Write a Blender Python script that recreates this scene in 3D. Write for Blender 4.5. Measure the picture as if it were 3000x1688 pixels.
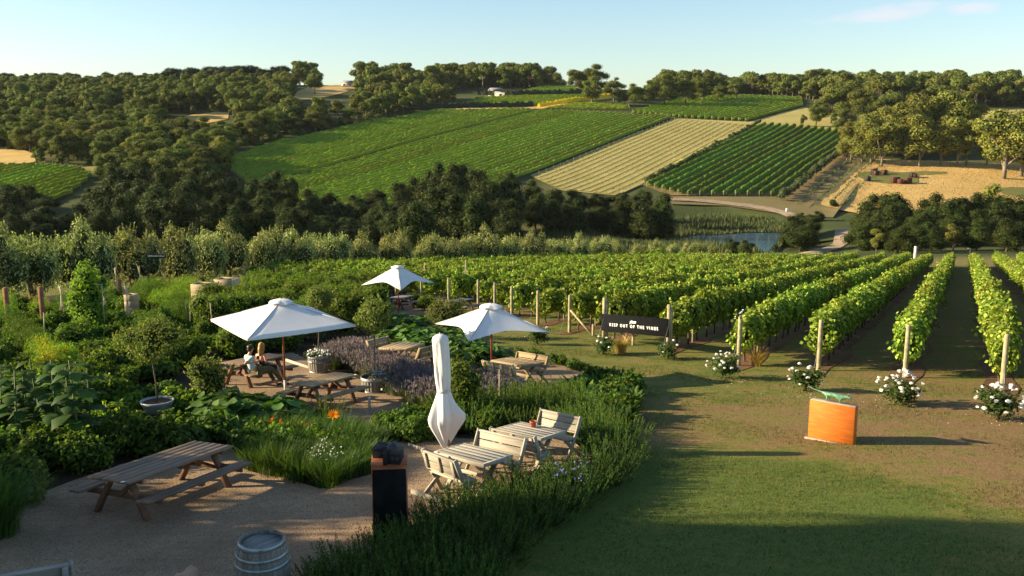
import bpy, math, random
import numpy as np
from mathutils import Vector, Matrix, geometry as mgeo
from math import radians, sin, cos, pi
random.seed(7)
RNG = np.random.default_rng(11)
SC = bpy.context.scene
COL = SC.collection
for _o in list(bpy.data.objects): bpy.data.objects.remove(_o)

# ------------------------------------------------------------------ camera
F, HY = 2700.0, 370.0            # focal length in photo pixels, horizon row
CZ = 7.0
PITCH = math.atan((844 - HY) / F)
cam_d = bpy.data.cameras.new('camera'); cam = bpy.data.objects.new('camera', cam_d); COL.objects.link(cam)
cam_d.sensor_width = 36; cam_d.lens = 36 * F / 3000; cam_d.clip_start = 0.1; cam_d.clip_end = 9000
cam.location = (0, 0, CZ); cam.rotation_euler = (radians(90) - PITCH, 0, 0)
SC.camera = cam

# ------------------------------------------------------------------ sky and sun
SUN_EL, SUN_A = 18.5, 1.0        # elevation; how far the sun stands beyond the left side line
sd = Vector((cos(radians(SUN_EL)) * cos(radians(SUN_A)), -cos(radians(SUN_EL)) * sin(radians(SUN_A)), -sin(radians(SUN_EL))))
w = bpy.data.worlds.new('World'); SC.world = w; w.use_nodes = True
nt = w.node_tree; nt.nodes.clear()
wo = nt.nodes.new('ShaderNodeOutputWorld'); bg = nt.nodes.new('ShaderNodeBackground')
sky = nt.nodes.new('ShaderNodeTexSky'); sky.sky_type = 'NISHITA'; sky.sun_disc = False
sky.sun_elevation = radians(SUN_EL); sky.sun_rotation = radians(270 + SUN_A)
sky.altitude = 100; sky.air_density = 1.0; sky.dust_density = 0.6; sky.ozone_density = 1.6
bg.inputs['Strength'].default_value = 0.07
# two thin clouds high on the right
tc = nt.nodes.new('ShaderNodeTexCoord')
def cloud(dirv, sx, sz, rot, ns, thr):
    mp = nt.nodes.new('ShaderNodeMapping'); mp.vector_type = 'TEXTURE'
    mp.inputs['Location'].default_value = dirv; mp.inputs['Rotation'].default_value = (0, rot, 0)
    mp.inputs['Scale'].default_value = (sx, 1.0, sz)
    nt.links.new(tc.outputs['Generated'], mp.inputs['Vector'])
    ln = nt.nodes.new('ShaderNodeVectorMath'); ln.operation = 'LENGTH'
    nt.links.new(mp.outputs['Vector'], ln.inputs[0])
    nz = nt.nodes.new('ShaderNodeTexNoise'); nz.inputs['Scale'].default_value = ns; nz.inputs['Detail'].default_value = 6
    st = nt.nodes.new('ShaderNodeMapping'); st.inputs['Scale'].default_value = (1, 1, 3.5)
    nt.links.new(tc.outputs['Generated'], st.inputs['Vector']); nt.links.new(st.outputs['Vector'], nz.inputs['Vector'])
    a = nt.nodes.new('ShaderNodeMath'); a.operation = 'MULTIPLY_ADD'; a.inputs[1].default_value = 1.1; 
    nt.links.new(nz.outputs['Fac'], a.inputs[0]); 
    s = nt.nodes.new('ShaderNodeMath'); s.operation = 'MULTIPLY'; s.inputs[1].default_value = -0.75
    nt.links.new(ln.outputs['Value'], s.inputs[0]); nt.links.new(s.outputs[0], a.inputs[2])
    r = nt.nodes.new('ShaderNodeMapRange'); r.inputs['From Min'].default_value = thr; r.inputs['From Max'].default_value = thr + .35
    r.inputs['To Max'].default_value = .55; nt.links.new(a.outputs[0], r.inputs['Value'])
    return r.outputs['Result']
def raydir(u, v):
    x = (u - 1500) / F; y = -(v - 844) / F
    return np.array([x, cos(PITCH) + y * sin(PITCH), -sin(PITCH) + y * cos(PITCH)])
def ndir(u, v): d = raydir(u, v); return tuple(d / np.linalg.norm(d))
c1 = cloud(ndir(2590, 42), .075, .012, radians(-6), 26, .0)
c2 = cloud(ndir(2820, 28), .05, .010, 0, 30, .05)
mx = nt.nodes.new('ShaderNodeMath'); mx.operation = 'MAXIMUM'; nt.links.new(c1, mx.inputs[0]); nt.links.new(c2, mx.inputs[1])
mc = nt.nodes.new('ShaderNodeMixRGB'); mc.inputs['Color2'].default_value = (5.0, 4.7, 5.1, 1)
tn = nt.nodes.new('ShaderNodeMixRGB'); tn.blend_type = 'MULTIPLY'; tn.inputs['Fac'].default_value = 1; tn.inputs['Color2'].default_value = (.98, 1.03, 1.06, 1)
nt.links.new(sky.outputs[0], tn.inputs['Color1'])
nt.links.new(mx.outputs[0], mc.inputs['Fac']); nt.links.new(tn.outputs[0], mc.inputs['Color1'])
nt.links.new(mc.outputs[0], bg.inputs['Color']); nt.links.new(bg.outputs[0], wo.inputs['Surface'])
sun_d = bpy.data.lights.new('sun', 'SUN'); sun = bpy.data.objects.new('sun', sun_d); COL.objects.link(sun)
sun_d.energy = 5.0; sun_d.angle = radians(0.55); sun_d.color = (1.0, .80, .52)
sun.rotation_euler = sd.to_track_quat('-Z', 'Y').to_euler(); sun.location = (-60, 10, 40)
SC.view_settings.view_transform = 'Standard'; SC.view_settings.look = 'None'; SC.view_settings.gamma = 1
SC.view_settings.use_curve_mapping = False; SC.view_settings.exposure = 1.45
SC.render.engine = 'CYCLES'
SC.cycles.max_bounces = 6; SC.cycles.diffuse_bounces = 3; SC.cycles.glossy_bounces = 2; SC.cycles.transmission_bounces = 3
SC.cycles.transparent_max_bounces = 4; SC.cycles.use_denoising = True

# ------------------------------------------------------------------ materials
MATS = {}
def newmat(name):
    m = bpy.data.materials.new(name); m.use_nodes = True; n = m.node_tree.nodes; n.clear()
    out = n.new('ShaderNodeOutputMaterial'); b = n.new('ShaderNodeBsdfPrincipled')
    m.node_tree.links.new(b.outputs[0], out.inputs['Surface']); MATS[name] = m
    return m, m.node_tree, b, out
def rgb(c): return (c[0], c[1], c[2], 1)
def ramp(t, src, stops):
    r = t.nodes.new('ShaderNodeValToRGB'); e = r.color_ramp.elements
    while len(e) < len(stops): e.new(.5)
    for k, (p, c) in enumerate(stops): e[k].position = p; e[k].color = rgb(c)
    t.links.new(src, r.inputs['Fac']); return r.outputs['Color']
def noise(t, vec, scale, detail=4, rough=.55, dist=0):
    n = t.nodes.new('ShaderNodeTexNoise'); n.inputs['Scale'].default_value = scale; n.inputs['Detail'].default_value = detail
    n.inputs['Roughness'].default_value = rough; n.inputs['Distortion'].default_value = dist
    if vec is not None: t.links.new(vec, n.inputs['Vector'])
    return n.outputs['Fac']
def mix(t, fac, a, b, mode='MIX'):
    m = t.nodes.new('ShaderNodeMixRGB'); m.blend_type = mode
    for s, v in ((m.inputs['Fac'], fac), (m.inputs['Color1'], a), (m.inputs['Color2'], b)):
        if isinstance(v, (int, float)): s.default_value = v
        elif isinstance(v, tuple): s.default_value = rgb(v)
        else: t.links.new(v, s)
    return m.outputs[0]
def mathn(t, op, a, b=0.0, c=None, clamp=False):
    m = t.nodes.new('ShaderNodeMath'); m.operation = op; m.use_clamp = clamp
    for k, v in enumerate((a, b, c)):
        if v is None: continue
        if isinstance(v, (int, float)): m.inputs[k].default_value = v
        else: t.links.new(v, m.inputs[k])
    return m.outputs[0]
def mapr(t, v, a, b, c=0.0, d=1.0):
    m = t.nodes.new('ShaderNodeMapRange'); m.interpolation_type = 'SMOOTHSTEP'
    for k, x in (('From Min', a), ('From Max', b), ('To Min', c), ('To Max', d)): m.inputs[k].default_value = x
    t.links.new(v, m.inputs['Value']); return m.outputs[0]
def bump(t, b, h, strength, dist=.02):
    n = t.nodes.new('ShaderNodeBump'); n.inputs['Strength'].default_value = strength; n.inputs['Distance'].default_value = dist
    t.links.new(h, n.inputs['Height']); t.links.new(n.outputs[0], b.inputs['Normal'])
def pos(t): return t.nodes.new('ShaderNodeNewGeometry').outputs['Position']
def ocoord(t, scale=(1, 1, 1)):
    tcn = t.nodes.new('ShaderNodeTexCoord'); oi = t.nodes.new('ShaderNodeObjectInfo')
    mp = t.nodes.new('ShaderNodeMapping'); mp.inputs['Scale'].default_value = scale
    ad = t.nodes.new('ShaderNodeVectorMath'); ad.operation = 'MULTIPLY_ADD'
    t.links.new(oi.outputs['Random'], ad.inputs[0]); ad.inputs[1].default_value = (37, 19, 53)
    t.links.new(tcn.outputs['Object'], ad.inputs[2]); t.links.new(ad.outputs[0], mp.inputs['Vector'])
    return mp.outputs[0], oi.outputs['Random']
def leaf(name, c1, c2, c3=None, tr=.3, rough=.65, trc=None, spec=.12):
    """foliage: colour varies leaf by leaf and a little plant by plant; some light passes through"""
    m, t, b, out = newmat(name)
    g = t.nodes.new('ShaderNodeNewGeometry'); oi = t.nodes.new('ShaderNodeObjectInfo')
    st = [(0, c1), (.6, c2)] + ([(1, c3)] if c3 else [])
    c = ramp(t, g.outputs['Random Per Island'], st)
    hs = t.nodes.new('ShaderNodeHueSaturation'); t.links.new(c, hs.inputs['Color'])
    t.links.new(mathn(t, 'MULTIPLY_ADD', oi.outputs['Random'], .035, .4825), hs.inputs['Hue'])
    t.links.new(mathn(t, 'MULTIPLY_ADD', oi.outputs['Random'], .35, .82), hs.inputs['Value'])
    t.links.new(hs.outputs[0], b.inputs['Base Color'])
    b.inputs['Roughness'].default_value = rough; b.inputs['Specular IOR Level'].default_value = spec
    if tr:
        tl = t.nodes.new('ShaderNodeBsdfTranslucent')
        tint = mix(t, 1.0, hs.outputs[0], trc or (1.5, 1.7, .5), 'MULTIPLY')
        t.links.new(tint, tl.inputs['Color'])
        ms = t.nodes.new('ShaderNodeMixShader'); ms.inputs[0].default_value = tr
        t.links.new(b.outputs[0], ms.inputs[1]); t.links.new(tl.outputs[0], ms.inputs[2]); t.links.new(ms.outputs[0], out.inputs['Surface'])
    return m
def wood(name, c1, c2, c3, rough=.7, grain=1.0):
    m, t, b, out = newmat(name)
    v, rnd = ocoord(t, (1.2, 14, 14))
    n1 = noise(t, v, 2.2, 6, .65, .4)
    v2, _ = ocoord(t, (.8, 45, 45)); n2 = noise(t, v2, 2.0, 3, .6)
    c = ramp(t, n1, [(.3, c1), (.52, c2), (.75, c3)])
    c = mix(t, mathn(t, 'MULTIPLY', n2, .55 * grain), c, (c1[0] * .45, c1[1] * .45, c1[2] * .45))
    hs = t.nodes.new('ShaderNodeHueSaturation'); t.links.new(c, hs.inputs['Color'])
    t.links.new(mathn(t, 'MULTIPLY_ADD', rnd, .4, .8), hs.inputs['Value']); t.links.new(hs.outputs[0], b.inputs['Base Color'])
    b.inputs['Roughness'].default_value = rough; b.inputs['Specular IOR Level'].default_value = .25
    bump(t, b, n2, .35, .004); return m
def plain(name, c, rough=.6, metal=0.0, var=.25, scale=6, bstr=.1, spec=.4):
    m, t, b, out = newmat(name)
    v, rnd = ocoord(t); n = noise(t, v, scale, 5, .6)
    col = mix(t, mapr(t, n, .3, .7), tuple(x * (1 - var) for x in c), tuple(min(1, x * (1 + var * .6)) for x in c))
    t.links.new(col, b.inputs['Base Color']); b.inputs['Roughness'].default_value = rough; b.inputs['Metallic'].default_value = metal
    b.inputs['Specular IOR Level'].default_value = spec
    if bstr: bump(t, b, n, bstr, .01)
    return m

# foliage colours
leaf('vine_leaf', (.075, .125, .016), (.18, .26, .03), (.42, .46, .08), tr=.25)
leaf('vine_far', (.10, .16, .012), (.21, .28, .02), (.27, .33, .03), tr=.2)
leaf('vine_far_dark', (.05, .105, .008), (.10, .17, .014), (.17, .24, .022), tr=.2)
leaf('gum_leaf', (.06, .082, .018), (.12, .145, .03), (.22, .23, .052), tr=.22)
leaf('gum_gold', (.11, .12, .022), (.19, .19, .036), (.28, .26, .055), tr=.22)
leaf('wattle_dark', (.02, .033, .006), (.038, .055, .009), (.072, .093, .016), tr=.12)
leaf('pine_dark', (.018, .03, .014), (.028, .043, .02), (.04, .06, .025), tr=.05)
leaf('willow_leaf', (.085, .11, .028), (.22, .25, .075), (.62, .62, .28), tr=.3, trc=(1.15, 1.25, .6))
leaf('olive_small', (.06, .08, .03), (.09, .115, .045), (.13, .15, .07), tr=.15)
leaf('bush_leaf', (.055, .09, .014), (.10, .15, .02), (.19, .23, .04), tr=.35)
leaf('herb_leaf', (.035, .07, .011), (.075, .13, .018), (.15, .21, .035), tr=.32)
leaf('lime_leaf', (.10, .17, .02), (.16, .25, .03), (.25, .31, .05), tr=.4)
leaf('squash_leaf', (.045, .095, .022), (.075, .145, .032), (.11, .19, .045), tr=.25, rough=.6)
leaf('sun_leaf', (.03, .065, .015), (.05, .10, .02), (.08, .13, .03), tr=.2, rough=.6)
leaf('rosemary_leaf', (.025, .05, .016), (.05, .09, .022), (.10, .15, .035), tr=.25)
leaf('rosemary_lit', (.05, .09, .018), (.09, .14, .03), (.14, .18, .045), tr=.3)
leaf('lavender_leaf', (.08, .10, .05), (.11, .13, .065), (.14, .15, .08), tr=.2)
leaf('lavender_head', (.13, .10, .15), (.17, .13, .19), (.20, .17, .20), tr=.2)
leaf('strap_leaf', (.035, .075, .014), (.065, .12, .022), (.11, .17, .035), tr=.3)
leaf('standard_leaf', (.06, .09, .02), (.12, .15, .03), (.26, .25, .08), tr=.3)
leaf('rose_leaf', (.03, .06, .015), (.055, .09, .02), (.10, .12, .04), tr=.2)
leaf('dry_grass', (.30, .18, .06), (.42, .27, .10), (.52, .36, .16), tr=.3)
leaf('yellow_hedge', (.40, .30, .02), (.55, .42, .03), (.35, .30, .03), tr=.3)
leaf('grass_blade', (.05, .085, .012), (.09, .115, .02), (.17, .13, .04), tr=.25)
leaf('reed_leaf', (.055, .085, .03), (.085, .115, .042), (.13, .15, .06), tr=.15)
leaf('white_petal', (.75, .75, .70), (.85, .85, .80), (.8, .78, .65), tr=.2, trc=(1, 1, .9))
leaf('yellow_petal', (.65, .50, .01), (.75, .62, .02), (.6, .5, .02), tr=.2, trc=(1, 1, .5))
leaf('orange_petal', (.75, .18, .01), (.85, .28, .01), (.8, .10, .01), tr=.2, trc=(1, 1, .5))
leaf('red_petal', (.55, .02, .01), (.65, .05, .01), (.7, .1, .02), tr=.2, trc=(1, 1, .5))
leaf('blue_petal', (.12, .13, .38), (.2, .2, .48), (.3, .3, .55), tr=.2, trc=(1, 1, 1))
plain('inner_green', (.028, .045, .012), .9, var=.4, scale=3, bstr=0, spec=.05)  # crown fillers: shade between the leaves is put into these dark colours
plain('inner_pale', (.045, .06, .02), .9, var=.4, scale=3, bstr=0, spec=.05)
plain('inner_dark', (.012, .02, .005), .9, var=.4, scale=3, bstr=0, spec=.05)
plain('bark', (.12, .09, .065), .85, var=.5, scale=3, bstr=.5)
plain('bark_pale', (.19, .155, .115), .85, var=.5, scale=2, bstr=.4)
plain('vine_bark', (.10, .065, .04), .9, var=.4, scale=12)
plain('stalk', (.09, .14, .04), .7)
wood('wood_brown', (.145, .10, .066), (.235, .165, .11), (.33, .24, .165))
wood('wood_frame', (.13, .065, .038), (.205, .108, .058), (.28, .155, .085))
wood('wood_tan', (.26, .19, .10), (.37, .28, .16), (.46, .37, .22))
wood('wood_pale', (.31, .28, .215), (.45, .41, .325), (.55, .51, .42), grain=1.2)
wood('wood_fresh', (.42, .32, .18), (.55, .44, .26), (.65, .54, .35))
wood('wood_grey', (.20, .20, .19), (.31, .31, .29), (.42, .41, .38), grain=1.2)
wood('wood_mast', (.24, .08, .02), (.32, .12, .035), (.42, .17, .05), grain=.4, rough=.45)
wood('wood_mast_red', (.16, .035, .02), (.22, .05, .03), (.28, .07, .04), grain=.3, rough=.4)
wood('barrel_wood', (.15, .14, .12), (.24, .225, .19), (.34, .32, .27))
plain('post_wood', (.34, .29, .16), .8, var=.35, scale=5, bstr=.4)
plain('post_red', (.30, .12, .06), .8, var=.35, scale=5)
plain('bamboo', (.52, .42, .25), .6, var=.25, scale=9)
plain('hoop_steel', (.30, .35, .36), .42, .55, .3, 5)
plain('black_board', (.007, .008, .009), .9, var=.2, spec=.08)
plain('black_steel', (.011, .012, .012), .85, 0, .4, 4, spec=.1)
plain('model_dark', (.03, .028, .03), .8, var=.15, bstr=0, spec=.2)
plain('model_roof', (.055, .05, .052), .6, var=.2, bstr=0, spec=.3)
plain('white_paint', (.78, .78, .76), .5, var=.08)
plain('white_pipe', (.62, .60, .54), .5, var=.2)
plain('terracotta', (.42, .12, .055), .8, var=.25)
plain('soil', (.055, .035, .022), .95, var=.5, scale=20, bstr=.6)
plain('glazed_pot', (.32, .36, .35), .4, var=.25)
plain('bronze_green', (.14, .28, .17), .5, .35, .4, 12, .5)
plain('red_cube', (.075, .014, .008), .7, var=.5, scale=2)
plain('black_cube', (.018, .012, .012), .7, var=.4, scale=2)
plain('rock', (.38, .24, .15), .85, var=.4, scale=4, bstr=.6)
plain('skin', (.52, .27, .17), .5, var=.08, bstr=0)
plain('shirt_blue', (.36, .58, .68), .85, var=.12, scale=14, bstr=.3)
plain('trousers', (.075, .085, .04), .9, var=.3, scale=14, bstr=.3)
plain('black_dress', (.012, .012, .014), .8, var=.3, scale=14)
plain('hair_dark', (.035, .018, .01), .5, var=.5, scale=40)
plain('hair_blond', (.42, .24, .08), .45, var=.45, scale=40)
plain('shoe', (.05, .035, .025), .6)
plain('wine', (.03, .003, .006), .1, var=.1, bstr=0)
plain('roof_grey', (.25, .25, .26), .6, var=.2, bstr=0)
plain('wall_pale', (.55, .50, .43), .8, var=.15, bstr=0)
plain('window_dark', (.02, .025, .03), .15, var=.1, bstr=0)
plain('bird_black', (.008, .008, .01), .5); plain('bird_white', (.8, .8, .8), .6, var=.05)
plain('stone_slab', (.34, .27, .20), .85, var=.25, scale=4, bstr=.4)
plain('paper', (.75, .78, .8), .7, var=.05, bstr=0)
def canvas():
    m, t, b, out = newmat('canvas')
    v, r = ocoord(t); n = noise(t, v, 1.6, 4, .6); n2 = noise(t, v, 220, 2)
    c = mix(t, mapr(t, n, .35, .75), (.80, .80, .78), (.72, .72, .69)); t.links.new(c, b.inputs['Base Color'])
    b.inputs['Roughness'].default_value = .85; b.inputs['Specular IOR Level'].default_value = .15; bump(t, b, n2, .25, .002)
    tl = t.nodes.new('ShaderNodeBsdfTranslucent'); tl.inputs['Color'].default_value = (.72, .74, .74, 1)
    ms = t.nodes.new('ShaderNodeMixShader'); ms.inputs[0].default_value = .09
    t.links.new(b.outputs[0], ms.inputs[1]); t.links.new(tl.outputs[0], ms.inputs[2]); t.links.new(ms.outputs[0], out.inputs['Surface'])
canvas()
plain('canvas_seam', (.60, .60, .58), .9, var=.1, bstr=0)
def rust():
    for nm, a, bb, cc in (('rust', (.20, .05, .015), (.34, .10, .03), (.45, .17, .06)), ('orange_block', (.42, .088, .002), (.52, .128, .003), (.62, .18, .008))):
        m, t, b, out = newmat(nm); v, r = ocoord(t, (1, 1, 9) if nm == 'orange_block' else (1, 1, 1)); n = noise(t, v, 3.0, 7, .65, .3)
        c = ramp(t, n, [(.3, a), (.5, bb), (.7, cc)]); t.links.new(c, b.inputs['Base Color']); b.inputs['Roughness'].default_value = .75
        bump(t, b, n, .4, .01)
rust()
def glass():
    m, t, b, out = newmat('glass'); b.inputs['Transmission Weight'].default_value = 1; b.inputs['Roughness'].default_value = .02; b.inputs['IOR'].default_value = 1.3
glass()
def water():
    m, t, b, out = newmat('pond_water'); b.inputs['Base Color'].default_value = (.01, .05, .12, 1)
    b.inputs['Roughness'].default_value = .06; b.inputs['IOR'].default_value = 1.33
    mp = t.nodes.new('ShaderNodeMapping'); mp.inputs['Scale'].default_value = (.6, 1.8, 1); t.links.new(pos(t), mp.inputs['Vector'])
    bump(t, b, noise(t, mp.outputs[0], 1.1, 3), .12, .1)
water()
def gravel(name, a, bb, cc):
    m, t, b, out = newmat(name); p = pos(t)
    n0 = noise(t, p, .45, 4, .6); n1 = noise(t, p, 5, 5, .7)
    vo = t.nodes.new('ShaderNodeTexVoronoi'); vo.inputs['Scale'].default_value = 34; t.links.new(p, vo.inputs['Vector'])
    st = ramp(t, vo.outputs['Distance'], [(.1, cc), (.5, bb), (.85, tuple(x * .35 for x in a))])
    c = mix(t, .55, ramp(t, n1, [(.3, a), (.55, bb), (.75, cc)]), st)
    c = mix(t, mapr(t, n0, .35, .7, 0, .5), c, tuple(x * .62 for x in a))
    v2 = t.nodes.new('ShaderNodeTexVoronoi'); v2.inputs['Scale'].default_value = 13; t.links.new(p, v2.inputs['Vector'])
    c = mix(t, mapr(t, v2.outputs['Distance'], .07, .13, .7, 0), c, tuple(x * .3 for x in a))
    t.links.new(c, b.inputs['Base Color']); b.inputs['Roughness'].default_value = .95; b.inputs['Specular IOR Level'].default_value = .1
    bump(t, b, mathn(t, 'ADD', vo.outputs['Distance'], mathn(t, 'MULTIPLY', noise(t, p, 30, 3, .7), 1.0)), .8, .012)
gravel('gravel', (.225, .15, .09), (.345, .245, .15), (.46, .345, .22))
gravel('path_dirt', (.26, .19, .13), (.38, .29, .20), (.46, .37, .27))
gravel('mulch', (.10, .055, .03), (.19, .105, .055), (.30, .18, .10))
gravel('garden_soil', (.035, .024, .016), (.055, .04, .026), (.08, .058, .038))
def grassy(name, far=False):
    m, t, b, out = newmat(name); p = pos(t)
    st = t.nodes.new('ShaderNodeMapping'); st.inputs['Scale'].default_value = (.55, 1, 1); t.links.new(p, st.inputs['Vector']); ps = st.outputs[0]
    n0 = noise(t, ps, .22, 5, .6); n1 = noise(t, ps, 1.6, 6, .7, .3); n2 = noise(t, p, 22, 4, .7)
    sp = t.nodes.new('ShaderNodeSeparateXYZ'); t.links.new(p, sp.inputs[0])
    # a lusher, watered patch round (4.5, 16), dry worn turf to the right of it
    dx = mathn(t, 'MULTIPLY', mathn(t, 'SUBTRACT', sp.outputs[0], 3.8), .17); dy = mathn(t, 'MULTIPLY', mathn(t, 'SUBTRACT', sp.outputs[1], 15.2), .20)
    d2 = mathn(t, 'ADD', mathn(t, 'MULTIPLY', dx, dx), mathn(t, 'MULTIPLY', dy, dy))
    lush = mapr(t, d2, .15, 1.1, .42, -.02)
    g2 = mathn(t, 'ADD', mapr(t, sp.outputs[1], 23, 28, 0, .17), mapr(t, sp.outputs[0], 5, 13, .10, -.03))
    f = mathn(t, 'ADD', mathn(t, 'ADD', mathn(t, 'MULTIPLY_ADD', n1, 1.35, -.525), lush), mathn(t, 'ADD', mathn(t, 'MULTIPLY', n0, .35), g2))
    c = ramp(t, f, [(.28, (.25, .155, .075)), (.40, (.23, .175, .06)), (.52, (.185, .18, .04)), (.72, (.10, .15, .025))])
    n3 = noise(t, p, 5.5, 5, .75); c = mix(t, mapr(t, n3, .5, .68, 0, .5), c, (.20, .155, .06)); c = mix(t, mapr(t, n3, .46, .34, 0, .55), c, (.05, .085, .016))
    c = mix(t, mapr(t, n2, .40, .70, 0, .7), c, (.035, .04, .012))
    c = mix(t, mapr(t, noise(t, p, 60, 2), .60, .70, 0, .6), c, (.38, .29, .14))
    t.links.new(c, b.inputs['Base Color']); b.inputs['Roughness'].default_value = .95; b.inputs['Specular IOR Level'].default_value = .1
    bump(t, b, mathn(t, 'ADD', n2, n1), .8, .05)
grassy('lawn')
def field(name, a, bb, cc, scale=.06, stretch=(1, 1, 1), fine=2.0):
    m, t, b, out = newmat(name); mp = t.nodes.new('ShaderNodeMapping'); mp.inputs['Scale'].default_value = stretch
    t.links.new(pos(t), mp.inputs['Vector']); n0 = noise(t, mp.outputs[0], scale, 6, .65, .5); n1 = noise(t, mp.outputs[0], fine, 4, .7)
    c = ramp(t, mathn(t, 'MULTIPLY_ADD', n1, .5, mathn(t, 'MULTIPLY', n0, .5)), [(.35, a), (.5, bb), (.66, cc)])
    t.links.new(c, b.inputs['Base Color']); b.inputs['Roughness'].default_value = .95; b.inputs['Specular IOR Level'].default_value = .08
    bump(t, b, n1, .8, .4)
field('golden_grass', (.40, .26, .09), (.56, .39, .14), (.66, .49, .21))
field('pale_grass', (.30, .27, .09), (.39, .34, .115), (.46, .40, .16))
field('mown_field', (.22, .21, .065), (.30, .275, .085), (.36, .325, .12))
field('mown_green', (.12, .13, .04), (.16, .165, .05), (.22, .20, .075))
field('vineyard_soil', (.05, .065, .018), (.08, .085, .026), (.13, .105, .04))
field('vineyard_soil_dry', (.15, .12, .05), (.24, .18, .08), (.32, .23, .11))
field('marsh_ground', (.04, .055, .018), (.06, .08, .025), (.10, .11, .04))
field('red_earth', (.13, .115, .05), (.19, .16, .07), (.26, .20, .095))
field('far_ground', (.045, .048, .018), (.075, .07, .026), (.16, .13, .055), scale=.03)
def ground_mat():
    m = MATS['lawn'].copy(); m.name = 'ground_mix'; MATS['ground_mix'] = m; t = m.node_tree
    b = [n for n in t.nodes if n.type == 'BSDF_PRINCIPLED'][0]; src = b.inputs['Base Color'].links[0].from_socket
    p = pos(t); sp = t.nodes.new('ShaderNodeSeparateXYZ'); t.links.new(p, sp.inputs[0])
    n = noise(t, p, .03, 6, .65)
    far = ramp(t, n, [(.35, (.045, .06, .018)), (.5, (.065, .08, .024)), (.7, (.13, .12, .045))])
    t.links.new(mix(t, mapr(t, sp.outputs[1], 135, 160), src, far), b.inputs['Base Color'])
ground_mat()

# ------------------------------------------------------------------ terrain height
CTRL = [  # photo column, photo row, distance forward
 (-500,737,180),(0,737,180),(700,737,180),(1500,737,180),(2200,735,180),(2800,728,180),(3500,725,180),
 (-600,690,230),(0,692,230),(700,700,230),(1400,702,230),(2100,705,230),(2500,690,230),(3000,680,230),
 (2960,640,270),(2400,600,290),(2800,560,310),(3200,560,320),(2500,500,345),(2900,490,350),(2700,470,370),
 (2005,575,300),(2280,580,298),(2225,367,470),(2470,387,455),(2465,440,400),
 (1560,515,335),(1968,350,490),(700,500,340),(900,560,300),(1050,367,450),(1514,322,520),(1200,450,375),(1300,600,275),(500,600,270),(1700,600,280),
 (300,520,310),(50,500,320),(50,460,350),(600,345,470),(300,400,420),(0,380,430),(900,257,640),(150,300,560),(400,262,680),(700,252,680),
 (1450,275,620),(1800,275,620),(2150,285,600),(2340,310,560),(1100,285,600),(2900,320,520),(2600,305,600),
 (-900,262,800),(0,262,800),(1500,255,700),(2300,278,720),(3000,278,760),(3900,278,780),
 (-900,420,430),(-700,560,300),(3900,330,520),(3800,520,330)]
def smooth(a, b, x): t = np.clip((x - a) / (b - a), 0, 1); return t * t * (3 - 2 * t)
def h_near(y):
    s = y - 31; k = 3.0
    soft = k * np.log1p(np.exp(np.clip(s / k, -30, 30)))
    return 1.5 - .08 * y - .037 * soft
_P = []
for u_, v_, Y_ in CTRL:
    d_ = raydir(u_, v_); _P.append((d_[0] / d_[1] * Y_, Y_, CZ + d_[2] / d_[1] * Y_))
for X_ in (-1200, -500, 0, 500, 1200): _P += [(X_, 1050, 14), (X_, 1600, -25), (X_, 3000, -80)]
_P += [(-450, 180, -12), (-450, 300, -10), (450, 180, -15), (450, 300, -14), (-700, 500, 5), (700, 500, 5)]
_P = np.array(_P); _S = 300.0
def _tps(r2): return np.where(r2 > 1e-12, .5 * r2 * np.log(np.maximum(r2, 1e-12)), 0)
_xy = _P[:, :2] / _S; _n = len(_P)
_K = _tps(((_xy[:, None] - _xy[None]) ** 2).sum(-1)) + np.eye(_n) * 2e-4
_A = np.zeros((_n + 3, _n + 3)); _A[:_n, :_n] = _K; _A[:_n, _n] = 1; _A[:_n, _n + 1:] = _xy; _A[_n, :_n] = 1; _A[_n + 1:, :_n] = _xy.T
_W = np.linalg.solve(_A, np.concatenate([_P[:, 2], np.zeros(3)]))
def h_far(x, y):
    q = np.stack([np.ravel(x), np.ravel(y)], -1) / _S; out = np.empty(len(q))
    for i in range(0, len(q), 20000):
        s = q[i:i + 20000]; out[i:i + 20000] = _tps(((s[:, None] - _xy[None]) ** 2).sum(-1)) @ _W[:_n] + _W[_n] + s @ _W[_n + 1:]
    return np.clip(out, -120, 55).reshape(np.shape(x))
_gx = np.arange(-700, 701, 5.0); _gy = np.arange(110, 1101, 5.0)
_GX, _GY = np.meshgrid(_gx, _gy); _GZ = h_far(_GX, _GY)
POND_Z = CZ - 28.5
def _pp(pts, z):
    r = []
    for u_, v_ in pts:
        d_ = raydir(u_, v_); k = (z - CZ) / d_[2]; r.append((d_[0] * k, d_[1] * k))
    return np.array(r)
POND = _pp([(1990, 700), (2050, 691), (2120, 690), (2190, 683), (2300, 684), (2325, 694), (2300, 706), (2262, 718), (2240, 742), (2170, 744), (2110, 718), (2040, 709)], POND_Z)
def inpoly(x, y, poly):
    x = np.asarray(x, float); y = np.asarray(y, float); c = np.zeros(x.shape, bool); n = len(poly)
    for i in range(n):
        x1, y1 = poly[i]; x2, y2 = poly[i - 1]
        cond = ((y1 > y) != (y2 > y)); xi = (x2 - x1) * (y - y1) / ((y2 - y1) if y2 != y1 else 1e-9) + x1
        c ^= cond & (x < xi)
    return c
_pc = POND.mean(0)
_dp = np.hypot((_GX - _pc[0]) / (np.ptp(POND[:, 0]) * .62), (_GY - _pc[1]) / (np.ptp(POND[:, 1]) * .75))
_GZ = _GZ * smooth(.9, 1.9, _dp) + (POND_Z - .9) * (1 - smooth(.9, 1.9, _dp))
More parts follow.
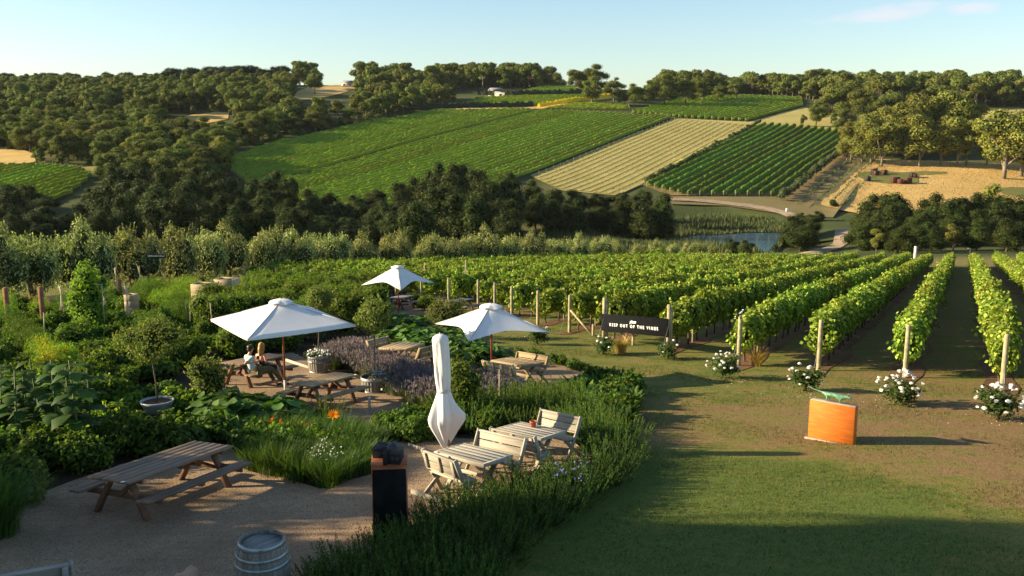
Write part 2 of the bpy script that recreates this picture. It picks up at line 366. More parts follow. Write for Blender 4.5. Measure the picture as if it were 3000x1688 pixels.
def hgt(x, y):
    x = np.asarray(x, float); y = np.asarray(y, float)
    fx = np.clip((x + 700) / 5, 0, len(_gx) - 1.001); fy = np.clip((y - 110) / 5, 0, len(_gy) - 1.001)
    i = fx.astype(int); j = fy.astype(int); a = fx - i; b = fy - j
    far = (_GZ[j, i] * (1 - a) + _GZ[j, i + 1] * a) * (1 - b) + (_GZ[j + 1, i] * (1 - a) + _GZ[j + 1, i + 1] * a) * b
    k = smooth(128, 175, y); return h_near(y) * (1 - k) + far * k
def hz(x, y): return float(hgt(x, y))
def G(u, v, dz=0.0):
    """the point of the ground (raised by dz) seen at photo pixel (u, v)"""
    d = raydir(u, v); d = d / d[1]; ts = np.concatenate([np.arange(4, 140, .5), np.arange(140, 1200, 2.0)])
    f = CZ + d[2] * ts - (hgt(d[0] * ts, ts) + dz); k = np.argmax(f < 0)
    if not (f < 0).any(): k = len(ts) - 1
    lo, hi = ts[max(k - 1, 0)], ts[k]
    for _ in range(30):
        m = (lo + hi) / 2
        if CZ + d[2] * m - (float(hgt(d[0] * m, m)) + dz) > 0: lo = m
        else: hi = m
    return Vector((d[0] * lo, lo, CZ + d[2] * lo))
def GP(pts): return np.array([G(*p)[:2] for p in pts])
def at(u, v, Y):
    d = raydir(u, v); k = Y / d[1]; return Vector((d[0] * k, Y, CZ + d[2] * k))

# ------------------------------------------------------------------ mesh helpers
def mesh(name, verts, polys, mat=None, smooth_=False, mats=None, midx=None):
    """polys: list of (n,k) index arrays"""
    me = bpy.data.meshes.new(name); verts = np.asarray(verts, np.float32).reshape(-1, 3)
    polys = [np.asarray(p, np.int32) for p in polys if len(p)]
    nl = sum(p.size for p in polys); npol = sum(len(p) for p in polys)
    me.vertices.add(len(verts)); me.vertices.foreach_set('co', verts.ravel())
    me.loops.add(nl); me.polygons.add(npol)
    me.loops.foreach_set('vertex_index', np.concatenate([p.ravel() for p in polys]))
    tot = np.concatenate([np.full(len(p), p.shape[1], np.int32) for p in polys]); st = np.concatenate([[0], np.cumsum(tot)[:-1]]).astype(np.int32)
    me.polygons.foreach_set('loop_start', st); me.polygons.foreach_set('loop_total', tot)
    if smooth_: me.polygons.foreach_set('use_smooth', np.ones(npol, bool))
    for m in (mats or ([mat] if mat else [])): me.materials.append(MATS[m])
    if midx is not None: me.polygons.foreach_set('material_index', np.asarray(midx, np.int32))
    me.update(calc_edges=True); me.validate(); return me
class MB:
    """collects simple solids into one mesh"""
    def __init__(s): s.v = []; s.f = []; s.n = 0
    def add(s, V, Fs):
        V = np.asarray(V, float).reshape(-1, 3); s.v.append(V)
        for f in Fs:
            f = np.asarray(f, int); f = f.reshape(1, -1) if f.ndim == 1 else f; s.f.append(f + s.n)
        s.n += len(V); return s
    def box(s, c, d, R=None, bev=0.0):
        c = np.array(c, float); h = np.array(d, float) / 2; b = min(bev, *(h * .45)) if bev else 0
        if not b:
            V = np.array([(x, y, z) for x in (-1, 1) for y in (-1, 1) for z in (-1, 1)]) * h
            Fs = [np.array([(0, 1, 3, 2), (4, 6, 7, 5), (0, 4, 5, 1), (2, 3, 7, 6), (0, 2, 6, 4), (1, 5, 7, 3)])]
        else:   # chamfered in the xy outline and top/bottom rims
            def ring(z, i): 
                a, bb = h[0] - i, h[1] - i; k = b
                return [(-a + k, -bb, z), (a - k, -bb, z), (a, -bb + k, z), (a, bb - k, z), (a - k, bb, z), (-a + k, bb, z), (-a, bb - k, z), (-a, -bb + k, z)]
            V = np.array(ring(-h[2], b * .6) + ring(-h[2] + b, 0) + ring(h[2] - b, 0) + ring(h[2], b * .6))
            q = [(8 * r + i, 8 * r + (i + 1) % 8, 8 * r + 8 + (i + 1) % 8, 8 * r + 8 + i) for r in range(3) for i in range(8)]
            Fs = [np.array(q), np.array([list(range(7, -1, -1))]), np.array([list(range(24, 32))])]
        if R is not None: V = V @ np.array(R).T
        return s.add(V + c, Fs)
    def beam(s, a, b, w, t, up=(0, 0, 1), bev=.0):
        """board from a to b, w wide (across up x dir), t thick (along up)"""
        a = Vector(a); b = Vector(b); d = b - a; L = d.length; d.normalize(); u = Vector(up); x = d.cross(u)
        if x.length < 1e-4: x = d.cross(Vector((0, 1, 0)))
        x.normalize(); u = x.cross(d); R = np.array([d, x, u]).T
        return s.box((a + b) / 2, (L, w, t), R, bev)
    def tube(s, pts, rad, n=8, cap=True):
        pts = [Vector(p) for p in pts]; V = []; k = len(pts)
        rad = [rad] * k if isinstance(rad, (int, float)) else rad
        ref = Vector((0.13, .27, 1)).normalized()
        for i, p in enumerate(pts):
            d = (pts[min(i + 1, k - 1)] - pts[max(i - 1, 0)]).normalized()
            x = d.cross(ref if abs(d.dot(ref)) < .95 else Vector((1, 0, 0))).normalized(); y = d.cross(x)
            V += [p + (x * cos(2 * pi * j / n) + y * sin(2 * pi * j / n)) * rad[i] for j in range(n)]
        q = [(n * i + j, n * i + n + j, n * i + n + (j + 1) % n, n * i + (j + 1) % n) for i in range(k - 1) for j in range(n)]
        Fs = [np.array(q)]
        if cap: Fs += [np.array([list(range(n))]), np.array([[n * (k - 1) + j for j in range(n - 1, -1, -1)]])]
        return s.add([tuple(v) for v in V], Fs)
    def lathe(s, prof, n=24, c=(0, 0, 0), sq=1.0):
        V = [(c[0] + r * cos(2 * pi * j / n), c[1] + r * sin(2 * pi * j / n) * sq, c[2] + z) for r, z in prof for j in range(n)]
        q = [(n * i + j, n * i + (j + 1) % n, n * i + n + (j + 1) % n, n * i + n + j) for i in range(len(prof) - 1) for j in range(n)]
        return s.add(V, [np.array(q)])
    def ell(s, c, r, n=10, m=7, R=None):
        V = [(0, 0, -1)] + [(cos(2 * pi * j / n) * cos(a), sin(2 * pi * j / n) * cos(a), sin(a)) for a in [(-pi / 2 + pi * (i + 1) / (m + 1)) for i in range(m)] for j in range(n)] + [(0, 0, 1)]
        V = np.array(V) * np.array(r)
        if R is not None: V = V @ np.array(R).T
        q = [(1 + n * i + j, 1 + n * i + (j + 1) % n, 1 + n * i + n + (j + 1) % n, 1 + n * i + n + j) for i in range(m - 1) for j in range(n)]
        t1 = [(0, 1 + (j + 1) % n, 1 + j) for j in range(n)]; e = len(V) - 1; o = 1 + n * (m - 1); t2 = [(e, o + j, o + (j + 1) % n) for j in range(n)]
        return s.add(V + np.array(c), [np.array(q), np.array(t1), np.array(t2)])
    def mesh(s, name, mat, sm=False):
        by = {}
        for f in s.f: by.setdefault(f.shape[1], []).append(f)
        return mesh(name, np.concatenate(s.v), [np.concatenate(x) for x in by.values()], mat, sm)
    def obj(s, name, mat, parent=None, sm=False, **k): return obj(name, s.mesh(name, mat, sm), parent, **k)
def obj(name, me, parent=None, loc=(0, 0, 0), rz=0.0, sc=1.0, label=None, kind=None, cat=None, group=None, rot=None):
    o = bpy.data.objects.new(name, me); COL.objects.link(o); o.location = loc
    o.rotation_euler = rot if rot is not None else (0, 0, rz); o.scale = (sc, sc, sc) if isinstance(sc, (int, float)) else sc
    if parent is not None: o.parent = parent
    for k, v in (('label', label), ('kind', kind), ('category', cat), ('group', group)):
        if v: o[k] = v
    return o
def thing(name, label, cat, loc=(0, 0, 0), rz=0.0, group=None, sc=1.0):
    return obj(name, None, None, loc, rz, sc, label, None, cat, group)
def dup(root, loc, rz=0.0, sc=1.0, label=None, group=None):
    def cp(o, par):
        c = o.copy(); COL.objects.link(c)
        if par is not None: c.parent = par
        for ch in KIDS.get(o.name, ()): cp(ch, c)
        return c
    KIDS = {}
    def walk(o):
        KIDS[o.name] = list(o.children)
        for ch in o.children: walk(ch)
    walk(root); r = cp(root, None); r.location = loc; r.rotation_euler = (0, 0, rz); r.scale = (sc, sc, sc) if isinstance(sc, (int, float)) else sc
    if label: r['label'] = label
    if group: r['group'] = group
    return r
def unit(a): return a / np.maximum(np.linalg.norm(a, axis=-1, keepdims=True), 1e-9)
def cards(C, N, L, W, rng=RNG, shape='rhomb', T=None):
    """leaf faces: centres C, normals N, lengths L, widths W -> (verts, quads)"""
    n = len(C); N = unit(N); L = np.broadcast_to(L, n)[:, None]; W = np.broadcast_to(W, n)[:, None]
    r = rng.normal(size=(n, 3)) if T is None else T
    T_ = unit(r - (r * N).sum(1, keepdims=True) * N); B = np.cross(N, T_)
    if shape == 'rhomb': V = np.stack([C - T_ * L / 2, C + B * W / 2 - T_ * L * .08, C + T_ * L / 2, C - B * W / 2 - T_ * L * .08], 1)
    elif shape == 'base': V = np.stack([C, C + B * W / 2 + T_ * L * .4, C + T_ * L, C - B * W / 2 + T_ * L * .4], 1)
    else: V = np.stack([C - T_ * L / 2 - B * W / 2, C - T_ * L / 2 + B * W / 2, C + T_ * L / 2 + B * W / 2, C + T_ * L / 2 - B * W / 2], 1)
    return V.reshape(-1, 3), np.arange(4 * n).reshape(-1, 4)
def blades(P, D, H, Wd, bend, rng=RNG, seg=2):
    """grass-like blades: base P, lean direction D (xy), height H, width, bend -> strips ending in a point"""
    n = len(P); H = np.broadcast_to(H, n)[:, None]; Wd = np.broadcast_to(Wd, n)[:, None]; bend = np.broadcast_to(bend, n)[:, None]
    D = unit(np.concatenate([D, np.zeros((n, 1))], 1)); S = np.stack([-D[:, 1], D[:, 0], np.zeros(n)], 1); V = []
    up = np.array([0, 0, 1.0])
    for i in range(seg):
        s = i / seg; c = P + up * H * s * (1 - .3 * bend * s) + D * H * bend * s * s; V += [c - S * Wd / 2 * (1 - .3 * s), c + S * Wd / 2 * (1 - .3 * s)]
    V.append(P + up * H * (1 - .3 * bend) + D * H * bend)
    k = 2 * seg + 1; V = np.stack(V, 1).reshape(-1, 3); b = np.arange(n)[:, None] * k
    q = [b + np.array([[2 * i, 2 * i + 1, 2 * i + 3, 2 * i + 2]]) for i in range(seg - 1)]; t = b + np.array([[2 * seg - 2, 2 * seg - 1, 2 * seg]])
    return V, (np.concatenate(q) if q else np.zeros((0, 4), int)), t
class CoreT(tuple): pass      # opaque filler inside a crown; its darker material paints in the inner self-shade
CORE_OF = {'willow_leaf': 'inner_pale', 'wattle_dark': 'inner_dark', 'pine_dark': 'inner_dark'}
def joinmesh(name, parts, mat, sm=False):
    vs = []; by = {}; n = 0; mi = {}
    for p in parts:
        V = p[0]; vs.append(V)
        for f in p[1:]:
            f = np.asarray(f)
            if len(f): by.setdefault(f.shape[1], []).append(f + n); mi.setdefault(f.shape[1], []).append(np.full(len(f), int(isinstance(p, CoreT))))
        n += len(V)
    idx = np.concatenate([np.concatenate(x) for x in mi.values()])
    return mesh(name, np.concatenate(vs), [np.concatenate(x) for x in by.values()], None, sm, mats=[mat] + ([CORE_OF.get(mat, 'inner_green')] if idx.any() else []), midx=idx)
def on_ellipsoids(lobes, n, rng, shell=(.8, 1.05), reject=.82, up_bias=0.0):
    """points spread over the outside of overlapping ellipsoids -> points, outward normals"""
    c = np.array([l[0] for l in lobes]); r = np.array([l[1] for l in lobes]); wgt = (r[:, 0] * r[:, 2]); wgt = wgt / wgt.sum()
    k = rng.choice(len(lobes), n, p=wgt); d = unit(rng.normal(size=(n, 3))); d[:, 2] += up_bias; d = unit(d)
    p = c[k] + d * r[k] * rng.uniform(*shell, (n, 1)); nn = unit(d / r[k])
    q = ((p[:, None] - c[None]) / r[None]); ins = (np.sqrt((q ** 2).sum(-1)) < reject); ins[np.arange(n), k] = False
    keep = ~ins.any(1); return p[keep], nn[keep]
def cores(mb, lobes, f=.78, n=7, m=4):
    for c, r in lobes: mb.ell(c, np.array(r) * f, n, m)
def drape(name, poly, mat, off=.012, step=1.0, parent=None, kind='structure', label=None, cat=None, zfun=None, jag=0.0):
    """a sheet following the ground inside a plan polygon"""
    poly = np.asarray(poly, float)
    if jag:   # uneven edge
        q = []
        for i in range(len(poly)):
            a, b = poly[i], poly[(i + 1) % len(poly)]; L = np.linalg.norm(b - a); m = max(1, int(L / (jag * 3)))
            for j in range(m): q.append(a + (b - a) * j / m + (RNG.normal(size=2) * jag * .5 if j else 0))
        poly = np.array(q)
    x0, y0 = poly.min(0); x1, y1 = poly.max(0)
    gx, gy = np.meshgrid(np.arange(x0, x1 + step, step), np.arange(y0, y1 + step, step)); gx = gx.ravel() + .013; gy = gy.ravel() + .007
    ins = inpoly(gx, gy, poly); pts = [Vector(p) for p in poly] + [Vector((a, b)) for a, b in zip(gx[ins], gy[ins])]
    n = len(poly); ed = [(i, (i + 1) % n) for i in range(n)]
    vs, es, fs, *_ = mgeo.delaunay_2d_cdt(pts, ed, [], 1, 1e-5)
    V = np.array([(v.x, v.y) for v in vs]); z = (zfun or hgt)(V[:, 0], V[:, 1]) + off
    ok = [f for f in fs if len(f) == 3]; cen = V[np.array(ok)].mean(1); k = inpoly(cen[:, 0], cen[:, 1], poly)
    T = np.array(ok)[k]; me = mesh(name, np.column_stack([V, z]), [T], mat, True)
    return obj(name, me, parent, kind=kind, label=label, cat=cat)
def scatter(poly, step, rng=RNG, jit=.45):
    poly = np.asarray(poly, float); x0, y0 = poly.min(0); x1, y1 = poly.max(0)
    gx, gy = np.meshgrid(np.arange(x0, x1 + step, step), np.arange(y0, y1 + step, step * .87)); gx = gx + (np.arange(gx.shape[0]) % 2)[:, None] * step / 2
    gx = gx.ravel() + rng.uniform(-jit, jit, gx.size) * step; gy = gy.ravel() + rng.uniform(-jit, jit, gy.size) * step
    k = inpoly(gx, gy, poly); return np.column_stack([gx[k], gy[k]])
def instancer(name, protos, P, rz, sc, kind='stuff', label=None):
    """one countless mass: proto meshes instanced on points by geometry nodes"""
    n = len(P); me = bpy.data.meshes.new(name); me.vertices.add(n); me.vertices.foreach_set('co', np.asarray(P, np.float32).ravel())
    a = me.attributes.new('rz', 'FLOAT', 'POINT'); a.data.foreach_set('value', np.asarray(rz, np.float32))
    a = me.attributes.new('sc', 'FLOAT', 'POINT'); a.data.foreach_set('value', np.asarray(sc, np.float32))
    a = me.attributes.new('pi', 'INT', 'POINT'); a.data.foreach_set('value', (np.arange(n) * 7919 % len(protos)).astype(np.int32))
    o = obj(name, me, kind=kind, label=label)
    ng = bpy.data.node_groups.new(name, 'GeometryNodeTree'); ng.interface.new_socket('Geometry', in_out='INPUT', socket_type='NodeSocketGeometry')
    ng.interface.new_socket('Geometry', in_out='OUTPUT', socket_type='NodeSocketGeometry'); N = ng.nodes; Lk = ng.links
    gi = N.new('NodeGroupInput'); go = N.new('NodeGroupOutput'); gj = N.new('GeometryNodeGeometryToInstance'); ins = N.new('GeometryNodeInstanceOnPoints')
    for p in reversed(protos):
        oi = N.new('GeometryNodeObjectInfo'); oi.inputs['Object'].default_value = p; oi.inputs['As Instance'].default_value = True; Lk.new(oi.outputs['Geometry'], gj.inputs[0])
    def attr(nm, ty):
        a = N.new('GeometryNodeInputNamedAttribute'); a.data_type = ty; a.inputs['Name'].default_value = nm; return a.outputs['Attribute']
    ins.inputs['Pick Instance'].default_value = True
    Lk.new(gi.outputs[0], ins.inputs['Points']); Lk.new(gj.outputs[0], ins.inputs['Instance']); Lk.new(attr('pi', 'INT'), ins.inputs['Instance Index'])
    cx = N.new('ShaderNodeCombineXYZ'); Lk.new(attr('rz', 'FLOAT'), cx.inputs['Z']); Lk.new(cx.outputs[0], ins.inputs['Rotation'])
    Lk.new(attr('sc', 'FLOAT'), ins.inputs['Scale']); Lk.new(ins.outputs[0], go.inputs[0])
    md = o.modifiers.new('scatter', 'NODES'); md.node_group = ng; return o
def ordi(n): return ('%d' % n) + ('th' if 10 < n % 100 < 14 else {1: 'st', 2: 'nd', 3: 'rd'}.get(n % 10, 'th'))
def proto(me): return bpy.data.objects.new(me.name, me)    # never linked to the scene: only the source of a scatter

# ------------------------------------------------------------------ ground sheet
_th = np.radians(np.linspace(-82, 82, 330)); _r = np.concatenate([[0.5], np.geomspace(2, 3000, 300)])
_R, _T = np.meshgrid(_r, _th, indexing='ij'); _X = _R * np.sin(_T); _Y = _R * np.cos(_T) - 1.0
_Z = hgt(_X, _Y); _bz = h_far(_X[_R > 1000], _Y[_R > 1000]); _k = smooth(1000, 1090, _R[_R > 1000]); _Z[_R > 1000] = _Z[_R > 1000] * (1 - _k) + np.minimum(_bz, _Z[_R > 1000]) * _k
_nr, _nt = _R.shape; _i = np.arange(_nr - 1)[:, None] * _nt + np.arange(_nt - 1)[None]; _q = np.stack([_i, _i + _nt, _i + _nt + 1, _i + 1], -1).reshape(-1, 4)
obj('ground', mesh('ground', np.stack([_X, _Y, _Z], -1).reshape(-1, 3), [_q], 'ground_mix', True), kind='structure')
# the bank behind the camera side, so shade trees stand on something

# ------------------------------------------------------------------ tree prototypes (unit: metres, tall ones 12 m)
def tree_meshes(kind, seed, n, cs, H=12.0, lite=False):
    r = np.random.default_rng(seed); lobes = []
    if kind == 'gum':          # bare limbs below, piled flattish clumps above
        m = 15 if not lite else 10
        for i in range(m):
            a = r.uniform(0, 2 * pi); t = r.uniform(0, 1) ** .75; rad = 4.3 * sin(pi * (.24 + .66 * t)) * r.uniform(.35, 1.0)
            s = r.uniform(1.1, 2.0) * (1.15 - .3 * t); lobes.append(((rad * cos(a), rad * sin(a), (3.0 if lite else 3.6) + 7.2 * t), (s * 1.15, s * 1.15, s * .78)))
        lobes.append(((0, 0, 8.0), (2.3, 2.3, 2.0)))
    elif kind == 'round':      # dense round crown to the ground
        for i in range(12 if not lite else 8):
            a = r.uniform(0, 2 * pi); t = r.uniform(0, 1); rad = 3.4 * sin(pi * (.22 + .6 * t)) * r.uniform(.5, 1)
            s = r.uniform(1.5, 2.3) * (1.1 - .3 * t); lobes.append(((rad * cos(a), rad * sin(a), 2.0 + 8.3 * t), (s, s, s * .95)))
        lobes.append(((0, 0, 6), (3, 3, 4.3)))
    elif kind == 'pine':       # broad dark dome
        for i in range(12):
            a = r.uniform(0, 2 * pi); rad = 5.2 * r.uniform(.2, 1); s = r.uniform(1.8, 2.8)
            lobes.append(((rad * cos(a), rad * sin(a), 8.2 + 2.0 * (1 - (rad / 5.2) ** 2) * 1.3), (s, s, s * .7)))
        lobes.append(((0, 0, 6.5), (4.6, 4.6, 3.0)))
    elif kind == 'slim':       # upright young gum
        for i in range(9):
            a = r.uniform(0, 2 * pi); t = (i + r.uniform(0, 1)) / 9; rad = 1.7 * sin(pi * (.2 + .6 * t)); s = r.uniform(1.0, 1.6)
            lobes.append(((rad * cos(a), rad * sin(a), 4.2 + 7 * t), (s, s, s * 1.05)))
    p, nn = on_ellipsoids(lobes, n, r, shell=(.78, 1.14), reject=.76)
    nn = unit(nn + r.normal(size=nn.shape) * .42); L = r.uniform(.6, 1.25, len(p)) * cs
    c = cards(p, nn, L, L * .7, r, 'rect' if lite else 'rhomb')
    mb = MB(); cores(mb, lobes, .74, 6, 3)
    cv = np.concatenate(mb.v); cf = {}
    for f in mb.f: cf.setdefault(f.shape[1], []).append(f)
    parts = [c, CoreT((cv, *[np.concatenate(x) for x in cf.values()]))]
    tb = MB(); base = .34 if kind != 'slim' else .2; nl = 7 if not lite else 4
    if kind == 'round' and lite: nl = 2
    tb.tube([(0, 0, -.4), (.1, .05, 2.2), (-.1, .1, 5.0), (.1, 0, 8.5)], [base, base * .8, base * .55, base * .25], 7)
    for i in range(nl):
        l = lobes[(i * 3) % len(lobes)][0]; z0 = r.uniform(1.6, 4.5); q = (l[0] * .45 + r.uniform(-.3, .3), l[1] * .45, (z0 + l[2]) * .5 - .3)
        tb.tube([(0, 0, z0), q, l], [base * .5, base * .33, base * .12], 5)
    return parts, tb
CROWN = {}; TRUNK = {}
def mk_tree(key, kind, seed, n, cs, mat, lite=False):
    parts, tb = tree_meshes(kind, seed, n, cs, lite=lite)
    CROWN[key] = joinmesh('crown', parts, mat); TRUNK[key] = tb.mesh('trunk', 'bark_pale' if kind in ('gum', 'slim') else 'bark')
    return key
for k_ in range(4): mk_tree('gum%d' % k_, 'gum', 20 + k_, 6500, .38, 'gum_leaf')
for k_ in range(3): mk_tree('gold%d' % k_, 'gum', 40 + k_, 7500, .36, 'gum_gold')
for k_ in range(3): mk_tree('slim%d' % k_, 'slim', 60 + k_, 3200, .38, 'gum_gold')
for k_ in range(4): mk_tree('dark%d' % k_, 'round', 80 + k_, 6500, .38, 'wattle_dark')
for k_ in range(2): mk_tree('pine%d' % k_, 'pine', 90 + k_, 2600, .6, 'pine_dark')
for k_ in range(5): mk_tree('lite%d' % k_, 'gum', 100 + k_, 2600, .48, 'gum_leaf', True)
mk_tree('lpine0', 'pine', 120, 1200, .75, 'pine_dark', True)
def tree(key, x, y, H, label, cat='tree', name='gum_tree', group=None, wid=1.0, rz=None, z=None):
    s = H / 12.0; e = thing(name, label, cat, (x, y, (hz(x, y) if z is None else z) - .1), random.uniform(0, 6.28) if rz is None else rz, group, (s * wid, s * wid, s))
    obj('crown', CROWN[key], e); obj('trunk', TRUNK[key], e); return e

# ------------------------------------------------------------------ far fields (sheets laid on the hill)
def sheet(name, px, mat, off=.25, step=7.0, jag=0.0): return drape(name, GP(px), mat, off, step, jag=jag)
PX_A = [(672, 500), (684, 462), (800, 425), (1050, 369), (1270, 331), (1514, 324), (1968, 347), (1549, 514), (1400, 580), (1140, 620), (900, 600), (720, 540)]
PX_B = [(1975, 349), (2208, 367), (1880, 545), (1800, 575), (1640, 560), (1553, 517)]
PX_C = [(2228, 368), (2350, 375), (2472, 388), (2466, 436), (2278, 577), (2000, 574), (1878, 543)]
PX_F = [(1850, 332), (1990, 293), (2150, 284), (2345, 290), (2350, 314), (2195, 357), (2000, 346)]
PX_G = [(1380, 303), (1400, 291), (1700, 280), (1700, 300), (1500, 318), (1345, 315)]
PX_T = [(1500, 284), (1590, 258), (1710, 258), (1708, 274), (1600, 282)]
PX_R = [(1600, 322), (1700, 306), (1835, 312), (1840, 325), (1700, 323)]
PX_H = [(-40, 492), (120, 490), (232, 500), (268, 522), (210, 570), (140, 600), (30, 605), (-60, 600)]
sheet('field', [(860, 272), (900, 258), (960, 252), (1040, 247), (1046, 258), (1010, 272), (960, 285), (880, 296), (862, 292)], 'golden_grass')
sheet('field', [(508, 352), (560, 338), (640, 330), (672, 330), (668, 350), (610, 362), (540, 364)], 'golden_grass')
sheet('field', [(-60, 436), (60, 438), (98, 452), (106, 476), (40, 484), (-60, 486)], 'golden_grass')
sheet('field', [(236, 492), (290, 488), (300, 520), (262, 520)], 'mown_field')
sheet('field', [(1240, 320), (1560, 300), (1680, 302), (1580, 322), (1400, 324)], 'golden_grass')
sheet('field', [(1975, 348), (2195, 358), (2350, 315), (2380, 320), (2480, 345), (2520, 385), (2475, 392), (2350, 378), (2228, 369), (2100, 360)], 'pale_grass', .2)
sheet('field', [(2860, 328), (3100, 320), (3140, 352), (3000, 368), (2890, 362)], 'pale_grass')
sheet('vineyard_ground', PX_A, 'vineyard_soil', .3)
sheet('field', PX_B, 'mown_field', .3)
sheet('vineyard_ground', PX_C, 'vineyard_soil_dry', .3)
sheet('vineyard_ground', PX_F, 'vineyard_soil', .3)
sheet('vineyard_ground', PX_G, 'vineyard_soil', .3); sheet('vineyard_ground', PX_T, 'vineyard_soil', .3); sheet('vineyard_ground', PX_H, 'vineyard_soil', .3)
sheet('field', [(1885, 545), (2225, 369), (2236, 369), (2004, 574), (1960, 574)], 'vineyard_soil_dry', .22)
# the slope right of the dark vineyard: young vines, worn earth, golden paddock with a mown lawn in it
sheet('field', [(2285, 577), (2475, 438), (2530, 470), (2400, 585), (2370, 610)], 'vineyard_soil_dry', .33, 5)
sheet('field', [(1960, 578), (2285, 578), (2370, 605), (2500, 470), (2560, 480), (2440, 640), (2300, 630), (2130, 605), (1960, 600)], 'red_earth', .25, 5, .0)
sheet('golden_field', [(2410, 592), (2470, 545), (2535, 488), (2560, 470), (2700, 474), (2900, 482), (3150, 490), (3200, 640), (2980, 650), (2850, 600), (2700, 640), (2560, 640), (2405, 604)], 'golden_grass', .5, 4, 1.0)
sheet('mown_lawn', [(2508, 520), (2525, 510), (2580, 504), (2640, 510), (2700, 506), (2770, 508), (2770, 514), (2690, 518), (2690, 530), (2690, 541), (2600, 543), (2540, 536)], 'mown_green', .62, 3)
sheet('mown_lawn', [(2918, 560), (2960, 553), (3100, 556), (3120, 585), (3000, 584), (2940, 575)], 'mown_green', .62, 3)
for px in ([(1965, 588), (2030, 590), (2110, 597), (2190, 606), (2250, 616), (2300, 628), (2330, 640)], ):
    L = GP(px); n_ = np.gradient(L, axis=0); n_ = n_ / np.linalg.norm(n_, axis=1)[:, None]; nr = np.column_stack([-n_[:, 1], n_[:, 0]])
    drape('track', np.concatenate([L + nr * 2.0, (L - nr * 2.0)[::-1]]), 'path_dirt', .5, 3)
L = GP([(2372, 748), (2405, 738), (2440, 727), (2466, 713), (2470, 690), (2472, 672)]); n_ = np.gradient(L, axis=0); n_ = n_ / np.linalg.norm(n_, axis=1)[:, None]; nr = np.column_stack([-n_[:, 1], n_[:, 0]])
drape('dirt_road', np.concatenate([L + nr * 2.1, (L - nr * 2.1)[::-1]]), 'path_dirt', .2, 2.5)
# pond
pw = POND; drape('pond_water', (pw - pw.mean(0)) * 1.05 + pw.mean(0), 'pond_water', 0, 2.5, zfun=lambda x, y: np.full(len(x), POND_Z) + 0.0)
sheet('marsh', [(1500, 700), (1700, 645), (1950, 600), (2130, 612), (2300, 640), (2470, 640), (2470, 700), (2300, 720)], 'marsh_ground', .05, 6)

# ------------------------------------------------------------------ far vine rows, one object each
def row_mesh(P0, P1, hgt_, wid, rng, dens=1.0, leafs=.55, mat='vine_far', gap=0.0, step=1.0):
    L = np.linalg.norm(P1 - P0); n = max(3, int(L / step)); t = np.linspace(0, 1, n + 1); X = P0[0] + (P1[0] - P0[0]) * t; Y = P0[1] + (P1[1] - P0[1]) * t
    Z = hgt(X, Y) + .15; d = (P1 - P0) / L; s = np.array([-d[1], d[0]]); hh = hgt_ * rng.uniform(.75, 1.15, n + 1); ww = wid * rng.uniform(.7, 1.2, n + 1)
    prof = [(-.5, .3), (-.42, .75), (0, 1.0), (.42, .75), (.5, .3)]; V = []
    for a, b in prof:
        j = rng.normal(size=(n + 1)) * .1; V.append(np.column_stack([X + s[0] * (a * ww + j), Y + s[1] * (a * ww + j), Z + b * hh]))
    V = np.stack(V, 1).reshape(-1, 3); k = len(prof); i = np.arange(n)[:, None] * k + np.arange(k - 1)[None]
    q = np.stack([i, i + 1, i + 1 + k, i + k], -1).reshape(-1, 4); nm = int(L * 2.2 * dens); tt = rng.uniform(0, 1, nm); side = rng.uniform(-.5, .5, nm)
    cx = P0[0] + (P1[0] - P0[0]) * tt + s[0] * side * wid; cy = P0[1] + (P1[1] - P0[1]) * tt + s[1] * side * wid
    cz = hgt(cx, cy) + .15 + hgt_ * (1.05 - 1.6 * side ** 2) * rng.uniform(.7, 1.1, nm)
    N = np.column_stack([s[0] * side * 2, s[1] * side * 2, np.full(nm, .8)]) + rng.normal(size=(nm, 3)) * .6
    return joinmesh('vines', [(V, q), cards(np.column_stack([cx, cy, cz]), N, leafs * rng.uniform(.6, 1.3, nm), leafs * .8, rng, 'rect')], mat)
POST_FAR = MB().tube([(0, 0, -.2), (0, 0, 1.9)], .09, 5).mesh('end_post', 'post_wood')
def vine_block(px, dpx, spacing, label, group, mat='vine_far', h=1.7, wid=1.15, skip=(), dens=2.2, posts=True, lo=0, leafs=.36):
    poly = GP(px); a, b = GP(dpx); d = (b - a) / np.linalg.norm(b - a); s = np.array([-d[1], d[0]]); o = (poly @ s).min(); e = (poly @ s).max(); n = 0
    skips = [float(GP([q])[0] @ s) for q in skip]; BLK = []; sgn = 1 if s[0] > 0 else -1
    for c in np.arange(o + spacing * .5, e, spacing):
        if any(abs(c - k) < spacing * .9 for k in skips): continue
        xs = []
        for i in range(len(poly)):
            p, q = poly[i - 1], poly[i]; cp, cq = p @ s - c, q @ s - c
            if cp * cq < 0: xs.append(float((p + (q - p) * cp / (cp - cq)) @ d))
        xs.sort()
        for k in range(0, len(xs) - 1, 2):
            if xs[k + 1] - xs[k] < 6: continue
            P0 = s * c + d * xs[k]; P1 = s * c + d * xs[k + 1]; e_ = thing('vine_row', label, 'vine row', (0, 0, 0), 0, group); BLK.append(e_)
            obj('vines', row_mesh(P0, P1, h, wid, RNG, dens, mat=mat, leafs=leafs), e_); n += 1
            if posts:
                for P in (P0 - d * .8, P1 + d * .8): obj('end_post', POST_FAR, e_, (P[0], P[1], hz(*P) + .2))
    BLK = BLK[::-1] if sgn > 0 else BLK
    for k, o in enumerate(BLK): o['label'] = ordi(k + 1) + ' ' + label
    return n
DIR = [(1549, 514), (1968, 347)]
nA = vine_block(PX_A, DIR, 2.9, 'vine row from the bare field on the broad sunlit slope across the valley', 'vine rows on the broad green slope', skip=[(1250, 412)])
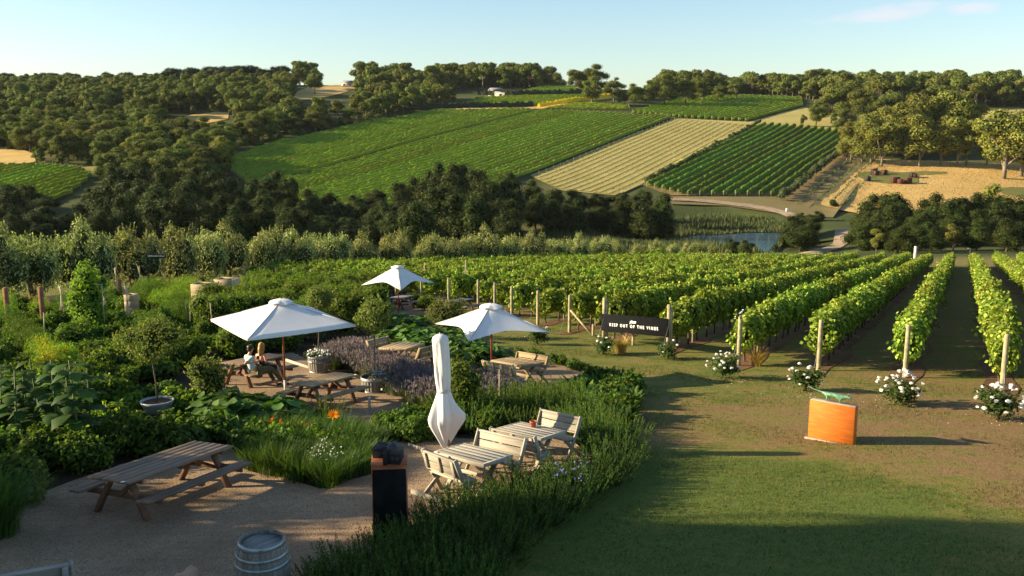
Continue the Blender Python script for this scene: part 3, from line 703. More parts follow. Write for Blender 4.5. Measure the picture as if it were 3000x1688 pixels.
nC = vine_block(PX_C, [(2278, 577), (2470, 436)], 3.4, 'vine row from the right on the dark block beside the golden paddock', 'vine rows on the dark block right of the bare field', 'vine_far_dark', h=1.9, wid=1.5)
nF = vine_block(PX_F, [(2190, 356), (2348, 314)], 3.4, 'vine row from the right on the high green block below the ridge', 'vine rows on the high right block')
nG = vine_block(PX_G, [(1345, 312), (1700, 288)], 3.6, 'vine row from the near side on the block between the conifer hedges', 'vine rows between the conifer hedges', posts=False)
nT = vine_block(PX_T, [(1500, 282), (1710, 266)], 4.0, 'vine row from the near side on the topmost block under the ridge houses', 'vine rows under the ridge houses', posts=False)
nR = vine_block(PX_R, [(1600, 322), (1835, 325)], 3.4, 'vine row from the near side on the block beside the yellow hedge', 'vine rows beside the yellow hedge')
nH = vine_block(PX_H, [(-40, 600), (268, 505)], 3.4, 'vine row from the right on the green block at far left', 'vine rows at the far left')
print('far rows', nA, nC, nF, nG, nT, nR, nH)
# the bare trellis field: posts stand by the hundred
def trellis():
    poly = GP(PX_B); a, b = GP(DIR); d = (b - a) / np.linalg.norm(b - a); s = np.array([-d[1], d[0]]); V = []; Fq = []; k = 0; pts = []
    for c in np.arange((poly @ s).min() + 1, (poly @ s).max(), 3.3):
        for t in np.arange((poly @ d).min(), (poly @ d).max(), 6.5):
            pts.append(s * c + d * t)
    pts = np.array(pts); pts = pts[inpoly(pts[:, 0], pts[:, 1], poly)]; z = hgt(pts[:, 0], pts[:, 1]); mb = MB()
    for (x, y), zz in zip(pts, z): mb.box((x, y, zz + .9), (.10, .10, 1.9))
    for c in np.arange((poly @ s).min() + 2.6, (poly @ s).max(), 3.3):
        tt = np.arange((poly @ d).min(), (poly @ d).max(), 3.0); q = s * c + d * tt[:, None]; q = q[inpoly(q[:, 0], q[:, 1], poly)]
        if len(q) > 3: drape('mown_strip', np.concatenate([q + s * .75, (q - s * .75)[::-1]]), 'pale_grass', .42, 3.0)
    mb.obj('trellis_posts', 'post_wood', label='thin pale trellis posts standing in the bare field', kind='stuff'); tu = MB()
    n = 1500; P = scatter(poly, 2.6)[:n * 3]; z = hgt(P[:, 0], P[:, 1]); rr = RNG.uniform(.2, .5, len(P))
    c = cards(np.column_stack([P, z + .45]), np.column_stack([RNG.normal(size=(len(P), 2)) * .4, np.ones(len(P))]), rr * 2, rr * 1.4, RNG)
    obj('field_weeds', joinmesh('field_weeds', [c], 'dry_grass'), kind='stuff', label='tufts of dry grass in the bare trellis field')
trellis()

# ------------------------------------------------------------------ hedges and small tree rows on the slope
def hedge(name, px, h, wid, mat, label, cat='hedge', step=1.2, leafs=.7, dens=2.0):
    pts = GP(px); parts = []
    for i in range(len(pts) - 1):
        m = row_mesh(pts[i], pts[i + 1], h, wid, RNG, dens, leafs, mat, step=step); parts.append(m)
    bmv = []; 
    o = thing(name, label, cat)
    for m in parts: obj('foliage', m, o)
hedge('conifer_hedge', [(1180, 330), (1300, 325), (1440, 322), (1562, 320)], 4.2, 2.6, 'pine_dark', 'dark conifer hedge along the top of the broad green vineyard')
hedge('conifer_hedge', [(1400, 285), (1500, 286), (1600, 284), (1710, 282)], 4.4, 2.6, 'pine_dark', 'dark conifer hedge in front of the topmost vine block')
hedge('yellow_hedge', [(1578, 320), (1640, 309), (1700, 300), (1760, 292), (1800, 287)], 3.0, 2.4, 'yellow_hedge', 'bright yellow flowering hedge near the ridge')
olives = []
def smallrow(px, n, h, grp, label, key='olive'):
    L = GP(px); seg = np.linalg.norm(np.diff(L, axis=0), axis=1); T = np.concatenate([[0], np.cumsum(seg)]); 
    for t in np.linspace(0, T[-1], n):
        x = np.interp(t, T, L[:, 0]) + random.uniform(-.4, .4); y = np.interp(t, T, L[:, 1]); s = h * random.uniform(.75, 1.2)
        e = thing('olive_tree', label, 'tree', (x, y, hz(x, y)), random.uniform(0, 6), grp, s); obj('crown', OLIVE, e); obj('trunk', OLIVE_T, e)
_lb = [((0, 0, .62), (.36, .36, .34)), ((.2, .1, .5), (.25, .25, .22)), ((-.2, .1, .55), (.24, .24, .24)), ((0, -.2, .75), (.22, .22, .2))]
_p, _nn = on_ellipsoids(_lb, 420, RNG, reject=.7); _mb = MB(); cores(_mb, _lb, .8, 6, 3)
OLIVE = joinmesh('crown', [cards(_p, unit(_nn + RNG.normal(size=_nn.shape) * .5), .11, .08, RNG), CoreT((np.concatenate(_mb.v), np.concatenate([f for f in _mb.f if f.shape[1] == 4]), np.concatenate([f for f in _mb.f if f.shape[1] == 3])))], 'olive_small')
OLIVE_T = MB().tube([(0, 0, -.05), (0, 0, .5)], [.04, .025], 5).mesh('trunk', 'bark')
smallrow([(1895, 540), (2060, 455), (2222, 366)], 46, 2.9, 'young olives between the bare field and the dark vineyard', 'small grey green olive tree in the line left of the dark vineyard')
smallrow([(2292, 590), (2390, 512), (2482, 440)], 40, 3.6, 'olives along the right edge of the dark vineyard', 'round grey green olive tree in the line right of the dark vineyard')
def youngrows():
    a, b = GP([(2330, 600), (2500, 462)]); d = (b - a) / np.linalg.norm(b - a); s = np.array([d[1], -d[0]]); C = []
    for k in range(4):
        for t in np.arange(0, np.linalg.norm(b - a) - k * 7, 1.8): C.append(a + d * (t + k * 3) + s * (k * 4.2 + 1) + RNG.normal(size=2) * .15)
    C = np.array(C); k = 9; P = np.repeat(C, k, 0) + RNG.normal(size=(len(C) * k, 2)) * .22; z = hgt(P[:, 0], P[:, 1]) + RNG.uniform(.4, 1.5, len(P))
    c = cards(np.column_stack([P, z]), RNG.normal(size=(len(P), 3)), .55, .4, RNG)
    obj('young_vines', joinmesh('young_vines', [c], 'olive_small'), kind='stuff', label='rows of young vines beside the golden paddock')
youngrows()

# ------------------------------------------------------------------ woods
NEXCL = [GP(p) for p in (PX_A, PX_B, PX_C, PX_F, PX_H, PX_T, PX_G)]
def clearof(P, extra=()):
    k = np.ones(len(P), bool)
    for q in NEXCL + list(extra): k &= ~inpoly(P[:, 0], P[:, 1], q)
    return P[k]
GF1 = GP([(850, 278), (880, 254), (1056, 242), (1060, 320), (1000, 352), (890, 362), (846, 340)]); GF2 = GP([(440, 362), (520, 334), (680, 324), (690, 400), (620, 432), (500, 430)])
GF3 = GP([(-60, 440), (60, 440), (102, 455), (110, 500), (-60, 500)]); GF4 = GP([(230, 490), (300, 490), (300, 525), (262, 525)])
left_px = [(-200, 300), (-60, 270), (400, 268), (850, 262), (1060, 262), (1100, 300), (1330, 285), (1320, 308), (1180, 334), (1040, 362), (800, 418), (680, 452), (660, 510), (560, 560), (300, 530), (250, 488), (120, 482), (-100, 430), (-250, 430)]
PL = clearof(scatter(GP(left_px), 9.2), (GF1, GF2, GF3, GF4))
PL = PL[np.argsort(PL[:, 1])]; print('left wood', len(PL))
NIND = 170; stuffP = []
for i, (x, y) in enumerate(PL):
    H = random.uniform(8.0, 14.0); sel = random.random()
    if i < NIND:
        key = 'gum%d' % (i % 4) if sel < .8 else 'gold%d' % (i % 3)
        tree(key, x, y, H, 'olive green gum tree in the left hillside wood, %s %s' % ('lower slope,' if y < 380 else 'middle slope,', (lambda u: 'at far left' if u < 250 else 'left of the straw clearing' if u < 480 else 'around the straw clearing' if u < 700 else 'beside the broad green vineyard')(1500 + x / y * 2700)), group='gum trees in the wood on the left hillside', wid=random.uniform(1.0, 1.3))
    else: stuffP.append((x, y, H, random.randrange(3)))
ridge = [([(850, 250), (1150, 238), (1420, 248), (1700, 250), (1740, 262), (1500, 258), (1240, 275), (1120, 272)], 9, 12), 
         ([(1820, 300), (1900, 285), (2050, 268), (2350, 278), (2480, 290), (2420, 300), (2200, 276), (2000, 282), (1880, 300)], 8, 10.5),
         ([(2350, 285), (2500, 280), (2800, 282), (3250, 290), (3200, 316), (2950, 312), (2850, 320), (2700, 320), (2500, 325)], 9.5, 13),
         ([(-250, 262), (0, 258), (420, 258), (440, 266), (0, 272), (-250, 280)], 12, 8), ([(480, 258), (860, 248), (860, 262), (500, 272)], 11, 9)]
domeP = []
for k_, (px, st, H) in enumerate(ridge):
    for x, y in clearof(scatter(GP(px), st), (GF1,)): (domeP if k_ > 2 else stuffP).append((x, y, random.choice((.7, .85, 1.0, 1.0, 1.15, 1.5)) * H, random.randrange(3)))
print('massed trees', len(stuffP))
sp = np.array(stuffP)
_pr = []
for k_ in range(5):
    o_ = proto(CROWN['lite%d' % k_]); _pr.append(o_)
P3 = np.column_stack([sp[:, 0], sp[:, 1], hgt(sp[:, 0], sp[:, 1]) - .3])
instancer('distant_wood', _pr, P3, RNG.uniform(0, 6.28, len(sp)), sp[:, 2] / 12 * 1.12, label='distant gum woods covering the ridge and the upper left hillside')
dp = np.array(domeP); instancer('ridge_domes', [proto(CROWN['pine0']), proto(CROWN['pine1']), proto(CROWN['dark1'])], np.column_stack([dp[:, 0], dp[:, 1], hgt(dp[:, 0], dp[:, 1]) - 1.5]), RNG.uniform(0, 6.28, len(dp)), dp[:, 2] / 12 * 1.15, label='smooth dark domed trees massed on the left skyline')
PU = clearof(scatter(GP(left_px), 7.0), (GF1, GF2, GF3, GF4)); instancer('wood_undergrowth', _pr, np.column_stack([PU, hgt(PU[:, 0], PU[:, 1]) - 1.6]), RNG.uniform(0, 6.28, len(PU)), RNG.uniform(.3, .5, len(PU)), label='scrubby undergrowth between the gum trees on the left hillside')
instancer('distant_trunks', [proto(TRUNK['lite%d' % k_]) for k_ in range(5)], P3, RNG.uniform(0, 6.28, len(sp)), sp[:, 2] / 12, label='bare trunks standing under the distant gum woods')
def topH(u, Y, top): # height that brings a tree at distance Y up to the photo row `top`
    p = at(u, top, Y); return p.x, max(3.0, p.z - hz(p.x, Y))
def put(key, u, Y, top, label, name='gum_tree', group=None, wid=1.0):
    x, H = topH(u, Y, top); return tree(key, x, Y, H, label, name=name, group=group, wid=wid)
# skyline and landmark trees
for i, (u, Y, t, w_, lb) in enumerate([(140, 700, 228, 1.2, 'left'), (370, 690, 222, 1.2, 'left'), (460, 700, 236, 1.1, 'left'), (40, 700, 232, 1.2, 'left'), (250, 700, 236, 1.3, 'left'), (620, 690, 222, 1.1, 'left'), (730, 660, 192, 1.7, 'centre left'), (690, 670, 202, 1.4, 'centre left'), (780, 660, 205, 1.4, 'centre left')]):
    put('pine%d' % (i % 2), u, Y, t, 'broad dark domed tree on the skyline at %s' % lb, 'domed_tree', 'broad domed trees on the left skyline', w_)
for i, (u, Y, t, w_) in enumerate([(920, 600, 198, 1.0), (845, 560, 238, .8)]): put('gum%d' % i, u, Y, t, ('tall rounded gum on the skyline left of the pale hilltop field', 'lone gum tree on the golden hilltop field')[i], wid=w_)
for i, (u, Y, t, w_) in enumerate([(1735, 545, 218, 1.0), (1800, 560, 222, 1.1), (1745, 600, 186, 1.0), (1690, 610, 196, 1), (1860, 540, 240, 1.1), (1905, 540, 232, 1.0), (1950, 540, 214, 1.0), (2010, 545, 226, 1.1), (2060, 560, 222, 1.1), (2110, 570, 240, 1), (1830, 545, 262, 1.1), (2160, 575, 220, 1.1)]):
    put('gum%d' % (i % 4), u, Y, t, 'gum tree in the open clump above the yellow hedge', group='gum trees above the yellow hedge', wid=w_)
rc = [(2395, 470, 300, 1.0), (2440, 480, 255, 1.1), (2490, 480, 232, 1.2), (2530, 470, 250, 1.1), (2560, 465, 272, 1.0), (2470, 450, 300, .9), (2355, 470, 335, .8), (2610, 490, 262, 1.1)]
for i, (u, Y, t, w_) in enumerate(rc): put('gum%d' % (i % 4), u, Y, t, 'pale limbed gum tree in the clump above the dark vineyard', group='gum trees above the dark vineyard', wid=w_)
gc = [(2500, 385, 350, 1.1), (2545, 380, 330, 1.1), (2590, 385, 310, 1.2), (2640, 390, 290, 1.2), (2700, 395, 268, 1.3), (2760, 395, 262, 1.3), (2820, 395, 278, 1.3), (2850, 390, 320, 1.1), (2670, 375, 330, 1.0), (2780, 380, 330, 1.1), (2570, 372, 370, .9), (2620, 372, 360, .9)]
for i, (u, Y, t, w_) in enumerate(gc): put('gold%d' % (i % 3), u, Y, t, 'large golden green gum in the big clump above the paddock', group='golden gum trees above the paddock', wid=w_)
sl = [(2500, 362, 375, 1.2), (2530, 358, 385, 1.2), (2590, 352, 360, 1.2), (2660, 352, 372, 1.0), (2705, 350, 340, 1.1), (2765, 352, 368, 1.0), (2815, 350, 350, 1.1), (2840, 352, 355, 1.0), (2485, 365, 392, 1.1), (2560, 356, 365, 1.2), (2900, 352, 375, 1.0)]
for i, (u, Y, t, w_) in enumerate(sl): put('slim%d' % (i % 3), u, Y, t, 'slim young gum with a bare trunk at the edge of the paddock', group='slim gums along the paddock edge', wid=w_ * 1.35)
for i, (u, Y, t, w_) in enumerate([(2960, 330, 305, 1.2), (3010, 335, 318, 1.2), (2950, 345, 380, .9), (3050, 330, 340, 1.1), (2915, 372, 400, .9)]):
    put('gold%d' % (i % 3), u, Y, t, 'spreading gum with pale limbs at the right edge of the paddock', group='gums at the right edge', wid=w_)
# left clump in front of the golden corner field
for i, (u, Y, t, w_) in enumerate([(100, 372, 372, 1.1), (150, 372, 352, 1.2), (205, 372, 348, 1.2), (255, 375, 362, 1.1), (180, 380, 344, 1.1)]):
    put('gold%d' % (i % 3), u, Y, t, 'golden green gum in the rounded clump above the left vine block', group='gum clump above the left vine block', wid=w_)
# the belt of dark trees along the valley floor
TOPS = [(-150, 560), (0, 525), (60, 520), (120, 545), (170, 585), (230, 580), (280, 520), (330, 480), (420, 470), (500, 450), (540, 470), (640, 500), (700, 510), (760, 500), (830, 500), (900, 540), (980, 560), (1060, 560), (1130, 535), (1180, 520), (1220, 495), (1260, 470), (1340, 455), (1400, 470), (1460, 490), (1520, 515), (1600, 545), (1680, 540), (1760, 560), (1800, 545), (1850, 550), (1900, 540), (1960, 560), (1985, 590)]
tu = [a for a, b in TOPS]; tv = [b for a, b in TOPS]; nb = 0
for Y, su, drop in ((262, 62, 0), (238, 60, 28), (214, 66, 62), (196, 74, 92)):
    u = -120 + random.uniform(0, 30)
    while u < 1985:
        top = np.interp(u, tu, tv) + drop + random.uniform(-8, 14); Yk = Y + random.uniform(-7, 7); x, H = topH(u, Yk, top)
        if H > 3.5 and not (u > 1500 and drop > 60):
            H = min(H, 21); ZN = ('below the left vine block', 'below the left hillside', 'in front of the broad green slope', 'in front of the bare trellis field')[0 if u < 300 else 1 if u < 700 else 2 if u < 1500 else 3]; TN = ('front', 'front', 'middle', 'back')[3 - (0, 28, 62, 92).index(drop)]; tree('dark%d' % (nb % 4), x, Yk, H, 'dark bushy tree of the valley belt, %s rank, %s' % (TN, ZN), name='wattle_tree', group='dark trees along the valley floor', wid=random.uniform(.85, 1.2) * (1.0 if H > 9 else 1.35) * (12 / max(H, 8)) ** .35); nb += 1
        u += su * random.uniform(.75, 1.25)
for i, (u, Y, t, w_) in enumerate([(490, 285, 430, 1.0), (570, 300, 440, 1.1), (430, 300, 440, 1.1), (620, 300, 470, 1.0), (340, 300, 425, 1.1), (380, 290, 455, 1.0), (300, 300, 455, 1.0), (660, 310, 470, 1.0), (545, 270, 465, .9)]):
    put('gum%d' % (i % 4), u, Y, t, 'olive gum tree at the foot of the left hillside behind the dark belt', group='gum trees at the foot of the left hillside', wid=w_)
# dark clump at right beyond the vine rows
rt = [(2525, 585), (2575, 562), (2620, 556), (2665, 566), (2720, 550), (2790, 568), (2850, 552), (2910, 545), (2960, 575), (3010, 560), (3060, 575)]
for j, (dY, dv) in enumerate(((225, 0), (205, 30), (186, 62), (170, 92))):
    for i, (u, t) in enumerate(rt):
        if random.random() < .12 and j: continue
        uu = u + 30 * (j % 2) + random.uniform(-12, 12); x, H = topH(uu, dY, t + dv + random.uniform(-8, 8))
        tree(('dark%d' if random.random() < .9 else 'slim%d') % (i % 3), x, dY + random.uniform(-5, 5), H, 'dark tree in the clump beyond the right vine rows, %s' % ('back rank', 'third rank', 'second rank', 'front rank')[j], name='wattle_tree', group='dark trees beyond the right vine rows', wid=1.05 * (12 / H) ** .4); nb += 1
for i, (u, Y, t) in enumerate([(2350, 218, 645), (2325, 240, 630), (2375, 245, 622), (2400, 262, 615), (2340, 262, 618), (2310, 225, 668), (2440, 285, 618)]):
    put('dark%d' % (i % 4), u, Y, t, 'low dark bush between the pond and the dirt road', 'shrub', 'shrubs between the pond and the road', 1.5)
print('dark trees', nb)
# reeds round the pond
def reeds():
    poly = GP([(1560, 690), (1700, 655), (1900, 640), (2100, 630), (2260, 640), (2330, 660), (2340, 700), (2280, 735), (2200, 745)])
    P = scatter(poly, .75); q = (POND - POND.mean(0)) * 1.14 + POND.mean(0); P = P[~inpoly(P[:, 0], P[:, 1], q)]; P = np.repeat(P, 2, 0) + RNG.normal(size=(len(P) * 2, 2)) * .3
    z = np.maximum(hgt(P[:, 0], P[:, 1]), POND_Z) ; D = RNG.normal(size=(len(P), 2)); H = RNG.uniform(1.0, 2.6, len(P)) * (.7 + .5 * np.sin(P[:, 0] * .13) * np.sin(P[:, 1] * .17))
    v, q_, t = blades(np.column_stack([P, z]), D, H, .32, RNG.uniform(.05, .3, len(P)), seg=1)
    obj('reeds', joinmesh('reeds', [(v, q_, t)], 'reed_leaf'), kind='stuff', label='tall green reeds round the pond')
    print('reeds', len(P))
reeds()
def tallgrass():
    poly = GP([(2420, 592), (2535, 488), (2560, 470), (2900, 482), (3150, 490), (3200, 640), (2980, 650), (2850, 600), (2560, 640)]); P = scatter(poly, .95)
    for q in (GP([(2508, 520), (2580, 504), (2700, 506), (2770, 510), (2690, 520), (2690, 541), (2600, 543), (2530, 535)]), GP([(2918, 560), (2960, 553), (3100, 556), (3000, 584)])): P = P[~inpoly(P[:, 0], P[:, 1], q)]
    z = hgt(P[:, 0], P[:, 1]) + .4; H = RNG.uniform(.25, .55, len(P)); v, q_, t = blades(np.column_stack([P, z]), RNG.normal(size=(len(P), 2)), H, .5, RNG.uniform(.2, .6, len(P)), seg=1)
    obj('tall_dry_grass', joinmesh('tall_dry_grass', [(v, q_, t)], 'dry_grass'), kind='stuff', label='tall golden grass in the paddock')
tallgrass()
# red and black blocks on the mown lawn
for i, (u, v, s, m_) in enumerate([(2558, 513, 1, 'black_cube'), (2566, 518, 1, 'red_cube'), (2563, 510, .9, 'red_cube'), (2590, 515, 1, 'red_cube'), (2672, 524, 1, 'black_cube'), (2680, 525, .9, 'red_cube'), (2541, 535, 1, 'black_cube'), (2620, 541, 1.2, 'red_cube'), (2627, 537, 1, 'black_cube'), (2637, 543, 1, 'red_cube'), (2660, 542, 1.2, 'red_cube')]):
    p = G(u, v); mb = MB().box((0, 0, .45 * s), (1.0 * s, .9 * s, .9 * s), bev=.06)
    lb = ['black block at the upper left of the mown lawn', 'red block in front at the upper left of the mown lawn', 'small red block behind the upper left pair', 'lone red block at the top of the mown lawn', 'black block at the right of the mown lawn', 'small red block touching the right black block', 'lone black block at the lower left of the mown lawn', 'large red block in the lower row', 'black block behind the large red one', 'red block between the two large lower ones', 'large red block at the lower right of the mown lawn'][i]
    e = mb.obj('lawn_block', m_, loc=(p.x, p.y, p.z + .6), rz=random.uniform(0, 1.5)); e.scale = (1.7,) * 3; e['label'] = lb; e['category'] = 'block'
# houses on the ridge
def house(u, v, Y, w_, d_, h_, label, rz=0.0):
    x = at(u, v, Y).x; e = thing('farmhouse', label, 'house', (x, Y, hz(x, Y) - .3), rz)
    MB().box((0, 0, h_ / 2), (w_, d_, h_)).obj('wall', 'wall_pale', e)
    o = .6; V = [(-w_ / 2 - o, -d_ / 2 - o, h_), (w_ / 2 + o, -d_ / 2 - o, h_), (w_ / 2 + o, d_ / 2 + o, h_), (-w_ / 2 - o, d_ / 2 + o, h_), (-w_ / 2 + 1, 0, h_ + 1.6), (w_ / 2 - 1, 0, h_ + 1.6)]
    MB().add(V, [np.array([(0, 1, 5, 4), (2, 3, 4, 5)]), np.array([(1, 2, 5), (3, 0, 4)]), np.array([(3, 2, 1, 0)])]).obj('roof', 'roof_grey', e)
    for k in range(max(2, int(w_ / 5))):
        f = MB().box((-w_ / 2 + (k + .5) * w_ / max(2, int(w_ / 5)), -d_ / 2 - .03, h_ * .55), (1.9, .06, 1.3)).obj('window', 'white_paint', e)
        MB().box((-w_ / 2 + (k + .5) * w_ / max(2, int(w_ / 5)), -d_ / 2 - .07, h_ * .55), (1.6, .04, 1.05)).obj('pane', 'window_dark', f)
house(1452, 262, 600, 9, 7, 4.2, 'grey roofed house with a chimney among ridge trees', .1)
house(1482, 268, 595, 14, 6, 3.0, 'long low building with a pale roof beside the ridge house', 0)
house(620, 268, 640, 16, 7, 3.6, 'pale farmhouse among the trees on the left ridge', .1)
house(1018, 252, 660, 8, 5, 3.2, 'small white shed by the pale hilltop field', 0)
def white_sign(u, v, h, w_, hh, label, txt=None):
    p = G(u, v); e = thing('signpost', label, 'sign', (p.x, p.y, p.z)); MB().box((0, 0, h / 2), (.12, .12, h)).obj('post', 'post_wood', e); MB().box((0, -.1, h - hh / 2), (w_, .05, hh)).obj('board', 'white_paint', e)
white_sign(2305, 634, 2.4, .9, 1.1, 'small white sign beside the track above the pond')
white_sign(2477, 712, 1.3, 1.7, .5, 'low white sign beside the dirt road')

# ------------------------------------------------------------------ the near vineyard
def vine_mesh(seed, nleaf, L=3.0, trunk=True):
    r = np.random.default_rng(seed); n = nleaf
    # canopy: a ragged hedge hung on wires, .75 to 1.75 m, with shoots above and below
    t = r.uniform(-L / 2 - .15, L / 2 + .15, n); k = r.integers(0, 7, 1)[0]
    top = 1.74 + .13 * np.sin(t * 2.1 + k) + .09 * np.sin(t * 5.3 + 2 * k); bot = .64 + .12 * np.sin(t * 3.1 + k) + .08 * np.sin(t * 7.7)
    a = r.uniform(0, 2 * pi, n); cz = (top + bot) / 2; hzv = (top - bot) / 2 * r.uniform(.75, 1.12, n); wy = .36 * (1 + .25 * np.sin(t * 3.7 + k)) * r.uniform(.7, 1.25, n)
    P = np.column_stack([t, wy * np.cos(a), cz + hzv * np.sin(a)]); N = np.column_stack([r.normal(size=n) * .35, np.cos(a), np.sin(a) * .9 + .25]) + r.normal(size=(n, 3)) * .5
    parts = [cards(P, N, r.uniform(.09, .19, n), r.uniform(.08, .17, n), r)]
    ne = 150; te = np.where(r.uniform(size=ne) < .5, -1, 1) * (L / 2 + r.uniform(-.25, .1, ne)); parts.append(cards(np.column_stack([te, r.normal(size=ne) * .2, 1.2 + r.uniform(-.5, .5, ne)]), np.column_stack([np.sign(te), r.normal(size=ne) * .6, r.normal(size=ne) * .5 + .3]), .15, .14, r))
    ns = 16; m = 11      # shoots
    for i in range(ns):
        x0 = r.uniform(-L / 2, L / 2); up = r.uniform() < .65; d = np.array([r.normal() * .4, r.normal() * .45, 1.0 if up else -.7]); d = d / np.linalg.norm(d); s = r.uniform(.25, .62)
        b = np.array([x0, r.normal() * .15 + (0 if up else .25 * np.sign(r.normal())), 1.55 if up else .95]); q = b + d * np.linspace(0, s, m)[:, None] + r.normal(size=(m, 3)) * .035
        parts.append(cards(q, r.normal(size=(m, 3)) + [0, 0, .6], r.uniform(.08, .15, m), r.uniform(.07, .13, m), r))
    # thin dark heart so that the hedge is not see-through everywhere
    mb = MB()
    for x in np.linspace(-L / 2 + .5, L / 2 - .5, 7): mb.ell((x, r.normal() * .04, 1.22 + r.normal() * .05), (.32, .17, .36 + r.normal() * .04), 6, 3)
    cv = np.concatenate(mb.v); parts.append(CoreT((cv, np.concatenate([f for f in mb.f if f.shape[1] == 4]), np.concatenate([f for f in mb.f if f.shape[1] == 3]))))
    return joinmesh('vine', parts, 'vine_leaf')
VINES = [vine_mesh(300 + i, 2100) for i in range(6)]
def vine_trunk(seed):
    r = np.random.default_rng(seed); mb = MB()
    for x in (-.75, .75):
        mb.tube([(x, 0, -.1), (x + r.normal() * .05, r.normal() * .05, .35), (x + r.normal() * .08, 0, .65), (x + .05, 0, 1.0)], [.045, .036, .034, .028], 6)
        mb.tube([(x + .05, 0, .9), (x + .7, r.normal() * .05, .98)], [.02, .014], 5); mb.tube([(x + .05, 0, .9), (x - .65, r.normal() * .05, .98)], [.02, .014], 5)
    return mb.mesh('trunk', 'vine_bark')
VTR = [vine_trunk(330 + i) for i in range(3)]
ENDPOST = MB().lathe([(0, -.4), (.072, -.4), (.076, 0), (.074, .9), (.070, 1.66), (.055, 1.70), (0, 1.705)], 14).mesh('end_post', 'post_wood', True)
LINEPOST = MB().lathe([(0, -.3), (.04, -.3), (.04, 1.68), (0, 1.69)], 8).mesh('post', 'post_wood', True)
RD = np.array([.49318, 1.0]); RD = RD / np.linalg.norm(RD); RN = np.array([RD[1], -RD[0]])
TLX = [(-1500 / F * 50, 50)]; TLU = [(-60, 55), (0, 58), (300, 66), (700, 84), (1000, 95), (1500, 112), (2130, 148), (2300, 160)]
TLP = np.array([[raydir(u, 700)[0] / raydir(u, 700)[1] * Y, Y] for u, Y in TLU])
def treeline_hit(c):    # distance along the row (from the origin) where it meets the pale tree line
    best = None
    for i in range(len(TLP) - 1):
        p, q = TLP[i], TLP[i + 1]; a, b = p @ RN - c, q @ RN - c
        if a * b <= 0: x = p + (q - p) * a / (a - b); best = float(x @ RD)
    return best
rows = [(1.33, 25.9), (-1.33, 28.0), (-3.95, 29.3), (-6.5, 30.2), (-9.5, 33.4), (-12.75, 36.6), (-15.4, 40.0), (-18.0, 43.2), (-20.8, 47), (-23.2, 50.5), (-25.6, 53.8)]
c = -28.3
while c > -56: rows.append((c, 53.8 + .83 * (-25.6 - c))); c -= 2.7
rows = [(4.1, 25), (6.9, 25), (9.6, 26), (12.3, 27)] + rows
side = {4.1: 'vine row at the right edge, one alley right of the last row with a rose bush'}
ORD = ['sixth', 'fifth', 'fourth', 'third', 'second']
LAB = {1.33: 'vine row behind the rightmost white rose bush', -1.33: 'vine row ending at the post above the full white rose bush, second from right',
       -3.95: 'vine row ending at the post left of the second rose bush from right', -6.5: 'vine row whose end post carries the magpie',
       -9.5: 'vine row ending at the right post of the black sign', -12.75: 'vine row ending at the left post of the black sign', -15.4: 'vine row ending at a post behind the sail umbrella', -18.0: 'vine row ending just above the top of the sail umbrella'}
ROWINFO = {}
for (c, y0) in rows:
    P0 = RN * c; s0 = (y0 - P0[1]) / RD[1]; th = treeline_hit(c); send = (123 - P0[1]) / RD[1] if c > -38 else 1e9
    if th: send = min(send, th - 3.5)
    if send - s0 < 4: continue
    A = P0 + RD * s0; rz = math.atan2(RD[1], RD[0]); ROWINFO[c] = A; _ix = sum(1 for q in rows if q[0] > c and q[0] < -18.1) + 1; _ll = ('near vine row at the right edge, right of the last rose bush' if c > 2 else 'near vine row, %s to the left of the row above the sail umbrella' % ordi(_ix))
    e = thing('vine_row', LAB.get(c, _ll), 'vine row', (A[0], A[1], hz(*A)), 0, None if c in LAB else 'near vine rows')
    def add(name, me, s, rzz, sc=1.0, dz=0.0, par=None, lat=0.0):
        p = A + RD * s + RN * lat; return obj(name, me, par or e, (p[0] - A[0], p[1] - A[1], hz(*p) - hz(*A) + dz), rzz, sc)
    add('end_post', ENDPOST, 0, 0)
    L = send - s0; n = int(L / 2.9); slope = 0
    for i in range(n):
        s = 1.75 + i * 2.9; h = random.uniform(.93, 1.10); y = A[1] + s * RD[1]
        if i == 0: h *= .95
        flip = pi if random.random() < .5 else 0
        v = add('vine', VINES[random.randrange(6)], s, 0, (1, random.uniform(.85, 1.15), h))
        p1 = A + RD * (s - 1.5); p2 = A + RD * (s + 1.5); pit = math.atan2(hz(*p2) - hz(*p1), 3.0)
        v.rotation_euler = (0, -pit if not flip else pit, rz + flip)
        if y < 75 and c < 1.5: obj('trunk', VTR[random.randrange(3)], v)
        if i % 2 == 1: add('post', LINEPOST, s - 1.45, 0)
    if y0 < 60:   # wires and the strut of the end post
        mb = MB(); 
        for z in (.9, 1.35, 1.6): mb.tube([(0, 0, z), (RD[0] * 3, RD[1] * 3, z - .25)], .004, 4)
        a = -RD * 1.2; mb.tube([(0, 0, 1.35), (a[0], a[1], .12)], .005, 4); mb.obj('wire', 'hoop_steel', e)
    # bare mulched strip under the vines
    a0 = A - RD * .9; a1 = A + RD * L; m_ = int(L / 1.5) + 2; tt = np.linspace(0, 1, m_)[:, None]; ln = a0 + (a1 - a0) * tt; wv = .46 + .13 * np.sin(np.arange(m_) * 1.7 + c) + RNG.normal(size=m_) * .06; wv[0] = .3
    drape('mulch_strip', np.concatenate([ln + RN * wv[:, None], (ln - RN * wv[:, None])[::-1]]), 'mulch', .018 if y0 < 60 else .03, 1.5)
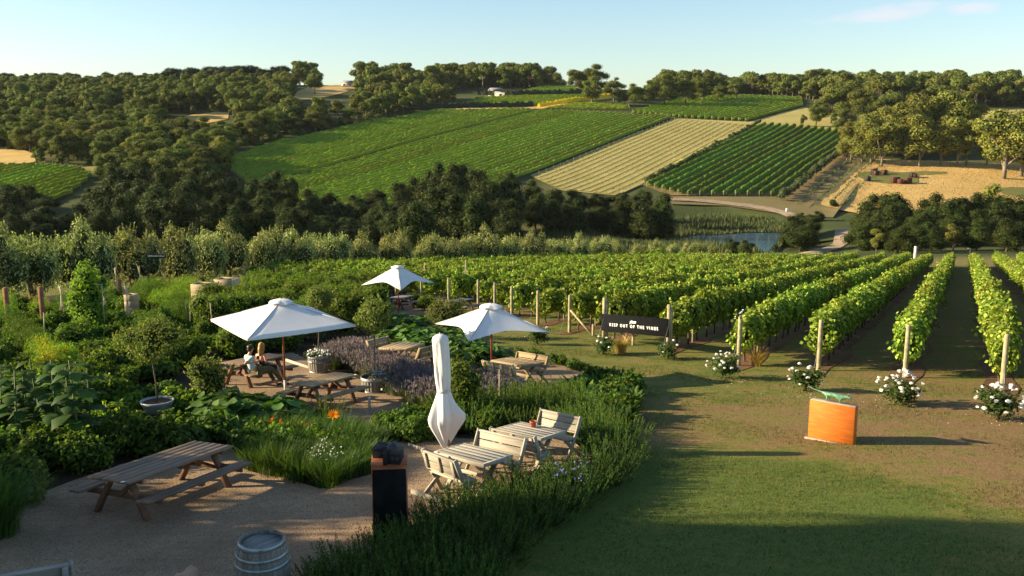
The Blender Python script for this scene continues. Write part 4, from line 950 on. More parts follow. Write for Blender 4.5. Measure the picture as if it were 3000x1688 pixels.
# struts seen at the two rows behind the sail umbrella
for c in (-15.4, -12.75):
    A = ROWINFO[c]; b = A - RD * 0 + RD * 1.4; par = [o for o in bpy.data.objects if o.name.startswith('vine_row') and o.parent is None and abs(o.location.x - A[0]) < .01 and abs(o.location.y - A[1]) < .01][0]
    MB().tube([(0, 0, 1.05), (.95, -1.1, .1)], .05, 7).obj('strut', 'post_wood', par); MB().tube([(.95, -1.1, -.2), (.95, -1.1, .62)], .055, 8).obj('anchor_post', 'post_wood', par)

# ------------------------------------------------------------------ pale willowy trees behind the vineyard
def willow_meshes(seed, n=8500):
    r = np.random.default_rng(seed); lobes = []
    for i in range(11):
        a = r.uniform(0, 2 * pi); rad = r.uniform(.2, 1.5); hgt_ = 3.0 + r.uniform(.1, 2.0) * (1.4 - rad * .6)
        lobes.append(((rad * cos(a), rad * sin(a), hgt_ * .62), (.75, .75, hgt_ * .42)))
    lobes.append(((0, 0, 2.2), (1.55, 1.55, 1.75)))
    p, nn = on_ellipsoids(lobes, n, r, shell=(.8, 1.12), reject=.8, up_bias=.15); m = len(p); T = np.column_stack([nn[:, 0] * .35, nn[:, 1] * .35, np.full(m, 1.0)]) + r.normal(size=(m, 3)) * .3
    c = cards(p, unit(nn + r.normal(size=(m, 3)) * .6 + [-.25, -.1, .35]), r.uniform(.13, .30, m), r.uniform(.045, .085, m), r, T=T)
    # upright wands breaking the outline
    wnd = []
    for i in range(70):
        l = lobes[r.integers(0, 11)]; b = np.array(l[0]) + np.array([r.normal() * .3, r.normal() * .3, l[1][2] * .8]); q = b + np.linspace(0, r.uniform(.3, .9), 9)[:, None] * np.array([r.normal() * .12, r.normal() * .12, 1]); 
        wnd.append(cards(q, r.normal(size=(9, 3)), .2, .07, r, T=np.tile([[.0, .1, 1.0]], (9, 1)) + r.normal(size=(9, 3)) * .35))
    mb = MB(); cores(mb, lobes, .60, 7, 4); cv = np.concatenate(mb.v)
    cr = joinmesh('crown', [c, *wnd, CoreT((cv, np.concatenate([f for f in mb.f if f.shape[1] == 4]), np.concatenate([f for f in mb.f if f.shape[1] == 3])))], 'willow_leaf')
    tb = MB(); 
    for i in range(4): a = r.uniform(0, 6.28); tb.tube([(0, 0, -.2), (.15 * cos(a), .15 * sin(a), .5), (.6 * cos(a), .6 * sin(a), 2.2)], [.12, .1, .05], 6)
    return cr, tb.mesh('trunk', 'bark')
WIL = [willow_meshes(400 + i) for i in range(4)]
WTOP = [(-100, 612), (0, 600), (60, 618), (110, 605), (160, 640), (230, 640), (300, 628), (370, 650), (440, 650), (520, 632), (600, 642), (660, 655), (720, 640), (800, 655), (900, 655), (1000, 665), (1100, 660), (1200, 662), (1300, 662), (1400, 658), (1500, 665), (1600, 672), (1700, 680), (1800, 685), (1900, 692), (2000, 698), (2080, 704), (2140, 722), (2200, 735)]
s_ = 0.0; tot = np.linalg.norm(np.diff(TLP, axis=0), axis=1).sum(); cum = np.concatenate([[0], np.cumsum(np.linalg.norm(np.diff(TLP, axis=0), axis=1))]); k = 0
while s_ < tot:
    x = np.interp(s_, cum, TLP[:, 0]); y = np.interp(s_, cum, TLP[:, 1])
    for dx, dy, dr in ((0, 0, 0),):
        X, Y = x + dx + random.uniform(-.5, .5), y + dy + random.uniform(-.4, .4); u = 1500 + X / Y * F * cos(PITCH) * 1.03
        if u > 2160: continue
        top = np.interp(u, [a for a, b in WTOP], [b for a, b in WTOP]) + random.uniform(-14, 16) * (1 if u < 1200 else .5) + dr; H = at(u, top, Y).z - hz(X, Y); H = max(1.6, min(H, 7.5)); sc = H / 5.6
        e = thing('willow_tree', 'pale bushy tree in the line behind the near vineyard, ' + ('left of the name sign' if u < 440 else 'between name sign and farthest umbrella' if u < 1150 else 'right of the farthest umbrella'), 'tree', (X, Y, hz(X, Y)), random.uniform(0, 6.28), 'pale bushy trees behind the near vineyard', (sc * 1.18, sc * 1.18, sc)); cr, tr = WIL[k % 4]; obj('crown', cr, e); obj('trunk', tr, e); k += 1
    s_ += (4.7 if s_ < 45 else 4.2) * random.uniform(.85, 1.15)
print('willows', k)
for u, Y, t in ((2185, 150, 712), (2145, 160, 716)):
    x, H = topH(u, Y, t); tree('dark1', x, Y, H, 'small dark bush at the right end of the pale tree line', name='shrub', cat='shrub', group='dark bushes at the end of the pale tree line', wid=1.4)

# ------------------------------------------------------------------ garden plants: prototypes
def bush_mesh(name, mat, seed, n, r0, h, leafL, leafW, lobesn=7, core=.72, up=.2, jit=.6):
    r = np.random.default_rng(seed); lobes = [((0, 0, h * .45), (r0 * .7, r0 * .7, h * .45))]
    for i in range(lobesn): a = r.uniform(0, 6.28); rad = r0 * r.uniform(.3, .75); s = r0 * r.uniform(.28, .5); lobes.append(((rad * cos(a), rad * sin(a), h * r.uniform(.3, .82)), (s, s, s * .8 if h < 2 * r0 else s)))
    p, nn = on_ellipsoids(lobes, n, r, (.78, 1.22), .76, up); k = p[:, 2] > .02; p, nn = p[k], nn[k]
    c = cards(p, unit(nn + r.normal(size=p.shape) * jit + [0, 0, .25]), r.uniform(.6, 1.2, len(p)) * leafL, r.uniform(.7, 1.2, len(p)) * leafW, r)
    sh = []
    for i in range(26):   # loose shoots breaking the outline
        l = lobes[r.integers(0, len(lobes))]; d = unit(np.array([r.normal(), r.normal(), abs(r.normal()) + .5])); b = np.array(l[0]) + d * np.array(l[1]) * .9; k_ = 9; q = b + d * np.linspace(0, r.uniform(.15, .34) * min(1.3, h), k_)[:, None] + r.normal(size=(k_, 3)) * .015
        sh.append(cards(q, r.normal(size=(k_, 3)) + [0, 0, .4], leafL * .95, leafW, r))
    mb = MB(); cores(mb, lobes, core, 7, 4); cv = np.concatenate(mb.v)
    return joinmesh(name, [c, *sh, CoreT((cv, np.concatenate([f for f in mb.f if f.shape[1] == 4]), np.concatenate([f for f in mb.f if f.shape[1] == 3])))], mat)
TALLB = [bush_mesh('foliage', 'bush_leaf', 500 + i, 3400, 1.0, 2.0, .15, .06, 9) for i in range(3)]
MIDB = [bush_mesh('foliage', m, 510 + i, 1700, .6, .85, .12, .06, 7) for i, m in enumerate(('herb_leaf', 'bush_leaf', 'herb_leaf', 'lime_leaf'))]
LOWB = [bush_mesh('foliage', m, 520 + i, 1100, .5, .42, .08, .06, 6) for i, m in enumerate(('herb_leaf', 'bush_leaf', 'herb_leaf'))]
NAST = [bush_mesh('foliage', 'lime_leaf' if i == 2 else 'herb_leaf', 530 + i, 900, .6, .4, .10, .10, 6, up=.6, jit=.35) for i in range(3)]
def fern_mesh(seed, mat='lime_leaf'):
    r = np.random.default_rng(seed); n = 2600; d = unit(r.normal(size=(n, 3)) * [1, 1, .9]); rr = r.uniform(.15, 1, n) ** .5; P = np.column_stack([d[:, 0] * rr * .6, d[:, 1] * rr * .6, .7 + d[:, 2] * rr * .65]); P = P[P[:, 2] > 0]
    return joinmesh('foliage', [cards(P, r.normal(size=P.shape), .13, .014, r, T=np.tile([[0, 0, 1.]], (len(P), 1)) + r.normal(size=P.shape) * .6)], mat)
FERN = [fern_mesh(540, 'herb_leaf'), fern_mesh(541, 'lime_leaf')]
def squash_mesh(seed):   # big cupped leaves on stalks
    r = np.random.default_rng(seed); n = 46; a = r.uniform(0, 6.28, n); rad = r.uniform(0, .85, n); P = np.column_stack([rad * np.cos(a), rad * np.sin(a), .28 + .34 * (1 - rad) + r.normal(size=n) * .07]); V = []; Q = []; T_ = []
    for i in range(n):
        s = r.uniform(.12, .22); nr = unit(np.array([P[i, 0] * .5 + r.normal() * .3, P[i, 1] * .5 + r.normal() * .3, 1.0])); t = unit(np.cross(nr, r.normal(size=3))); b = np.cross(nr, t); k = 9; base = len(V)
        V.append(P[i] - nr * s * .12)
        for j in range(k):
            an = 2 * pi * j / k; f = (1.0 if j % 2 == 0 else .86) * (.62 if j == 0 else 1); V.append(P[i] + (t * cos(an) + b * sin(an)) * s * f + nr * s * (.10 + .1 * r.normal()))
        for j in range(k): T_.append((base, base + 1 + j, base + 1 + (j + 1) % k))
    return mesh('foliage', V, [np.array(T_)], 'squash_leaf')
SQ = [squash_mesh(550 + i) for i in range(4)]
SQS = joinmesh('undergrowth', [blades(np.column_stack([RNG.normal(size=(120, 2)) * .4, np.zeros(120)]), RNG.normal(size=(120, 2)), .4, .02, .3)], 'strap_leaf')
def sunflower(seed):
    r = np.random.default_rng(seed); H = r.uniform(1.5, 1.9); mb = MB(); mb.tube([(0, 0, 0), (.03, 0, H * .5), (0, .04, H)], [.02, .017, .012], 6); V = []; T_ = []
    for i in range(20):
        z = H * (.25 + .75 * i / 20); a = i * 2.4 + r.normal() * .3; s = .20 * (1.25 - .5 * i / 20) * r.uniform(.85, 1.2); d = np.array([cos(a), sin(a), .25]); side_ = np.array([-sin(a), cos(a), 0]); b0 = np.array([.02 * cos(a), .02 * sin(a), z]); base = len(V)
        c1 = b0 + d * s * .5; c2 = c1 + np.array([cos(a), sin(a), -.15]) * s * .9; c3 = c2 + np.array([cos(a) * .6, sin(a) * .6, -.8]) * s * .8
        V += [b0, c1 - side_ * s * .35, c1 + side_ * s * .35, c2 - side_ * s * .62 - [0, 0, .03], c2 + [0, 0, .02], c2 + side_ * s * .62 - [0, 0, .03], c3]
        T_ += [(base, base + 1, base + 4), (base, base + 4, base + 2), (base + 1, base + 3, base + 4), (base + 2, base + 4, base + 5), (base + 3, base + 6, base + 4), (base + 4, base + 6, base + 5)]
    return mesh('leaves', V, [np.array(T_)], 'sun_leaf'), mb.mesh('stem', 'stalk', True)
SUNF = [sunflower(560 + i) for i in range(3)]
def lavender(seed):
    r = np.random.default_rng(seed); n = 260; a = r.uniform(0, 6.28, n); lean = r.uniform(0, .75, n) ** .8; D = np.column_stack([np.cos(a), np.sin(a)]); P = np.column_stack([D * (lean[:, None] * .3), np.zeros(n)]); H = r.uniform(.45, .68, n)
    st = blades(P, D, H, .012, lean * .9, r, 2); nl = 500; al = r.uniform(0, 6.28, nl); Dl = np.column_stack([np.cos(al), np.sin(al)]); ll = r.uniform(0, .9, nl)
    lf = blades(np.column_stack([Dl * (ll[:, None] * .36), np.full(nl, .02)]), Dl, r.uniform(.2, .42, nl), .02, ll * .7, r, 2)
    tip = P + np.column_stack([D * (H * lean * .9)[:, None], H * (1 - .27 * lean)]); hd = [cards(tip + [0, 0, dz], r.normal(size=(n, 3)) * [1, 1, .2], .06, .028, r, T=np.tile([[0, 0, 1.]], (n, 1))) for dz in (0, -.03)]
    return joinmesh('stems', [st, lf], 'lavender_leaf'), joinmesh('flower_heads', hd, 'lavender_head')
LAV = [lavender(570 + i) for i in range(3)]
def rosemary(seed, mat='rosemary_leaf', n=90, H0=.52, R0=.42):
    r = np.random.default_rng(seed); parts = []; a = r.uniform(0, 6.28, n); rad = np.sqrt(r.uniform(0, 1, n)) * R0; k = 34
    for i in range(n):
        b = np.array([rad[i] * cos(a[i]), rad[i] * sin(a[i]), .05]); h = H0 * r.uniform(.55, 1.2) * (1 - .35 * (rad[i] / R0) ** 2); d = np.array([cos(a[i]) * rad[i] * .55, sin(a[i]) * rad[i] * .55, 0]); t = np.linspace(.3, 1, k)
        q = b + d * t[:, None] + np.array([0, 0, 1]) * (h * t)[:, None]; an = np.arange(k) * 2.4 + i; T = np.column_stack([np.cos(an), np.sin(an), np.full(k, 2.3)])
        parts.append(cards(q, np.column_stack([-np.sin(an), np.cos(an), np.zeros(k)]) + r.normal(size=(k, 3)) * .4, .042, .011, r, 'base', T=T))
    mb = MB().ell((0, 0, H0 * .3), (R0 * .7, R0 * .7, H0 * .34), 8, 4); cv = np.concatenate(mb.v)
    parts.append(CoreT((cv, mb.f[0], np.concatenate(mb.f[1:]))))
    return joinmesh('sprigs', parts, mat)
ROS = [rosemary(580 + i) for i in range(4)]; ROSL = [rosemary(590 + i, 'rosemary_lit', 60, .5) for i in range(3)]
def strap(seed, mat='strap_leaf', n=240, H=.45, W=.012, R=.28):
    r = np.random.default_rng(seed); a = r.uniform(0, 6.28, n); D = np.column_stack([np.cos(a), np.sin(a)]); P = np.column_stack([D * (r.uniform(0, 1, n)[:, None] * R), np.zeros(n)])
    return joinmesh('blades', [blades(P, D, r.uniform(.6, 1.2, n) * H, W, r.uniform(.1, .9, n), r, 3)], mat)
STR = [strap(600 + i) for i in range(3)]; DRY = [strap(610 + i, 'dry_grass', 200, .55, .014, .15) for i in range(2)]; FOUNT = strap(620, 'strap_leaf', 900, 1.1, .014, .35)
def chard(seed, mat='squash_leaf'):
    r = np.random.default_rng(seed); n = 26; a = r.uniform(0, 6.28, n); D = np.column_stack([np.cos(a), np.sin(a)]); return joinmesh('leaves', [blades(np.column_stack([D * .05, np.zeros(n)]), D, r.uniform(.3, .5, n), r.uniform(.13, .2, n), r.uniform(.3, .9, n), r, 3)], mat)
CHA = [chard(630 + i) for i in range(2)] + [chard(633, 'lime_leaf')]
def blooms(mat, n, R, z, s, seed, zr=.1, petals=6):
    r = np.random.default_rng(seed); a = r.uniform(0, 6.28, n); rad = np.sqrt(r.uniform(0, 1, n)) * R; C = np.column_stack([rad * np.cos(a), rad * np.sin(a), z + r.normal(size=n) * zr]); P = np.repeat(C, petals, 0) + r.normal(size=(n * petals, 3)) * s * .25
    return joinmesh('flowers', [cards(P, r.normal(size=P.shape) + [0, -.3, .9], s, s * .8, r)], mat)
BLUE = blooms('blue_petal', 34, .3, .56, .026, 640); FYEL = blooms('yellow_petal', 60, .22, 1.05, .05, 641, .05); FORA = blooms('orange_petal', 10, .2, .42, .07, 642); FRED = blooms('red_petal', 6, .2, .4, .06, 643); FYE2 = blooms('yellow_petal', 8, .16, .45, .06, 644); FWHI = blooms('white_petal', 60, .3, .4, .022, 645, .15)

# ------------------------------------------------------------------ garden soil and gravel
GARDEN = [(-150, 1700), (-150, 900), (300, 850), (620, 820), (900, 840), (1200, 850), (1290, 880), (1340, 960), (1430, 1010), (1560, 1040), (1680, 1075), (1800, 1090), (1870, 1120), (1880, 1180), (1850, 1250), (1830, 1330), (1815, 1390), (1745, 1445), (1655, 1492), (1555, 1552), (1475, 1615), (1390, 1700), (1340, 1800), (400, 1800)]
drape('garden_bed', GP(GARDEN), 'garden_soil', .010, 1.2)
YARD = [(-200, 1800), (-200, 1570), (60, 1490), (140, 1440), (230, 1405), (420, 1345), (610, 1290), (690, 1320), (740, 1385), (850, 1410), (940, 1435), (1010, 1412), (1090, 1392), (1105, 1340), (1130, 1300), (1240, 1292), (1330, 1285), (1420, 1290), (1500, 1255), (1640, 1280), (1740, 1310), (1740, 1360), (1600, 1430), (1460, 1475), (1330, 1510), (1240, 1545), (1120, 1610), (1000, 1690), (900, 1800)]
drape('gravel_yard', GP(YARD), 'gravel', .022, .8, jag=.10)
drape('gravel_terrace', GP([(560, 1140), (620, 1090), (700, 1050), (860, 1035), (960, 1085), (1060, 1115), (1180, 1160), (1275, 1195), (1250, 1218), (1180, 1235), (1120, 1255), (1090, 1290), (1000, 1290), (940, 1262), (860, 1215), (800, 1170), (700, 1165)]), 'gravel', .022, .6, jag=.10)
drape('gravel_path', GP([(1060, 1012), (1120, 965), (1150, 930), (1130, 900), (1100, 880), (1230, 862), (1330, 870), (1345, 905), (1260, 960), (1330, 1030), (1420, 1052), (1520, 1058), (1640, 1068), (1710, 1095), (1660, 1140), (1560, 1158), (1440, 1135), (1370, 1112), (1290, 1095), (1200, 1090), (1100, 1050)]), 'gravel', .022, .8, jag=.12)
def edging(a, b, h=.06):
    p, q = G(*a), G(*b); mb = MB().beam((0, 0, h / 2), (q.x - p.x, q.y - p.y, q.z - p.z + h / 2), .035, h + .1, bev=.006); return mb.obj('timber_edging', 'wood_pale', loc=(p.x, p.y, p.z))
for i, (a, b, lb) in enumerate((((1205, 1448), (1290, 1478), 'pale timber edging board between the steel plinth and the near bench'), ((1196, 1312), (1245, 1328), 'short timber edging board behind the steel plinth'), ((1180, 1195), (1262, 1222), 'timber edging board right of the middle gravel terrace'), ((838, 1060), (905, 1082), 'timber edging board behind the couple'), ((1690, 1308), (1760, 1325), 'timber edging behind the bench at the far right of the yard'))):
    o = edging(a, b); o['label'] = lb; o['category'] = 'edging board'

# ------------------------------------------------------------------ planting the beds
AVOID = [GP(p) for p in (YARD,)]
CLEARPTS = [G(*q).xy for q in ((463, 1200), (463, 1228), (455, 1250), (440, 1245), (490, 1245), (465, 1275), (934, 1095), (1097, 1150), (836, 1147), (700, 1150), (760, 1160), (1240, 995), (1313, 1320))]
LANDM = [(n, G(*q).xy) for n, q in {'near the bean tower': (268, 985), 'near the name sign': (440, 900), 'near the grey pot': (463, 1212), 'beside the big umbrella': (836, 1147), 'near the sunflower plants': (150, 1330), 'near the timber boxes': (640, 880), 'near the farthest umbrella': (1168, 925), 'by the middle picnic table': (960, 1180), 'by the steel plinth': (1146, 1578), 'by the closed umbrella': (1313, 1325), 'near the lower left picnic table': (450, 1440), 'by the wine barrel': (770, 1700), 'below the terracotta pot table': (1640, 1400), 'at the lawn corner': (1860, 1180), 'by the red timber posts': (60, 950), 'by the yellow fennel': (150, 1125), 'behind the couple': (720, 1060), 'by the sail umbrella': (1440, 1118), 'by the lavender table': (1180, 1060), 'at the tip of the flower bed': (940, 1420), 'at the near lawn edge': (1500, 1600)}.items()]
TINT = {'lime_leaf': 'yellow green ', 'bush_leaf': 'olive ', 'herb_leaf': '', 'rosemary_leaf': 'needle leaved '}
def near(x, y): return min(LANDM, key=lambda q: (q[1].x - x) ** 2 + (q[1].y - y) ** 2)[0]
def plant(name, meshes, poly, step, label, group, cat='plant', sc=(.8, 1.2), zs=None, extra=None, maxn=999, mats=None):
    P = scatter(GP(poly), step); n = 0
    for x, y in P[:maxn]:
        if any((x - q.x) ** 2 + (y - q.y) ** 2 < .55 for q in CLEARPTS): continue
        s = random.uniform(*sc); e = thing(name, label, cat, (x, y, hz(x, y)), random.uniform(0, 6.28), group, s if zs is None else (s, s, s * random.uniform(*zs)))
        m = meshes[random.randrange(len(meshes))]
        tn = TINT.get((m[0] if isinstance(m, tuple) else m).materials[0].name, '') if len(meshes) > 3 else ''
        lb = tn + label; nr = near(x, y)
        if len((lb + ' ' + nr).split()) <= 16: e['label'] = lb + ', ' + nr
        for me in (m if isinstance(m, tuple) else (m,)): obj(me.name.split('.')[0], me, e, kind='stuff' if me.name.startswith('flower') else None)
        if extra and random.random() < extra[1]: obj('flowers', extra[0][random.randrange(len(extra[0]))], e, kind='stuff')
        n += 1
    return n
def mass(name, meshes, poly, step, label, sc=(.8, 1.2)):
    P = scatter(GP(poly), step); n = len(P); instancer(name, [proto(m) for m in meshes], np.column_stack([P, hgt(P[:, 0], P[:, 1])]), RNG.uniform(0, 6.28, n), RNG.uniform(*sc, n), label=label); return n
cnt = {}
# tall mass behind the big umbrella
cnt['tall'] = plant('tall_shrub', TALLB, [(560, 985), (660, 905), (760, 870), (900, 855), (1040, 862), (1110, 890), (1120, 925), (1080, 975), (960, 1010), (860, 1010), (760, 1000), (650, 1000)], 1.75, 'tall leafy shrub in the dense mass behind the big umbrella', 'tall shrubs behind the big umbrella', 'shrub', (.75, 1.0))
cnt['midback'] = plant('garden_shrub', MIDB[:3], [(640, 1030), (700, 1000), (800, 1000), (880, 1015), (850, 1030), (760, 1040), (690, 1055)], 1.0, 'waist high green shrub close behind the couple\'s table', 'shrubs close behind the couple', 'shrub', (.9, 1.3))
cnt['leftbed'] = plant('garden_shrub', MIDB[:3] + MIDB[:3] + LOWB + FERN[:1] + NAST[:2] + ROS[:1], [(-120, 1130), (-100, 965), (120, 945), (300, 940), (420, 935), (560, 925), (650, 965), (640, 1020), (560, 1080), (470, 1120), (330, 1150), (180, 1170), (0, 1190)], 1.02, 'leafy vegetable or herb bush in the left kitchen garden', 'bushes of the left kitchen garden', 'shrub', (.6, 1.2), (.7, 1.3))
cnt['leftback'] = plant('garden_shrub', MIDB + FERN, [(-100, 955), (0, 925), (220, 910), (420, 905), (520, 900), (560, 925), (400, 935), (150, 945)], 1.6, 'soft green bush at the back of the kitchen garden', 'bushes at the back of the kitchen garden', 'shrub', (.8, 1.3), (.8, 1.2))
cnt['fern'] = plant('feathery_shrub', FERN, [(400, 905), (560, 885), (590, 905), (560, 930), (420, 935)], 1.3, 'feathery light green herb in the middle of the kitchen garden', 'feathery herbs', 'shrub', (1.0, 1.5))
cnt['sq'] = plant('squash_plant', SQ, [(575, 1215), (680, 1205), (790, 1215), (850, 1240), (850, 1268), (740, 1280), (600, 1268), (540, 1240)], .80, 'sprawling squash plant with big leaves in front of the couple', 'squash plants in front of the couple', 'plant', (.85, 1.1), (.7, 1.1))
cnt['sq2'] = plant('squash_plant', SQ, [(1085, 1005), (1150, 965), (1245, 960), (1320, 985), (1370, 1030), (1430, 1080), (1400, 1095), (1280, 1062), (1190, 1020)], .9, 'low squash plant with big dark leaves behind the far bench table', 'squash plants by the middle path', 'plant', (.8, 1.1))
cnt['nast'] = plant('trailing_plant', NAST, [(330, 1200), (440, 1160), (560, 1160), (560, 1240), (700, 1290), (690, 1320), (600, 1300), (470, 1330), (380, 1330), (320, 1280)], .85, 'low round leaved trailing plant by the grey pot', 'round leaved plants by the grey pot', 'plant', (.9, 1.3))
cnt['midleft'] = plant('garden_shrub', MIDB[:3] + LOWB, [(-120, 1330), (-100, 1180), (180, 1180), (330, 1160), (330, 1290), (300, 1330), (100, 1360)], 1.0, 'dim leafy bush between the sunflowers', 'bushes between the sunflowers', 'shrub', (.9, 1.3))
cnt['lowleft'] = plant('garden_shrub', MIDB[:3], [(-150, 1530), (-150, 1370), (100, 1360), (300, 1330), (440, 1325), (400, 1350), (220, 1400), (90, 1450), (20, 1500)], .95, 'dark leafy bush at the shaded left edge of the yard', 'shaded bushes left of the yard', 'shrub', (.75, 1.1))
cnt['lav'] = plant('lavender', LAV, [(985, 1045), (1040, 1040), (1120, 1075), (1210, 1105), (1310, 1160), (1300, 1205), (1240, 1200), (1160, 1150), (1080, 1110), (1000, 1080)], .62, 'purple grey lavender clump between the two planter barrels and the white umbrella', 'lavender along the middle terrace', 'plant', (.95, 1.3))
cnt['lav2'] = plant('lavender', LAV, [(1350, 1165), (1400, 1148), (1500, 1180), (1480, 1205), (1400, 1195)], .6, 'purple grey lavender clump right of the closed umbrella', 'lavender right of the closed umbrella', 'plant', (.9, 1.2))
cnt['lav3'] = plant('lavender', LAV, [(930, 1075), (985, 1050), (1010, 1075), (980, 1095)], .6, 'lavender clump beside the planter under the white flowers', 'lavender by the back planter', 'plant', (.9, 1.1))
# flower bed island: strappy grass, flowers
cnt['island'] = plant('grass_clump', STR, [(700, 1330), (680, 1290), (760, 1270), (900, 1265), (1060, 1280), (1115, 1310), (1100, 1345), (1085, 1390), (1010, 1408), (940, 1428), (850, 1405), (760, 1382)], .36, 'strappy green grass clump in the flower bed beside the yard', 'grass clumps of the flower bed', 'grass', (.9, 1.35))
cnt['island2'] = plant('flowering_plant', NAST + LOWB, [(700, 1260), (850, 1250), (1000, 1300), (1020, 1340), (880, 1350), (760, 1330)], .55, 'small leafy plant among the grasses of the flower bed', 'leafy plants of the flower bed', 'plant', (.7, 1.0))
cnt['g8'] = plant('garden_shrub', LOWB + NAST[:1], [(1100, 1290), (1130, 1248), (1200, 1232), (1270, 1215), (1330, 1240), (1420, 1270), (1400, 1290), (1300, 1285), (1180, 1292)], .62, 'low green bush behind the steel plinth and closed umbrella', 'low bushes behind the steel plinth', 'shrub', (.85, 1.2))
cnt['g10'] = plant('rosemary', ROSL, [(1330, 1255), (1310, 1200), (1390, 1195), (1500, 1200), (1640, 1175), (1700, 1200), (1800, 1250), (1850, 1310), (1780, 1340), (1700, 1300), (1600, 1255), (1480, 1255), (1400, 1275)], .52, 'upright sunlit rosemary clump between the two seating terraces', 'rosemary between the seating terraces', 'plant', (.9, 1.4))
cnt['chard'] = plant('leafy_plant', CHA + LOWB[:1], [(1650, 1165), (1720, 1125), (1850, 1130), (1885, 1180), (1850, 1260), (1790, 1250), (1710, 1220)], .5, 'broad leaved plant in the bed at the edge of the lawn', 'broad leaved plants at the lawn edge', 'plant', (.9, 1.4), extra=([FORA], .015))
cnt['pathbed'] = plant('garden_shrub', LOWB, [(1400, 1050), (1470, 1035), (1560, 1045), (1700, 1078), (1690, 1090), (1560, 1062), (1450, 1058)], .9, 'low grey green bush along the lawn edge behind the sail umbrella table', 'low bushes along the lawn edge', 'shrub', (.6, .8))
cnt['edgebeds'] = plant('garden_shrub', MIDB[:2], [(1190, 905), (1230, 880), (1270, 880), (1280, 905), (1240, 925)], 1.5, 'dark bush beside the far picnic table', 'dark bushes beside the far picnic table', 'shrub', (.8, 1.2))
HEDGE = [(860, 1830), (930, 1770), (1010, 1715), (1110, 1662), (1215, 1610), (1300, 1565), (1400, 1525), (1500, 1490), (1600, 1455), (1700, 1410), (1760, 1350), (1800, 1325), (1835, 1345), (1815, 1400), (1750, 1450), (1660, 1500), (1560, 1560), (1480, 1625), (1400, 1700), (1370, 1830)]
cnt['hedge'] = plant('rosemary', ROS, HEDGE, .45, 'dark upright rosemary clump in the long hedge along the lawn', 'rosemary of the long hedge', 'plant', (.95, 1.35), extra=([BLUE], 0))
# blue flowers sit on the far half of the hedge
for o in [o for o in bpy.data.objects if o.name.startswith('rosemary') and o.get('group') == 'rosemary of the long hedge' and 15.5 < o.location.y and o.location.x > .6 and random.random() < .2]: obj('flowers', BLUE, o, kind='stuff')
print(cnt, sum(cnt.values()))
def one(name, mesh_, u, v, label, cat, sc=1.0, rz=None, group=None, kids=(), dz=0.0):
    p = G(u, v); e = thing(name, label, cat, (p.x, p.y, p.z + dz), random.uniform(0, 6) if rz is None else rz, group, sc)
    for nm, m in ((mesh_.name.split('.')[0], mesh_),) + tuple(kids): obj(nm, m, e, kind='stuff' if nm.startswith('flower') else None)
    return e
for i, (u, v, s) in enumerate([(60, 1345, 1.15), (120, 1330, 1.2), (180, 1345, 1.25), (235, 1350, 1.3), (270, 1325, 1.1), (90, 1300, 1.0), (215, 1310, 1.1), (20, 1320, 1.1)]):
    one('sunflower_plant', SUNF[i % 3][0], u, v, 'tall broad leaved sunflower plant without a bloom at far left', 'plant', s, group='sunflower plants at far left', kids=(('stem', SUNF[i % 3][1]),))
one('fountain_grass', FOUNT, -10, 1570, 'large arching grass clump at the left edge of the yard', 'grass', 1.0)
for (u, v, m, lb, s) in [(816, 1300, FORA, 'orange marigold plant left in the flower bed', 1.2), (836, 1308, FORA, 'second orange marigold plant in the flower bed', 1.1), (880, 1295, FYE2, 'small yellow flower plant in the flower bed', 1.1), (905, 1302, FRED, 'red zinnia plant beside the yellow flowers', 1.2), (875, 1310, FRED, 'small red flower plant under the yellow flowers', .8), (1825, 1150, FORA, 'orange nasturtium at the lawn corner', 1.0), (1850, 1165, FORA, 'orange nasturtium at the very corner of the bed', .9), (360, 1110, FRED, 'red flower among the bushes left of the grey pot', .8), (412, 1230, FRED, 'single red flower below the grey pot', .6), (1790, 1120, FRED, 'rusty red seed spikes at the lawn edge', 1.1)]:
    one('flowering_plant', LOWB[0], u, v, lb, 'flower', (s * .75), kids=(('flowers', m),))
for u, v, s in ((960, 1395, 1.1), (940, 1370, .9)): one('flowering_plant', STR[0], u, v, ('white speckled flower at the tip of the flower bed', 'white flower just behind the tip of the bed')[s < 1], 'flower', s, kids=(('flowers', FWHI),))
def gerbera():
    p = G(972, 1318); e = thing('orange_flower', 'large orange daisy standing above the flower bed', 'flower', (p.x, p.y, p.z)); MB().tube([(0, 0, 0), (.02, 0, .5), (.06, -.03, .78)], .008, 5).obj('stem', 'stalk', e)
    n = 16; a = np.linspace(0, 2 * pi, n, endpoint=False); T = np.column_stack([np.cos(a) * .9, np.sin(a) * .3, np.sin(a) * .5 + .35]); obj('petals', joinmesh('petals', [cards(np.tile([[.07, -.03, .80]], (n, 1)), np.cross(T, [1, 0, .2]) + .01, .16, .04, RNG, 'base', T=T)], 'orange_petal'), e)
gerbera()
for i, (u, v) in enumerate([(140, 1110), (165, 1125), (150, 1145), (190, 1120), (130, 1085)]): one('fennel_plant', FERN[1], u, v, 'yellow flowering fennel in the kitchen garden', 'plant', .95, group='yellow flowering fennel', kids=(('flowers', FYEL),))
for i, (u, v, lb) in enumerate([(1818, 1035, 'clump of dry straw grass under the black sign'), (2215, 1072, 'clump of dry straw grass at the foot of the magpie post')]): one('dry_grass_clump', DRY[i], u, v, lb, 'grass', 1.3)
one('shrub', bush_mesh('foliage', 'bush_leaf', 700, 1900, .45, 1.5, .10, .055, 9), 1345, 1235, 'upright dark shrub directly behind the closed umbrella', 'shrub', 1.15)
one('thyme_bush', ROSL[0], 955, 1240, 'upright yellowish green bush in front of the middle picnic table', 'shrub', 1.2)
